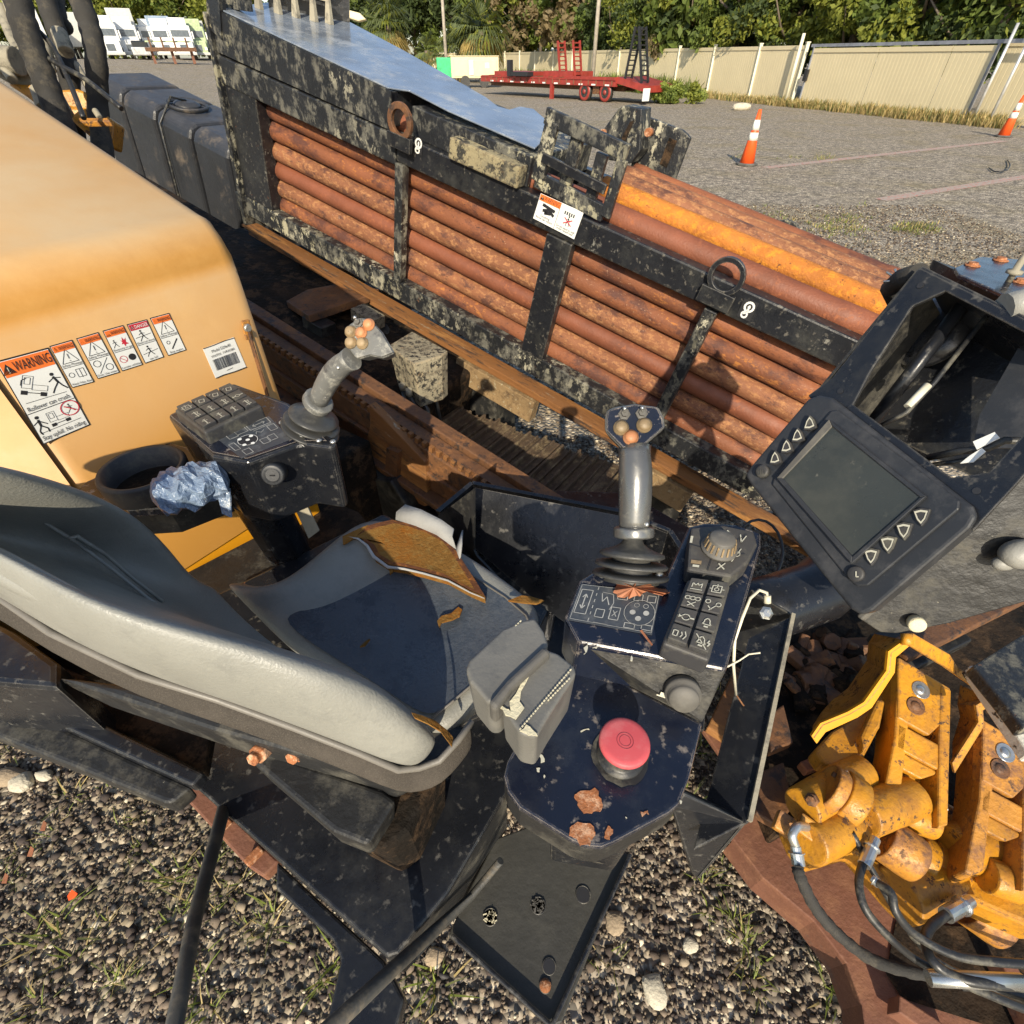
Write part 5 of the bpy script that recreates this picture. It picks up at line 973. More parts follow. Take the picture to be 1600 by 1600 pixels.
# bolted plate on a stand, far right
bp = Z(1.22)
p0 = part('bolted_plate', B().pic(bp, [(1492, 418), (1530, 401), (1640, 408), (1640, 470), (1610, 478), (1498, 428)], .012), M['navy'], bevel=.003)
for x, y in ((1519, 415), (1563, 407), (1594, 441)): part('rusty_bolt', B().lathe(bp.at(x, y), Zv, [(.022, 0), (.022, .003), (.014, .004), (.014, .010)], 8), M['rustspot'], p0, bevel=.001)
o = part('centre_bolt', B().lathe(bp.at(1576, 440), Zv, [(.008, 0), (.008, .02), (.020, .022), (.020, .03), (.009, .032), (.009, .06), (.005, .07)], 16), M['tanfit'], p0)
part('plate_stand', B().prism([bp.at(1505, 428, -.013), bp.at(1620, 470, -.013), bp.at(1620, 470, -.013)+Vec((0, .15, 0)), bp.at(1505, 428, -.013)+Vec((0, .15, 0))], -Zv*1.2), M['black'])
part('white_lever', B().tube([hp_.at(1570, 480, .0), hp_.at(1620, 468, -.02)], .016, 10), M['cloth'])
# ------------------------------------------------------------------ vise clamps at the low end of the beam
vp = PX(1440, 1150, 1.12, Pv*.85-Nv*.25)
def clamp(dx, dy, k=1.0, worn='yellow'):
    f = lambda pts: [(x*k+dx, y*k+dy) for x, y in pts]
    P_ = vp.up(-.0 if k == 1 else -.04)
    dn = -Zv*.10
    o = part('clamp_arm', B().prism([P_.at(x, y) for x, y in f([(1405, 1026), (1428, 1040), (1420, 1140), (1406, 1262), (1385, 1270), (1376, 1262), (1398, 1150)])], dn), M[worn], bevel=.006, seg=3)
    def pc(nm, pts, off, th, mt=worn, bv=.004): return part(nm, B().prism([P_.at(x, y, off) for x, y in f(pts)], -P_.n*th), M[mt], o, bevel=bv)
    pc('arm_plate', [(1404, 1026), (1486, 1076), (1484, 1120), (1452, 1150), (1403, 1122)], .002, .03, worn)
    pc('arm_side_bar', [(1470, 1070), (1487, 1078), (1482, 1290), (1466, 1296), (1468, 1150)], .004, .09, worn)
    pc('arm_cross_bar', [(1402, 1128), (1472, 1166), (1470, 1206), (1400, 1168)], .0, .03, worn)
    pc('arm_cross_bar', [(1400, 1170), (1470, 1208), (1440, 1218), (1398, 1196)], -.005, .02, 'yellow')
    pc('arm_lower_web', [(1398, 1198), (1468, 1216), (1466, 1262), (1398, 1240)], -.05, .03, worn)
    for x, y in ((1439, 1078), (1431, 1103)):
        c = P_.at(x*k+dx, y*k+dy, .003); part('arm_bolt', B().lathe(c, P_.n, [(.020, 0), (.018, .001), (.013, -.004), (.011, -.004), (.011, .001), (.003, .002)], 16), M['steel' if y < 1090 else 'rustdk'], o)
    c0, c1 = P_.at(1408*k+dx, 1268*k+dy, -.045), P_.at(1458*k+dx, 1285*k+dy, -.045); part('pivot_barrel', B().tube([c0, c1], .034, 22), M['yellow'], o, bevel=.004)
    c0 = P_.at(1370*k+dx, 1214*k+dy, -.05); part('pin_cap', B().lathe(c0, (P_.n*-.15-Ev*.8-Nv*.5), [(.018, 0), (.018, .004), (.004, .005)], 16), M['rustdk'], o)
    return o
lab(clamp(0, 0), 'front yellow vise clamp arm with two bolts'); lab(clamp(132, 98, worn='yellowwear'), 'rear vise clamp arm with worn rusty paint')
# guard plates round the first clamp
def strip(pts, t0, t1, w, name='vise_guard', m='yellow', th=.012):
    n = len(pts); P3 = [pt(x, y, t0+(t1-t0)*i/(n-1)) for i, (x, y) in enumerate(pts)]
    b = B()
    for a, c in zip(P3[:-1], P3[1:]): b.prism([a, c, c+w, a+w], (c-a).cross(w).normalized()*th)
    return part(name, b, M[m], bevel=.002)
def strip2(pts, t0, t1, w, name='vise_guard', m='yellow', th=.012, wt=None):
    n = len(pts); P3 = [pt(x, y, t0+(t1-t0)*i/(n-1)) for i, (x, y) in enumerate(pts)]; b = B(); b.grid([P3, [p_+w for p_ in P3]], sm=False); return part(name, b, M[m], solid=th)
def sheet3(A, ta, C_, tc, mt='yellow', th=.006):
    n = len(A); rows = [[pt(x, y, ta[0]+(ta[1]-ta[0])*i/(n-1)) for i, (x, y) in enumerate(A)], [pt(x, y, tc[0]+(tc[1]-tc[0])*i/(n-1)) for i, (x, y) in enumerate(C_)]]
    return part('vise_guard', B().grid(rows, sm=False), M[mt], solid=th)
e1 = [(1413, 1000), (1388, 1018), (1385, 1048), (1350, 1097), (1325, 1112), (1282, 1130), (1268, 1150)]
sheet3(e1, (1.0, 1.02), [(1366, 990), (1357, 1004), (1354, 1032), (1325, 1075), (1300, 1094), (1284, 1112), (1270, 1134)], (1.12, 1.12))
sheet3(e1, (.998, 1.018), [(1420, 1010), (1400, 1027), (1398, 1051), (1362, 1106), (1340, 1121), (1290, 1144), (1276, 1162)], (1.0, 1.02), 'yellowclean')
e2 = [(1427, 990), (1484, 1023), (1496, 1042), (1556, 1086)]
sheet3(e2, (.99, 1.13), [(1421, 1009), (1478, 1043), (1496, 1056), (1552, 1095)], (.99, 1.13)); part('guard_corner', B().tube([pt(1416, 990, .995), pt(1418, 1008, .99)], .010, 8), M['yellow'])
sheet3([(1546, 1090), (1525, 1102), (1529, 1128), (1488, 1192)], (1.11, 1.11), [(1556, 1098), (1536, 1110), (1538, 1134), (1492, 1208)], (1.11, 1.11), 'yellow')
sheet3([(1546, 1090), (1525, 1102), (1529, 1128), (1488, 1192)], (1.113, 1.113), [(1500, 1070), (1496, 1100), (1500, 1120), (1488, 1160)], (1.2, 1.2), 'yellowwear')
b = B(); q = [(1384, 1078), (1350, 1112), (1300, 1142), (1272, 1172), (1285, 1190), (1300, 1200), (1325, 1192), (1352, 1180), (1376, 1135), (1386, 1100)]
b.pic(Z(.56), q, .05); part('curved_yellow_shoe', b, M['yellow'], bevel=.008, seg=3)
b = B(); b.pic(Z(.60), [(1372, 1090), (1384, 1095), (1376, 1135), (1350, 1175), (1345, 1150)], .03); part('curved_yellow_shoe', b, M['yellow'], bevel=.006)
# cylinders, eyes and end caps
def cyl(a, ta, c, tc, r, mt='yellow', name='vise_cylinder', bv=.006, seg=24): return part(name, B().tube([pt(*a, ta), pt(*c, tc)], r, seg), M[mt], bevel=bv, seg=3)
cyl((1252, 1262), 1.02, (1345, 1205), 1.12, .038); cyl((1262, 1318), .99, (1345, 1280), 1.07, .040, mt='yellowclean' if False else 'yellow'); cyl((1345, 1275), 1.04, (1425, 1245), 1.10, .042)
def disc(x, y, t, r, h, mt='yellow', nb=2):
    ax = Dv; c = pt(x, y, t)
    o = part('eye_disc', B().lathe(c, ax, [(r*.97, -h), (r, -h*.9), (r, -.003), (r*.96, 0), (r*.90, .0), (r*.88, -.002), (r*.3, -.002)], 36), M[mt], bevel=0)
    u_ = Zv.cross(ax).normalized(); w_ = ax.cross(u_)
    for i in range(nb):
        a = 2.2+i*2.4; part('disc_bolt', B().lathe(c+(u_*math.cos(a)+w_*math.sin(a))*r*.6, ax, [(.0055, -.004), (.0055, .003), (.002, .0035)], 8), M['rustdk'], o)
    return o
for (x, y, t, r, h, m_, nb) in ((1290, 1226, 1.03, .046, .024, 'yellowwear', 2), (1308, 1238, 1.06, .053, .04, 'yellow', 0), (1376, 1306, 1.06, .046, .07, 'yellowwear', 2), (1424, 1330, 1.10, .048, .03, 'yellow', 1), (1440, 1340, 1.12, .056, .05, 'yellow', 0), (1512, 1408, 1.12, .050, .07, 'yellowwear', 1)): disc(x, y, t, r, h, m_, nb)
cyl((1400, 1400), 1.05, (1520, 1350), 1.14, .052); cyl((1490, 1330), 1.08, (1600, 1290), 1.15, .048); cyl((1555, 1335), 1.09, (1640, 1320), 1.12, .038, mt='yellowwear')
b = B(); b.pic(Z(.42), [(1232, 1285), (1300, 1225), (1380, 1190), (1560, 1300), (1640, 1400), (1640, 1460), (1500, 1400), (1420, 1420), (1340, 1330), (1270, 1350), (1248, 1320)], .08); part('vise_base', b, M['yellow'], bevel=.01)
M['chipwhite'] = mk('chipped_white_paint', (.62, .60, .52), .6, layers=[((.03, .03, .03), 20, .56, .03, .7)], bump=.3)
for i, (x, y, t, w_, m_) in enumerate(((1335, 1262, 1.06, .022, 'yellow'), (1352, 1300, 1.05, .020, 'yellowwear'), (1400, 1262, 1.10, .020, 'yellowwear'), (1262, 1295, 1.0, .018, 'yellow'), (1342, 1212, 1.10, .018, 'yellowwear'), (1480, 1308, 1.12, .022, 'yellow'), (1462, 1392, 1.10, .022, 'yellowwear'), (1530, 1378, 1.13, .02, 'yellow'), (1228, 1290, .99, .018, 'yellowwear'))):
    part('casting_lug', B().box(pt(x, y, t), Dv*w_*1.2, (Nv*.8+Zv*.4).normalized()*w_, (Zv*.9-Nv*.3).normalized()*w_*.8), M[m_], bevel=.004)
for i, (x, y, t) in enumerate(((1318, 1212, 1.05), (1268, 1250, 1.0), (1395, 1240, 1.08), (1348, 1320, 1.02), (1470, 1262, 1.09), (1560, 1300, 1.1), (1500, 1350, 1.1))):
    part('hex_bolt', B().lathe(pt(x, y, t), (Zv*.6-Nv*.6-Ev*.3).normalized(), [(.013, -.01), (.013, .002), (.009, .003), (.009, .009), (.003, .010)], 6, sm=False), M['rustdk' if i % 2 else 'steel'], bevel=.001)
part('grease_zone', B().tube([pt(1330, 1290, 1.07), pt(1420, 1262, 1.13)], .018, 12), M['dark'])
# dark structure behind and below the vise
b = B(); b.pic(Z(.38), [(1180, 930), (1330, 900), (1640, 880), (1640, 1300), (1480, 1300), (1380, 1200), (1230, 1290), (1190, 1200)], .15); part('front_chassis', b, M['dark'], bevel=.01)
for i, (q, z, m_) in enumerate((([(1390, 1000), (1620, 885), (1640, 920), (1420, 1030)], .62, 'rustdk'), ([(1360, 990), (1480, 960), (1520, 1000), (1420, 1050)], .55, 'blackgrime'), ([(1520, 1040), (1600, 990), (1640, 1010), (1640, 1130), (1600, 1140), (1570, 1100)], .80, 'blackmud'),
                                ([(1514, 1040), (1536, 1036), (1605, 1130), (1640, 1180), (1610, 1180), (1562, 1110)], .76, 'chipwhite'), ([(1105, 1136), (1150, 1040), (1180, 1060), (1176, 1170), (1150, 1165)], .40, 'rustrail'), ([(1195, 1120), (1225, 1100), (1240, 1160), (1205, 1175)], .55, 'rustdk'),
                                ([(1250, 1190), (1275, 1180), (1290, 1196), (1262, 1206)], .42, 'leaf'), ([(1190, 1205), (1225, 1190), (1240, 1260), (1215, 1290), (1180, 1270)], .45, 'rustdk'))): part('front_chassis_plate', B().pic(Z(z), q, .03), M[m_], bevel=.004)
for i in range(60):
    x = 1245+rng.random()*95; y = 1000+rng.random()*90; c = pz(x, y, .40); r = .010+.022*rng.random()
    d = Vec((rng.normal(), rng.normal(), rng.normal()*.4)).normalized()*.05; part('rusty_clutter', B().tube([c-d, c+d], r, 7, sm=False), M['dark'] if i % 2 else M['rustdk'], bevel=.003)  # rusty bits in darkened colours, standing in for deep shade here
# ------------------------------------------------------------------ rusty front plate and hoses
rpl = [(1098, 1140), (1150, 1158), (1200, 1180), (1225, 1290), (1420, 1300), (1660, 1340), (1660, 1660), (1358, 1660), (1346, 1570), (1322, 1505), (1272, 1440), (1192, 1372), (1146, 1312), (1130, 1290), (1135, 1230), (1126, 1180)]
part('rusty_front_plate', B().pic(Z(.24), rpl, .02), M['rustplate'], bevel=.003)
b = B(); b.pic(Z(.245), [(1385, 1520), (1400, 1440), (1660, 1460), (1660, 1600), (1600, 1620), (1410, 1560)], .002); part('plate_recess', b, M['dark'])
part('recess_lip', B().bar(pz(1395, 1570, .28), pz(1500, 1640, .28), .03, .05), M['rustplate'], bevel=.003); part('recess_lip', B().bar(pz(1560, 1500, .28), pz(1640, 1660, .28), .03, .05), M['rustplate'], bevel=.003)
part('plate_skirt', B().prism([pz(x, y, .219) for x, y in ((1146, 1312), (1192, 1372), (1272, 1440), (1322, 1505), (1346, 1570), (1358, 1660))]+[pz(x, y, .219) for x, y in ((1420, 1660), (1400, 1500), (1300, 1400), (1210, 1330))], -Zv*.10), M['rustplate'])
def smooth(pts, n=8):
    out = []; P4 = [pts[0]]+pts+[pts[-1]]
    for i in range(1, len(P4)-2):
        p0, p1, p2, p3 = [Vec(p_) for p_ in P4[i-1:i+3]]
        for k in range(n):
            t = k/n; out.append(.5*((2*p1)+(-p0+p2)*t+(2*p0-5*p1+4*p2-p3)*t*t+(-p0+3*p1-3*p2+p3)*t*t*t))
    return out+[Vec(pts[-1])]
def hose(pts, r, mt='hose', name='hydraulic_hose', wob=0):
    r *= .85; P3 = smooth([pt(x, y, t) for x, y, t in pts]); rr_ = [r*(1+wob*math.sin(i*1.9)+wob*rng.random()) for i in range(len(P3))]; return part(name, B().tube(P3, rr_, 14), M[mt])
def fitting(a, c, ta, tc, r, mt='steel'):
    p0, p1 = pt(*a, ta), pt(*c, tc); d = p1-p0
    part('hose_fitting', B().tube([p0, p0+d*.02, p0+d*.3, p0+d*.31, p0+d*.38, p0+d*.40, p0+d], [r*.8, r*.8, r*.8, r*1.25, r*1.25, r, r], 14, sm=False), M[mt], bevel=.001)
hose([(1246, 1355, .93), (1252, 1375, .92), (1275, 1420, .93), (1310, 1460, .94), (1360, 1498, .93), (1420, 1518, .93), (1490, 1530, .93), (1560, 1556, .92), (1650, 1590, .92)], .0115, 'sleeve', wob=.10)
hose([(1348, 1350, .97), (1342, 1380, .95), (1352, 1420, .93), (1385, 1460, .92), (1430, 1498, .92), (1490, 1530, .90), (1560, 1560, .89), (1660, 1600, .89)], .0085)
hose([(1372, 1380, .93), (1392, 1395, .91), (1400, 1425, .90), (1430, 1460, .90), (1490, 1492, .89), (1560, 1503, .88), (1660, 1510, .88)], .0085)
hose([(1478, 1430, .98), (1456, 1446, .95), (1446, 1468, .92), (1458, 1502, .89), (1490, 1525, .88), (1540, 1536, .87), (1660, 1545, .87)], .0100)
hose([(1500, 1540, .93), (1560, 1545, .92), (1660, 1575, .91)], .009); hose([(1330, 1300, 1.0), (1440, 1480, .98), (1560, 1540, .97), (1660, 1560, .96)], .007)
fitting((1243, 1322), (1248, 1352), .95, .94, .0115); fitting((1368, 1310), (1350, 1352), 1.0, .97, .0115); fitting((1516, 1408), (1478, 1430), 1.02, .98, .014); fitting((1362, 1372), (1374, 1382), .94, .93, .008)
part('hose_elbow', B().tube(smooth([pt(1243, 1322, .95), pt(1238, 1305, .95), pt(1246, 1292, .96), pt(1260, 1292, .98)]), .008, 12), M['steel'])
part('hose_fitting', B().tube([pt(1450, 1528, .885), pt(1600, 1535, .87)], .0125, 12), M['steel'])
S = Sheet([(1462, 1478), (1472, 1470), (1500, 1518), (1488, 1524)], PX(1470, 1500, .895, (-.3, -.4, .85)), .012)
# ------------------------------------------------------------------ hose bundle and yellow bracket at top left
hose([(20, -30, 1.9), (38, 40, 1.95), (60, 100, 2.0), (85, 165, 2.05), (115, 245, 2.1)], .052, 'sleeve', 'sleeved_hose_bundle', .05); hose([(112, -30, 2.1), (136, 30, 2.15), (150, 90, 2.2), (154, 180, 2.3), (170, 300, 2.3)], .047, 'sleeve', 'sleeved_hose_bundle', .05)
hose([(62, -30, 2.2), (82, 30, 2.25), (100, 80, 2.3), (108, 120, 2.3), (120, 230, 2.4)], .045, 'sleeve', 'sleeved_hose_bundle', .05)
hose([(85, -30, 2.3), (92, 25, 2.3), (104, 45, 2.35)], .035, 'sleeve', 'sleeved_hose_bundle', .05)
for pts, r in (([(28, -20, 2.0), (45, 30, 2.0), (80, 70, 2.0), (105, 120, 2.0), (131, 185, 2.0)], .011), ([(50, 75, 2.0), (90, 100, 2.0), (135, 125, 2.0), (190, 170, 2.0)], .011), ([(30, 20, 2.3), (60, 90, 2.3), (75, 120, 2.3)], .02), ([(0, 10, 2.2), (15, 50, 2.2), (30, 80, 2.2)], .025), ([(10, 0, 2.2), (30, 60, 2.2), (35, 85, 2.2)], .02), ([(80, 10, 2.4), (100, 60, 2.4), (108, 90, 2.4)], .025), ([(118, 100, 2.3), (135, 130, 2.3), (150, 160, 2.3)], .018)):
    hose(pts, r, 'hose' if r < .015 else 'tanfit', 'hydraulic_hose')
for a, c, r in (((52, 40), (64, 92), .022), ((66, 60), (80, 110), .02), ((92, 50), (104, 82), .03), ((60, 140), (70, 170), .03), ((-10, 92), (28, 96), .05), ((8, 108), (20, 125), .02), ((85, 150), (100, 178), .035), ((148, 172), (156, 184), .012)): part('hose_fitting', B().tube([pt(*a, 2.15), pt(*c, 2.15)], r, 12), M['tanfit'], bevel=.004)
part('manifold_block', B().pic(PX(35, 110, 2.2, (.3, -.9, .2)), [(-20, 68), (12, 82), (32, 80), (58, 132), (24, 136), (-20, 110)], .15), M['tanfit'], bevel=.01)
yb = PX(110, 160, 2.25, (.2, -.9, .3))
for q in ([(10, 130), (58, 132), (72, 175), (40, 150)], [(88, 140), (120, 138), (150, 150), (148, 175), (100, 168)], [(90, 165), (150, 170), (180, 190), (176, 232), (150, 222), (120, 196)]): part('yellow_bracket', B().pic(yb, q, .1), M['yellow'], bevel=.01)
part('yellow_bracket_lip', B().pic(PX(148, 186, 2.1, (0, -.3, 1)), [(122, 184), (168, 184), (172, 189), (126, 190)], .02), M['yellowwear'], bevel=.003)
# ------------------------------------------------------------------ surroundings
FD = lambda x, y=75: ray(x, y)
def azp(x, d, y=80, z=0):
    r = ray(x, y); k = d/math.hypot(r.x, r.y); return Vec((r.x*k, r.y*k, z))
def fl(x):
    r = ray(x, 80); a = r.x/r.y; k = (15.9-22.3*a)/(.957*a+.292); return Vec((15.9-.292*k, 22.3+.957*k, 0))
M['fence'] = mk('cream_vinyl_fence', (.66, .56, .35), .45, bump=0, var=.04, vs=1); M['fencep'] = mk('cream_vinyl_post', (.70, .66, .50), .45, bump=0, var=.04)
M['galv'] = mk('galvanised_pipe', (.55, .55, .54), .4, .4, bump=0); M['gatebar'] = mk('grey_gate_bar', (.22, .23, .26), .5, bump=0)
FH = 2.13
def fence_panel(a, c, parent, h=FH, name='fence_panel', mat='fence', z0=.06, rib=.17):
    a, c = Vec(a), Vec(c); L = (c-a).length; d = (c-a).normalized(); n = Vec((d.y, -d.x, 0)); n = n if (CAM-a).dot(n) > 0 else -n
    b = B(); k = max(2, int(L/rib)); vs = []; pts = []
    for i in range(k):
        for f, o in ((0.0, 0), (.06, -.012), (.12, 0)): pts.append((i+f)/k*L*1.0), vs.append(o)
    pts.append(L); vs.append(0); rows = [[a+d*s+n*o+Zv*z for s, o in zip(pts, vs)] for z in (z0+.16, h-.16)]
    b.grid(rows, sm=False)
    b.box(a+d*L/2+Zv*(h-.09), d*L/2, n*.03, Zv*.07); b.box(a+d*L/2+Zv*(z0+.08), d*L/2, n*.03, Zv*.08)
    return mesh_obj(name, b, M[mat], parent)
fpx = [767, 789, 812, 836, 865, 895, 930, 969, 1012, 1062, 1117, 1187, 1259]
fe = thing('vinyl_fence', 'long cream vinyl privacy fence with white posts along the back of the yard', 'fence', fl(1000))
fp = [fl(x) for x in fpx]
for i, p_ in enumerate(fp):
    mesh_obj('fence_post', B().box(p_+Zv*(FH+.06)/2, Vec((.07, 0, 0)), Vec((0, .07, 0)), Zv*(FH+.06)/2), M['fencep'], fe)
    mesh_obj('post_cap', B().box(p_+Zv*(FH+.08), Vec((.085, 0, 0)), Vec((0, .085, 0)), Zv*.02), M['fencep'], fe)
    if i: fence_panel(fp[i-1], p_, fe)
f2 = thing('vinyl_fence', 'short far stretch of cream fence between the two clumps of palms', 'fence', azp(660, 95))
q = [azp(x, d) for x, d in ((626, 112), (634, 108), (643, 104), (652, 100), (663, 95), (677, 91), (692, 88), (720, 85), (745, 83))]
for i, p_ in enumerate(q):
    mesh_obj('fence_post', B().box(p_+Zv*1.1, Vec((.1, 0, 0)), Vec((0, .1, 0)), Zv*1.15), M['fencep'], f2)
    if i: fence_panel(q[i-1], p_, f2)
# sliding gate
g0, g1 = fl(1276), fl(1566); gd = (g1-g0).normalized(); gn = Vec((gd.y, -gd.x, 0)); gn = gn if gn.dot(CAM-g0) > 0 else -gn
gate = thing('sliding_gate', 'wide cream sliding gate of three panels with a dark top rail', 'gate', (g0+g1)/2)
gx = [fl(1276), fl(1379), fl(1493), fl(1563)]
for i in range(3): fence_panel(gx[i]+gn*.15+gd*.01, gx[i+1]+gn*.15-gd*.01, gate, 2.02, 'gate_panel', z0=.05)
mesh_obj('gate_top_rail', B().bar(g0+gn*.15+Zv*2.09-gd*.2, g1+gn*.15+Zv*2.09+gd*3, .08, .10), M['gatebar'], gate)
for p_ in (gx[0], gx[3]): mesh_obj('gate_stile', B().box(p_+gn*.16+Zv*1.05, gd*.03, gn*.04, Zv*1.02), M['gatebar'], gate)
mesh_obj('gate_latch_box', B().box(gx[0]+gn*.22+Zv*1.1+gd*.02, gd*.10, gn*.05, Zv*.2), M['ink'], gate)
for xx, lb in ((1259, 'galvanised gate post at the hinge end beside the black latch'), (1583, 'tall galvanised gate post in front of the fence, left of the second cone'), (1612, 'galvanised gate post at the far right edge behind the second cone')):
    p_ = fl(xx)+gn*.35; o = mesh_obj('gate_post', B().tube([p_, p_+Zv*2.5], .045 if xx > 1300 else .07, 12), M['galv' if xx > 1300 else 'fencep']); tag(o, lb, 'gate post')
f3 = thing('vinyl_fence', 'cream fence section behind the galvanised posts at the right edge', 'fence', fl(1600)); fence_panel(fl(1566)-gn*.1, fl(1700)-gn*.1, f3)
# traffic cones
M['cone'] = mk('orange_cone_rubber', (.80, .10, .015), .45, bump=0, var=.08); M['refl'] = mk('white_reflective_collar', (.80, .78, .68), .4, bump=0)
def cone(p_, h, label):
    t = thing('traffic_cone', label, 'traffic cone', p_, 'orange traffic cones on the gravel'); b = B(); c = Vec(p_); K = 20
    r0, r1 = .16*h, .028*h*1.2; R = lambda f: (r0+(r1-r0)*f)
    mesh_obj('cone_body', b.lathe(c, Zv, [(R(0)*1.0, .03), (R(.5)*1, .5*h), (R(1), h), (R(1)*.6, h+.002)], K), M['cone'], t)
    mesh_obj('cone_base', B().prism([c+Vec((math.cos(a)*.24*h, math.sin(a)*.24*h, .045)) for a in [math.pi/4*k+.4 for k in range(8)]], -Zv*.04), M['rubber'], t, bevel=.01)
    for f0, f1 in ((.46, .60), (.64, .82)): mesh_obj('reflective_collar', B().lathe(c, Zv, [(R(f0)*1.03, f0*h), (R(f1)*1.03, f1*h)], K), M['refl'], t)
cone(pz(1166, 258, 0), .93, 'orange traffic cone with two white collars standing alone in mid yard'); cone(pz(1567, 214, 0), .93, 'orange traffic cone close to the gate posts at the right edge')
# red marking paint
M['redpaint'] = mk('faded_red_paint', (.42, .14, .11), .8, layers=[((.34, .30, .25), 20, .42, .08, .9)], bump=.3)
for a, c, lb in (((1195, 262), (1570, 220), 'faded red paint line running between the two cones'), ((1375, 312), (1640, 270), 'faded red paint line crossing the gravel at the right')):
    o = mesh_obj('painted_line', B().bar(pz(*a, .006), pz(*c, .006), .22, .002), M['redpaint']); tag(o, lb, 'paint line')
# ------------------------------------------------------------------ red equipment trailer
M['red'] = mk('red_trailer_paint', (.27, .035, .025), .45, layers=[((.2, .05, .03), 3, .55, .1, .7)], bump=0)
T0, T1 = Vec((6.35, 31.2, 0)), Vec((-5.2, 44.5, 0)); td = (T1-T0).normalized(); tnn = Vec((td.y, -td.x, 0)); tnn = tnn if tnn.dot(CAM-T0) > 0 else -tnn
tra = thing('equipment_trailer', 'long red flatbed equipment trailer with raised ladder ramps in front of the fence', 'trailer', (T0+T1)/2)
def tb(s0, s1, n0, n1, z0, z1, m='red', nm='trailer_frame'):
    return mesh_obj(nm, B().box(T0+td*(s0+s1)/2+tnn*(n0+n1)/2+Zv*(z0+z1)/2, td*(s1-s0)/2, tnn*(n1-n0)/2, Zv*(z1-z0)/2), M[m], tra)
tb(1.9, 12.5, -.1, .05, .62, .86); tb(1.9, 12.5, -2.3, -2.15, .62, .86); tb(1.9, 12.5, -2.2, 0, .84, .90, nm='trailer_deck'); tb(5.2, 7.4, -1.9, -.3, .9, 1.15); tb(8.5, 11.5, -2.1, -.2, .9, 1.1)
o = mesh_obj('rear_tail', B().prism([T0+td*0+Zv*.45, T0+td*1.9+Zv*.75, T0+td*1.9+Zv*1.0, T0+Zv*.7], -tnn*2.2), M['red'], tra)
for i in range(11): tb(2.3+i*.9, 2.3+i*.9+.28, .052, .062, .64, .70, 'white', 'reflector_strip')
for i in range(20): tb(2.1+i*.52, 2.1+i*.52+.05, .05, .09, .66, .84, 'rustplate', 'side_rib')
tb(1.9, 12.5, .05, .08, .84, .88, 'red', 'edge_rail'); tb(1.9, 12.4, -1.5, -1.35, .42, .62, 'rustdk', 'main_beam'); tb(1.9, 12.4, -.8, -.65, .42, .62, 'rustdk', 'main_beam')
for i in range(12): tb(2.4+i*.85, 2.4+i*.85+.06, -2.2, 0, .9, .93, 'rustdk', 'deck_slat')
tb(3.1, 3.5, -.3, -.1, .3, .62, 'rustdk', 'axle_hanger'); tb(1.9, 5.0, .0, .10, .86, .98, 'red', 'mudguard')
for s in (2.6, 4.0):
    c = T0+td*s+tnn*.0+Zv*.38; o = mesh_obj('wheel', B().lathe(c, tnn, [(.37, -.24), (.38, -.05), (.36, 0), (.24, .005), (.22, -.03), (.10, -.02), (.09, .04), (.01, .045)], 24), M['red'], tra); mesh_obj('tyre', B().lathe(c-tnn*.001, tnn, [(.27, -.25), (.39, -.22), (.39, -.03), (.27, 0)], 24), M['hose'], o)
def ladder(s, w, top, m, lean, nm, z0=.95, far=-.4, rungs=8):
    b = B(); 
    for n0 in (far, far-w):
        b.bar(T0+td*s+tnn*n0+Zv*z0, T0+td*(s+lean)+tnn*n0+Zv*top, .07, .10, td)
    for i in range(rungs): f = (i+.5)/rungs; p_ = T0+td*(s+lean*f)+Zv*(z0+(top-z0)*f); b.bar(p_+tnn*far, p_+tnn*(far-w), .06, .05)
    o = mesh_obj(nm, b, M[m], tra); return o
ladder(6.2, .5, 2.35, 'red', .3, 'loading_ramp', far=-.4); ladder(5.1, .5, 2.35, 'red', .3, 'loading_ramp', far=-.4)
ladder(.45, .5, 2.75, 'ink', .55, 'folded_ramp', .8, -.1, 11); ladder(1.5, .5, 2.75, 'ink', -.3, 'folded_ramp', .8, -.1, 11)
tb(-.12, -.06, -.1, .35, .15, .62, 'white', 'mud_flap'); tb(8.0, 9.4, -.1, .35, .92, 1.1, 'ink', 'spare_tyre'); tb(9.6, 9.9, 0, .2, .9, 1.6, 'ink', 'jack'); tb(6.3, 6.45, -.1, .1, .0, .62, 'red', 'landing_leg')
# cream generator and green cabinet
M['cream'] = mk('cream_enamel', (.62, .54, .34), .5, bump=0, var=.06); M['green'] = mk('green_enamel', (.03, .42, .16), .5, bump=0)
gc = azp(738, 50); gen = thing('generator', 'cream towable generator cabinet parked behind the red trailer', 'generator', gc)
gx_ = (azp(770, 50)-azp(700, 50)).normalized(); gy_ = Vec((-gx_.y, gx_.x, 0))
def gbx(nm, x0, x1, y0, y1, z0, z1, m): return mesh_obj(nm, B().box(gc+gx_*(x0+x1)/2+gy_*(y0+y1)/2+Zv*(z0+z1)/2, gx_*(x1-x0)/2, gy_*(y1-y0)/2, Zv*(z1-z0)/2), M[m], gen, bevel=.03)
gbx('cabinet', -1.6, 1.9, 0, 1.2, .55, 1.75, 'cream'); gbx('access_door', -1.4, -.35, -.03, .0, .65, 1.6, 'cream'); gbx('access_door', .1, 1.75, -.03, 0, .65, 1.55, 'cream'); gbx('vent_panel', -.3, .05, -.04, 0, .7, 1.55, 'galv'); gbx('control_label', .9, 1.2, -.05, -.03, 1.1, 1.4, 'white'); gbx('roof_lip', -1.65, 1.95, -.05, 1.25, 1.75, 1.8, 'cream')
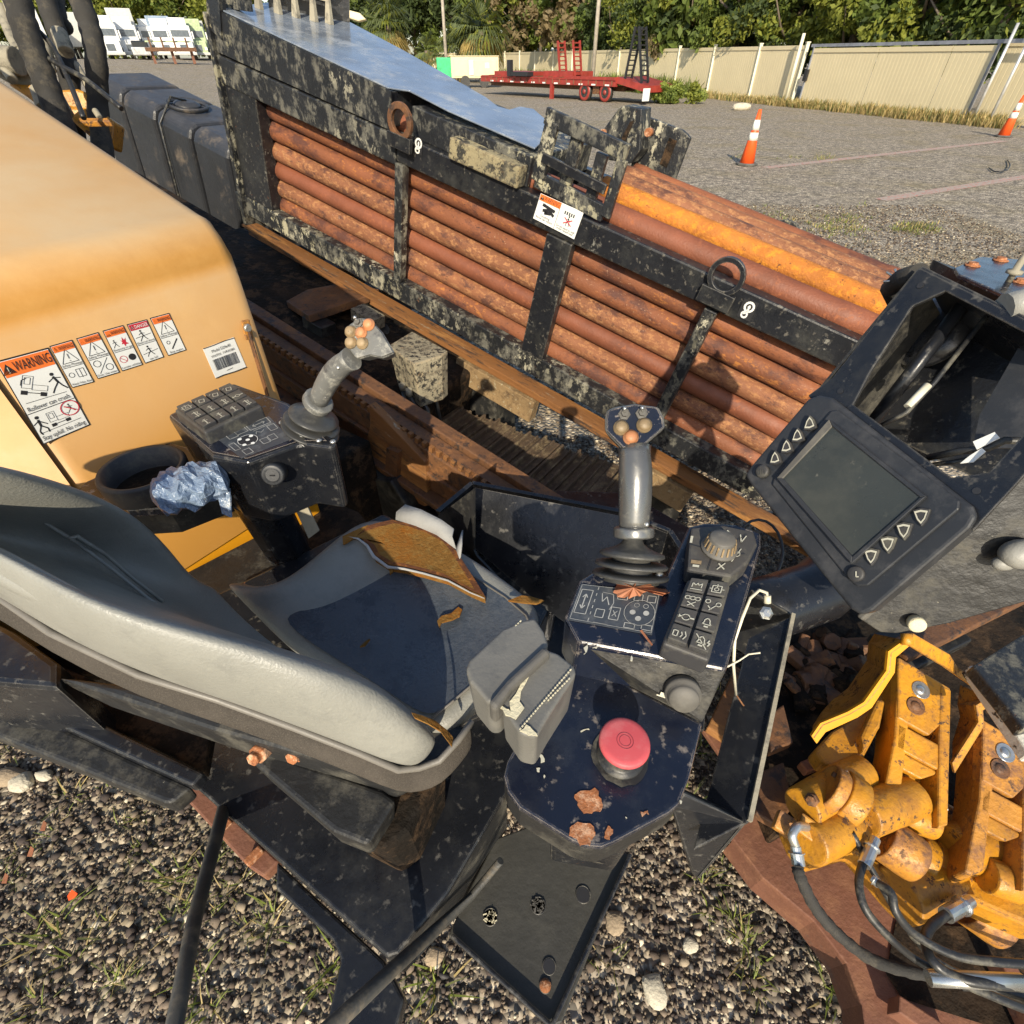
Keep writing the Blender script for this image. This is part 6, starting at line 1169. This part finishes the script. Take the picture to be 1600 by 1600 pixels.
for xx in (-.6, .8): mesh_obj('wheel', B().lathe(gc+gx_*xx+Zv*.35-gy_*.05, gy_, [(.35, 0), (.35, .2)], 18), M['hose'], gen)
gp = azp(693, 51); o = mesh_obj('green_cabinet', B().box(gp+Zv*1.05, gx_*.55, gy_*.5, Zv*.65), M['green'], bevel=.05); tag(o, 'small bright green equipment cabinet left of the cream generator', 'cabinet')
# small building beyond the fence
bc = azp(850, 92); bld = thing('building', 'low white building with grey blue flat roof beyond the fence', 'building', bc); bx_ = Vec((1, .12, 0)).normalized(); by_ = Vec((-.12, 1, 0)).normalized()
M['wallw'] = mk('white_stucco', (.72, .72, .70), .7, bump=0); M['roofb'] = mk('blue_grey_roof', (.25, .32, .42), .5, bump=0)
def bb(nm, x0, x1, z0, z1, m, y0=0, y1=5): return mesh_obj(nm, B().box(bc+bx_*(x0+x1)/2+by_*(y0+y1)/2+Zv*(z0+z1)/2, bx_*(x1-x0)/2, by_*(y1-y0)/2, Zv*(z1-z0)/2), M[m], bld)
bb('wall', -3.4, 5, 0, 3.1, 'wallw'); bb('roof', -4, 5.6, 3.1, 3.6, 'roofb', -.6, 5.5); bb('corner_trim', -1.6, -1.5, 0, 3.1, 'roofb', -.05, 0); bb('window', .4, 1.6, 1.6, 2.6, 'roofb', -.05, 0)
# utility poles
M['pole'] = mk('weathered_utility_pole', (.36, .32, .26), .8, bump=0)
for xx, d, lb in ((695, 60, 'slim pale utility pole rising between the two palms'), (931, 48, 'slim pale utility pole rising behind the fence, right of the brown vine tree')):
    p_ = azp(xx, d, 60); o = mesh_obj('utility_pole', B().tube([p_, p_+Zv*9], [.15, .11], 10), M['pole']); tag(o, lb, 'utility pole')
# ------------------------------------------------------------------ trees
def leafmat(n, c, t=.35):
    m = mk(n, c, .6, bump=0, var=.35, vs=2.5, spec=.25); nt_ = m.node_tree; p = nt_.nodes['Principled BSDF']
    tr = nt_.nodes.new('ShaderNodeBsdfTranslucent'); mx = nt_.nodes.new('ShaderNodeMixShader'); mx.inputs[0].default_value = t; tr.inputs[0].default_value = (c[0]*1.3, c[1]*1.3, c[2]*.8, 1)
    nt_.links.new(p.outputs[0], mx.inputs[1]); nt_.links.new(tr.outputs[0], mx.inputs[2]); nt_.links.new(mx.outputs[0], nt_.nodes['Material Output'].inputs[0]); return m
M['lf1'] = leafmat('mid_green_leaves', (.12, .16, .035)); M['lf2'] = leafmat('bright_green_leaves', (.21, .23, .04)); M['lf3'] = leafmat('dark_green_leaves', (.06, .085, .03)); M['lf4'] = leafmat('brown_dry_vines', (.22, .17, .09)); M['lf5'] = leafmat('grey_green_fronds', (.14, .17, .075)); M['lf6'] = leafmat('dead_yellow_fronds', (.36, .27, .10)); M['bark'] = mk('tree_bark', (.14, .11, .08), .9, bump=0)
def leaves(C, R, n, size, nclump, mats, seed, squash=.8, elong=1.0):
    g_ = np.random.default_rng(seed); cl = g_.normal(size=(nclump, 3)); cl /= np.linalg.norm(cl, axis=1)[:, None]; cl *= (g_.random((nclump, 1))**.4); cl *= np.array(R)*.85
    idx = g_.integers(0, nclump, n); cr = (.16+.22*g_.random(nclump))*max(R)*.75
    off = g_.normal(size=(n, 3)); off /= np.linalg.norm(off, axis=1)[:, None]; off *= (g_.random((n, 1))**.45)*cr[idx][:, None]
    P_ = cl[idx]+off*np.array([1, 1, squash])+np.array(C)
    a = g_.normal(size=(n, 3)); a /= np.linalg.norm(a, axis=1)[:, None]; b_ = np.cross(a, g_.normal(size=(n, 3))); b_ /= np.linalg.norm(b_, axis=1)[:, None]
    s = size*(.6+.8*g_.random((n, 1))); V_ = np.stack([P_-a*s*elong, P_+b_*s*.5, P_+a*s*elong, P_-b_*s*.5], 1).reshape(-1, 3)
    ml = g_.integers(0, len(mats), nclump)[idx]; jit = g_.random(n) < .25; ml[jit] = g_.integers(0, len(mats), jit.sum())
    return V_, ml
def fast_obj(name, V_, k, ml, mats, parent=None):
    n = len(V_)//k; me = bpy.data.meshes.new(name); c = V_.mean(0); c[2] = V_[:, 2].min(); me.vertices.add(len(V_)); me.vertices.foreach_set('co', (V_-c).astype(np.float32).ravel())
    me.loops.add(n*k); me.loops.foreach_set('vertex_index', np.arange(n*k, dtype=np.int32)); me.polygons.add(n); me.polygons.foreach_set('loop_start', np.arange(0, n*k, k, dtype=np.int32))
    try: me.polygons.foreach_set('loop_total', np.full(n, k, dtype=np.int32))
    except Exception: pass
    for m in mats: me.materials.append(M[m])
    me.polygons.foreach_set('material_index', ml.astype(np.int32)); me.update(calc_edges=True); me.validate()
    o = bpy.data.objects.new(name, me); COL.objects.link(o); cv = Vec(c.tolist())
    if parent is not None: o.parent = parent; o.location = cv-wloc(parent)
    else: o.location = cv
    WL[o.name] = cv; return o
SEED = [100]
def tree(px, d, h, r, label, mats=('lf1', 'lf2', 'lf3'), n=9000, z0=.8, size=.22, group='trees beyond the yard fence', nc=46, name='leafy_tree'):
    SEED[0] += 1; p_ = azp(px, d, 70); t = thing(name, label, 'tree', p_, group)
    b = B(); b.tube([p_, p_+Zv*h*.45, p_+Zv*h*.75+Vec((.3, 0, 0))], [.22, .16, .06], 8)
    g_ = np.random.default_rng(SEED[0])
    for i in range(7):
        a = g_.random()*6.28; s = p_+Zv*h*(.2+.4*g_.random()); b.tube([s, s+Vec((math.cos(a)*r*.45, math.sin(a)*r*.45, h*.12)), s+Vec((math.cos(a)*r*.8, math.sin(a)*r*.8, h*.28))], [.09, .06, .025], 6)
    mesh_obj('trunk', b, M['bark'], t)
    V_, ml = leaves((p_.x, p_.y, (h+z0)/2), (r, r*.8, (h-z0)/2), n, size, nc, mats, SEED[0]); V_[:, 2] = np.abs(V_[:, 2]-.1)+.1
    kind(fast_obj('crown', V_, 4, ml, mats, t), 'stuff'); return t
def dfe(px): p_ = fl(px); return math.hypot(p_.x, p_.y)
pos = ['leafy green tree rising straight above the fence right of the black ramps', 'dark leafy tree just left of the plain pole, above the fence', 'bright bushy tree above the fence over the first cone', 'dense green tree above the fence left of the sliding gate', 'tall green tree directly above the left end of the sliding gate',
       'yellow green leafy tree above the middle gate panel', 'dark green tree above the right gate panel', 'dark shrubby tree at the upper right corner above the gate posts']
for i, (px, ex, h, r, mt) in enumerate(((1010, 5, 7, 3.6, ('lf1', 'lf3', 'lf2')), (960, 6, 7, 3.4, ('lf3', 'lf3', 'lf1')), (1075, 4, 6.5, 3.2, ('lf4', 'lf1', 'lf2')), (1150, 4, 6.5, 3.2, ('lf1', 'lf2', 'lf3')), (1235, 4, 6.5, 3.2, ('lf1', 'lf2', 'lf3')), (1330, 4, 6.5, 3.2, ('lf2', 'lf1', 'lf2')), (1430, 4, 6.2, 3.2, ('lf2', 'lf1', 'lf3')), (1545, 4, 6.5, 3.2, ('lf3', 'lf1', 'lf2')))):
    tree(px, dfe(px)+ex, h, r, pos[i], mt, n=13000, size=.14, nc=60)
for px, d, h, r, mt, lb in ((1110, 46, 10, 5, ('lf3', 'lf1'), 'tall background tree filling the skyline behind the first cone'), (1300, 44, 10, 5.5, ('lf3', 'lf1', 'lf2'), 'tall background tree filling the skyline over the gate'), (1500, 42, 10, 5.5, ('lf3', 'lf1'), 'tall background tree filling the skyline at the right corner'),
                            (900, 62, 11, 5, ('lf4', 'lf4', 'lf1'), 'brown vine covered tree behind the fence left of the plain pole'), (845, 80, 12, 7, ('lf1', 'lf2', 'lf4'), 'pale green tree over the white building roof'), (790, 84, 12, 7, ('lf3', 'lf1'), 'green tree right of the large palm'), (720, 90, 13, 7, ('lf3', 'lf1', 'lf3'), 'dark tree behind the large palm'),
                            (650, 95, 13, 8, ('lf3', 'lf3', 'lf1'), 'dark tree between the two palms'), (570, 90, 12, 7, ('lf3', 'lf3', 'lf1'), 'dark oak tree left of the leaning palm, above the rack cover'), (480, 95, 12, 8, ('lf3', 'lf1'), 'tree behind the toothed end of the rack cover'),
                            (940, 75, 12, 7, ('lf3', 'lf1', 'lf4'), 'dim tree behind the brown vine tree'), (1020, 60, 12, 6, ('lf3', 'lf1'), 'dim tree behind the black folded ramps'),
                            (270, 118, 15, 9, ('lf2', 'lf1'), 'bright feathery tree behind the parked lorries, beside the rack post'), (200, 122, 15, 9, ('lf2', 'lf1', 'lf1'), 'bright feathery tree behind the largest lorry box'), (120, 120, 15, 9, ('lf1', 'lf2'), 'bright feathery tree behind the hose bundle'), (340, 118, 15, 9, ('lf1', 'lf2'), 'green tree hidden mostly by the rack end plate'), (30, 120, 15, 10, ('lf1', 'lf2'), 'green tree at the upper left corner')):
    tree(px, d, h, r, lb, mt, n=11000, size=.30, nc=50)
def palm(px, d, h, r, label, nf=46, skirt=.5, name='palm_tree'):
    SEED[0] += 1; g_ = np.random.default_rng(SEED[0]); p_ = azp(px, d, 60); t = thing(name, label, 'palm tree', p_, 'sabal palms by the far fence')
    mesh_obj('trunk', B().tube([p_, p_+Zv*h*.6], [.3, .24], 10), M['bark'], t); C = p_+Zv*h*.62; V_ = []; ml = []
    for i in range(nf):
        a = g_.random()*6.28; el = -1.15+2.5*g_.random(); dd = Vec((math.cos(a)*math.cos(el), math.sin(a)*math.cos(el), math.sin(el))); L = r*(.75+.4*g_.random()); base = C+dd*L*.35; dead = el < -.35 and g_.random() < skirt+.2
        sx = dd.cross(Zv).normalized(); sy = sx.cross(dd)
        for k in range(13):
            f = (k-6)/6; bd = (dd*math.cos(f*1.15)+sx*math.sin(f*1.15)).normalized(); l2 = L*(.68-.15*abs(f)); m_ = base+bd*l2*.6; tip = base+bd*l2-Zv*l2*(.28+.2*g_.random()); w_ = sx*.045*r*.5+sy*.02
            V_ += [base, m_+w_, tip, m_-w_]; ml.append(2 if dead else (1 if g_.random() < .3 else 0))
    kind(fast_obj('crown', np.array([tuple(v) for v in V_]), 4, np.array(ml), ('lf5', 'lf2', 'lf6'), t), 'stuff')
palm(608, 66, 6.5, 3.0, 'palm with drooping yellowing fronds at the left, above the rack cover', 60); palm(752, 60, 5.6, 3.0, 'broad bushy palm with hanging dead fronds above the cream generator', 70); palm(716, 62, 3.6, 2.4, 'low palm clump just left of the broad bushy palm', 50); palm(665, 78, 3.8, 2.0, 'small grey green palm between the two larger palms', 34); palm(690, 68, 2.6, 1.6, 'small dark palm standing left of the green cabinet', 30)
# weeds along the fence and green bush
def tufts(name, centres, mats, seed, nb=14, h=.35, w=.012, spread=.12, lean=.5):
    g_ = np.random.default_rng(seed); V_ = []; ml = []
    for (x, y, z, s) in centres:
        k = max(3, int(nb*(.6+.8*g_.random())))
        for i in range(k):
            a = g_.random()*6.28; r = spread*s*g_.random(); l = h*s*(.5+.8*g_.random()); ln = lean*(.2+1.3*g_.random()); bx = np.array([x+math.cos(a)*r, y+math.sin(a)*r, z]); d = np.array([math.cos(a+g_.normal()*.6)*ln, math.sin(a+g_.normal()*.6)*ln, 1.0]); d /= np.linalg.norm(d)
            px_ = np.array([-d[1], d[0], 0]); px_ = px_/(np.linalg.norm(px_)+1e-6)*w*s; m_ = bx+d*l*.55; tp = bx+d*l+np.array([d[0]*l*.25, d[1]*l*.25, -l*.12])
            V_ += [bx-px_, bx+px_, m_+px_*.8, m_-px_*.8]; ml.append(g_.integers(0, len(mats))); V_ += [m_-px_*.8, m_+px_*.8, tp+px_*.08, tp-px_*.08]; ml.append(ml[-1])
    return kind(fast_obj(name, np.array(V_), 4, np.array(ml), mats), 'stuff')
M['gr1'] = leafmat('fresh_grass', (.20, .24, .05), .2); M['gr2'] = leafmat('dry_straw_grass', (.42, .32, .14), .2); M['gr3'] = leafmat('olive_grass', (.16, .17, .06), .2)
cs = []
for i in range(900):
    xx = 1080+rng.random()*560; p_ = fl(xx)*(1-.01-.035*rng.random()**2); cs.append((p_.x, p_.y, 0, .7+.6*rng.random()))
tufts('dry_grass_verge', cs, ('gr2', 'gr2', 'gr3'), 5, 10, .32, .014, .25)
cs = []
for i in range(500):
    xx = 770+rng.random()*320; p_ = fl(xx)*(1-.02-.05*rng.random()); cs.append((p_.x, p_.y, 0, 1+1.0*rng.random()))
tufts('green_weed_verge', cs, ('gr1', 'gr3', 'lf1'), 6, 12, .5, .025, .35)
p_ = azp(1066, 33); V_, ml = leaves((p_.x, p_.y, .38), (1.55, .8, .42), 5000, .075, 30, ('gr1', 'lf2', 'lf1'), 77); V_[:, 2] = np.abs(V_[:, 2])
bush = thing('green_bush', 'low bright green weedy bush at the foot of the fence right of the trailer', 'bush', p_); kind(fast_obj('foliage', V_, 4, ml, ('gr1', 'lf2', 'lf1'), bush), 'stuff'); mesh_obj('stem', B().tube([p_, p_+Zv*.4], .03, 6), M['bark'], bush)
# grass patches far on the yard and tufts close by
cs = []
for (x0, y0, sx, sy, n_) in ((1320, 352, 55, 25, 240), (1432, 358, 45, 9, 260), (1285, 245, 18, 8, 60), (1165, 242, 22, 8, 60), (1235, 246, 20, 6, 30), (1200, 340, 60, 20, 60)):
    for i in range(n_): p_ = pz(x0+rng.normal()*sx*.5, y0+rng.normal()*sy*.5, 0); cs.append((p_.x, p_.y, 0, .6+.7*rng.random()))
tufts('low_grass_patch', cs[::2], ('gr1', 'gr2', 'gr3'), 9, 7, .05, .004, .10, 1.3)
near = [(125, 1245, 1.3), (20, 1350, 1), (8, 1180, 1.1), (75, 1440, 1.3), (135, 1470, 1.5), (265, 1380, 1.3), (345, 1380, 1.2), (275, 1450, 1.2), (190, 1510, 1), (310, 1495, 1.1), (430, 1420, 1.3), (400, 1395, 1), (510, 1510, 1.2), (100, 1540, 1), (345, 1345, .8), (215, 1275, .8), (680, 1530, 1.4), (920, 1510, 1), (1155, 1430, 1.1), (1150, 1460, 1.3), (1070, 1240, 1.2), (1310, 1560, 1.6), (1330, 1530, 1.2), (1180, 1540, .8), (1090, 1170, 1), (1125, 1090, .9), (205, 1205, .8), (330, 1555, 1.2), (240, 1330, .8), (60, 1330, .8), (1090, 1400, .9), (620, 1585, .7)]
cs = []
for x, y, s in near:
    p_ = pz(x, y, 0)
    for k in range(3): cs.append((p_.x+rng.normal()*.03, p_.y+rng.normal()*.03, 0, s*(.6+.5*rng.random())))
tufts('grass_tufts', cs, ('gr1', 'gr1', 'gr3', 'gr2'), 11, 9, .05, .0017, .03, 1.6)
# ------------------------------------------------------------------ gravel stones close to the machine
for i, (c, r_) in enumerate((((.058, .042, .033), .85), ((.105, .076, .053), .85), ((.175, .132, .092), .85), ((.29, .23, .155), .8), ((.55, .48, .35), .75), ((.04, .036, .034), .6))): M['st%d' % i] = mk('gravel_stone_%s' % ('dark', 'brown', 'grey', 'tan', 'pale', 'black')[i], c, r_, bump=.3, bs=180, var=.3, vs=30)
PHI = (1+5**.5)/2; ICO = np.array([(-1, PHI, 0), (1, PHI, 0), (-1, -PHI, 0), (1, -PHI, 0), (0, -1, PHI), (0, 1, PHI), (0, -1, -PHI), (0, 1, -PHI), (PHI, 0, -1), (PHI, 0, 1), (-PHI, 0, -1), (-PHI, 0, 1)])/1.9
ICF = np.array([(0, 11, 5), (0, 5, 1), (0, 1, 7), (0, 7, 10), (0, 10, 11), (1, 5, 9), (5, 11, 4), (11, 10, 2), (10, 7, 6), (7, 1, 8), (3, 9, 4), (3, 4, 2), (3, 2, 6), (3, 6, 8), (3, 8, 9), (4, 9, 5), (2, 4, 11), (6, 2, 10), (8, 6, 7), (9, 8, 1)])
OCT = np.array([(1, 0, 0), (0, 1, 0), (-1, 0, 0), (0, -1, 0), (.55, .5, .62), (-.6, .5, .6), (-.5, -.6, .62), (.6, -.5, .58), (0, 0, -.8)])
OCF = np.array([(0, 1, 4), (1, 5, 4), (1, 2, 5), (2, 6, 5), (2, 3, 6), (3, 7, 6), (3, 0, 7), (0, 4, 7), (4, 5, 6), (4, 6, 7), (0, 8, 1), (1, 8, 2), (2, 8, 3), (3, 8, 0)])
def stones(name, n, xr, yr, rmin, rmax, seed, mats, prob, SH=OCT, SF=OCF, lift=.35):
    g_ = np.random.default_rng(seed); X = g_.uniform(*xr, n); Y = g_.uniform(*yr, n)
    q = np.stack([X, Y, np.full(n, -CAMZ)], 1); zc = q[:, 1]*cp-q[:, 2]*sp; v = q[:, 1]*sp+q[:, 2]*cp; px = 800+800*X/zc; py = 800-800*v/zc
    k = (zc > .1) & (px > -80) & (px < 1680) & (py > -10) & (py < 1700); X, Y = X[k], Y[k]; n = len(X)
    r = rmin+(rmax-rmin)*g_.random(n)**2.2; S_ = SH[None]*(1+.20*g_.normal(size=(n, len(SH), 1))); S_ = S_*(r[:, None, None]*(.7+.6*g_.random((n, 1, 3)))*np.array([1, 1, .75]))
    a = g_.random(n)*6.28; ca, sa = np.cos(a), np.sin(a); x = S_[..., 0]*ca[:, None]-S_[..., 1]*sa[:, None]; y = S_[..., 0]*sa[:, None]+S_[..., 1]*ca[:, None]
    V_ = np.stack([x+X[:, None], y+Y[:, None], S_[..., 2]+(r*lift+.005*g_.random(n))[:, None]], 2).reshape(-1, 3); F_ = (SF[None]+np.arange(n)[:, None, None]*len(SH)).reshape(-1, 3)
    me = bpy.data.meshes.new(name); me.vertices.add(len(V_)); me.vertices.foreach_set('co', V_.astype(np.float32).ravel()); me.loops.add(F_.size); me.loops.foreach_set('vertex_index', F_.astype(np.int32).ravel()); me.polygons.add(len(F_)); me.polygons.foreach_set('loop_start', np.arange(0, F_.size, 3, dtype=np.int32))
    ml = g_.choice(len(mats), size=n, p=prob); me.polygons.foreach_set('material_index', np.repeat(ml, len(SF)).astype(np.int32))
    for m in mats: me.materials.append(M[m])
    me.update(calc_edges=True); me.validate(); o = bpy.data.objects.new(name, me); COL.objects.link(o); WL[o.name] = Vec(); return kind(o, 'stuff')
mts = ['st%d' % i for i in range(6)]
stones('gravel_stones', 30000, (-2.4, 2.2), (-.2, 2.6), .005, .0125, 21, mts, [.30, .30, .22, .11, .03, .04])
stones('gravel_chips', 75000, (-2.2, 2.0), (-.2, 2.2), .0025, .0060, 23, mts, [.28, .30, .22, .13, .045, .025], lift=.6)
stones('gravel_stones', 26000, (-1, 6.5), (2.6, 9), .006, .016, 22, mts, [.14, .24, .30, .22, .08, .02])
def rock(px, py, r, sq, m, label, cat='stone', name='loose_rock', seed=0):
    g_ = np.random.default_rng(seed+500); c = pz(px, py, 0); b = B(); rows = []; K = 10
    for i in range(K+1):
        a = math.pi*i/K; rows.append([c+Vec((math.sin(a)*math.cos(t)*r*sq[0]*(1+.16*math.sin(2*t+seed)+.1*math.sin(3*a+t*2)), math.sin(a)*math.sin(t)*r*sq[1]*(1+.12*math.cos(3*t+seed)), math.cos(a)*r*sq[2]+r*sq[2]*.7)) for t in [2*math.pi*k/14 for k in range(14)]+[0]])
    for row in rows: row[-1] = row[0]
    b.grid(rows, sm=False); o = mesh_obj(name, b, M[m]); tag(o, label, cat)
M['rockp'] = mk('pale_limestone', (.52, .47, .36), .9, layers=[((.35, .30, .22), 40, .5, .2, .9)], bump=.6, bs=90); M['rockt'] = mk('tan_stone', (.34, .26, .17), .9, layers=[((.2, .15, .1), 30, .5, .2, .9)], bump=.6, bs=80)
rock(15, 1218, .05, (1.4, .6, .4), 'rockt', 'flat tan stone at the left edge of the gravel', seed=1); rock(38, 1226, .035, (1, .9, .6), 'rockp', 'rounded whitish stone right of the flat tan stone', seed=2); rock(72, 1214, .025, (1.2, .7, .6), 'rockp', 'small whitish stone, rightmost of three by the fender', seed=3)
rock(1021, 1548, .040, (.8, .85, .4), 'rockp', 'largest pale limestone lump on the gravel below the step plate', seed=4); rock(960, 1442, .030, (1, .9, .5), 'rockt', 'grey brown stone right of the step plate edge', seed=5); rock(680, 1495, .025, (1.1, .8, .5), 'rockt', 'tan stone lying beside the bottom of the step plate', seed=6); rock(1078, 1478, .02, (1, .9, .5), 'rockp', 'small pale stone on open gravel right of the large lump', seed=7)
rock(1158, 172, .30, (1.2, .8, .5), 'rockp', 'white rock pile lump behind the first cone near the fence', seed=8)
b = B(); b.prism([pz(105, 1400, .022), pz(112, 1390, .024), pz(121, 1396, .02), pz(118, 1402, .018), pz(107, 1407, .02)], -Zv*.002); o = mesh_obj('orange_leaf', b, M['cone']); tag(o, 'small bright orange red leaf lying on the gravel at lower left', 'leaf')
for i, (x, y, lb) in enumerate(((8, 1372, 'curled brown leaf at the left edge of the gravel'), (68, 1290, 'narrow brown leaf on the gravel below the pale stones'), (48, 1330, 'small tan leaf scrap among the gravel stones'))):
    b = B(); b.prism([pz(x-6, y+8, .02), pz(x, y-8, .024), pz(x+5, y-4, .02), pz(x+2, y+8, .02)], -Zv*.002); o = mesh_obj('fallen_leaf', b, M['leaf']); tag(o, lb, 'leaf')
o = mesh_obj('wire_scrap', B().tube(smooth([pz(1545, 262, .02), pz(1555, 268, .03), pz(1572, 266, .05), pz(1578, 258, .04), pz(1574, 250, .02)]), .012, 6), M['hose']); tag(o, 'curled black wire scrap on the gravel near the second red line', 'wire')
# ------------------------------------------------------------------ lorries at the far left, on slightly higher ground
M['tw'] = mk('white_truck_paint', (.74, .74, .72), .4, bump=0, var=.04); M['tg'] = mk('grey_truck_box', (.50, .50, .47), .5, bump=0, var=.08); M['glass'] = mk('dark_windscreen', (.02, .025, .03), .15, bump=0); M['tglass'] = mk('truck_window', (.11, .13, .15), .2, bump=0); M['tgreen'] = mk('pale_green_paint', (.40, .48, .28), .5, bump=0)
def lorry(px, d, label, box='tg', cabw=2.4, boxh=3.9, cab=True, gz=1.55, cabm='tw', face=None):
    p_ = azp(px, d, 80, gz); fwd_ = Vec((-p_.x, -p_.y, 0)).normalized(); sd_ = Vec((fwd_.y, -fwd_.x, 0)); t = thing('lorry', label, 'lorry', p_, 'lorries parked at the far left')
    def q(nm, x, y0, y1, z0, z1, m, w): return mesh_obj(nm, B().box(p_+fwd_*(y0+y1)/2+Zv*(z0+z1)/2+sd_*x, sd_*w/2, fwd_*(y1-y0)/2, Zv*(z1-z0)/2), M[m], t, bevel=.06)
    if box: q('cargo_box', 0, -9, -.2, 1.1, boxh, box, 2.6)
    if cab:
        q('cab', 0, 0, 2.0, .6, 3.0, cabm, cabw); q('bonnet', 0, 2.0, 3.3, .5, 1.7, cabm, cabw*.85); q('windscreen', 0, 2.0, 2.04, 2.0, 2.6, 'tglass', cabw*.8); q('grille', 0, 3.3, 3.33, .7, 1.3, 'tglass', cabw*.35); q('bumper', 0, 3.3, 3.4, .35, .62, 'tg', cabw); q('wind_deflector', 0, .2, 1.6, 3.0, 3.7, cabm, cabw*.8)
        for s in (-1, 1): q('mirror', s*(cabw/2+.15), 1.9, 2.0, 1.8, 2.5, 'tw', .15); q('headlight', s*cabw*.36, 3.3, 3.34, .8, 1.1, 'tw', .3)
    for s in (-1, 1):
        for y in ((2.6,) if cab else ())+((-7.5, -1.5) if box else (-1.5,)): mesh_obj('wheel', B().lathe(p_+fwd_*y+sd_*s*1.0+Zv*.5, sd_, [(.5, -.15), (.5, .15)], 14), M['hose'], t)
lorry(158, 97, 'white lorry just right of the thick hose bundle'); lorry(176, 94, 'white bonneted lorry left of the tall pale box lorry', box=None); lorry(207, 96, 'lorry with the tallest pale grey cargo box', 'tg', 2.3, 4.5); lorry(133, 100, 'grey boxed lorry partly behind the hose bundle', 'tg', 2.3, 4.2, cab=False)
lorry(262, 98, 'lorry with a grey blue striped box behind a steel rack', 'roofb', 2.4, 4.0); lorry(290, 95, 'white lorry cab right of the grey blue box', box=None); lorry(312, 97, 'pale green fronted lorry next to the rack post', 'tg', 2.3, 3.6, cabm='tgreen'); lorry(243, 100, 'white lorry between the tall box and the grey blue box', 'tw', 2.2, 3.2); lorry(62, 92, 'white boxed lorry seen through the hoses at upper left', 'tw', 2.3, 4.6, cab=False)
p_ = azp(222, 88, 80, 1.45); fw_ = Vec((-p_.x, -p_.y, 0)).normalized(); sd_ = Vec((fw_.y, -fw_.x, 0)); car = thing('pickup', 'silver grey pickup parked in front of the tall box lorry', 'car', p_)
mesh_obj('body', B().box(p_+Zv*.75, sd_*.95, fw_*2.2, Zv*.35), M['galv'], car, bevel=.1); mesh_obj('cab', B().box(p_+Zv*1.35-fw_*.2, sd_*.8, fw_*.9, Zv*.3), M['glass'], car, bevel=.1)
for s in (-1, 1): mesh_obj('wheel', B().lathe(p_+fw_*1.4+sd_*s*.9+Zv*.38, sd_, [(.38, -.1), (.38, .1)], 12), M['hose'], car)
p_ = azp(268, 78, 80, 1.2); rk = thing('steel_rack', 'low dark red steel rack frame standing in front of the far lorries', 'rack', p_)
for s in (-1, 0, 1): mesh_obj('leg', B().box(p_+sd_*s*1.8+Zv*.5, sd_*.12, fw_*.3, Zv*.5), M['rustplate'], rk)
mesh_obj('top_frame', B().box(p_+Zv*1.1, sd_*2.3, fw_*.8, Zv*.15), M['rustdk'], rk); mesh_obj('yellow_bar', B().box(p_+Zv*1.7-fw_*.4, sd_*2.1, fw_*.05, Zv*.06), M['tgreen'], rk)
for s in (-1.6, -.5, .6, 1.7): mesh_obj('upright', B().box(p_+sd_*s+Zv*1.6, sd_*.08, fw_*.08, Zv*.4), M['rustdk'], rk)
# street lamp arm above the cover
b = B(); p0 = azp(576, 30, 60); b.tube([p0+Vec((-2.5, 0, 0)), p0+Vec((-2.5, 0, 4.0))], .06, 8)
o = mesh_obj('lamp_post', b, M['galv']); tag(o, 'thin lamp post whose pale lamp head pokes out above the rack cover', 'lamp post')
b = B(); b.pic(PX(545, 25, 12, (0, -1, .2)), [(500, 8), (512, 6), (562, 20), (572, 30), (560, 33), (515, 18)], .12); mesh_obj('lamp_head', b, M['cream'], o, bevel=.02)
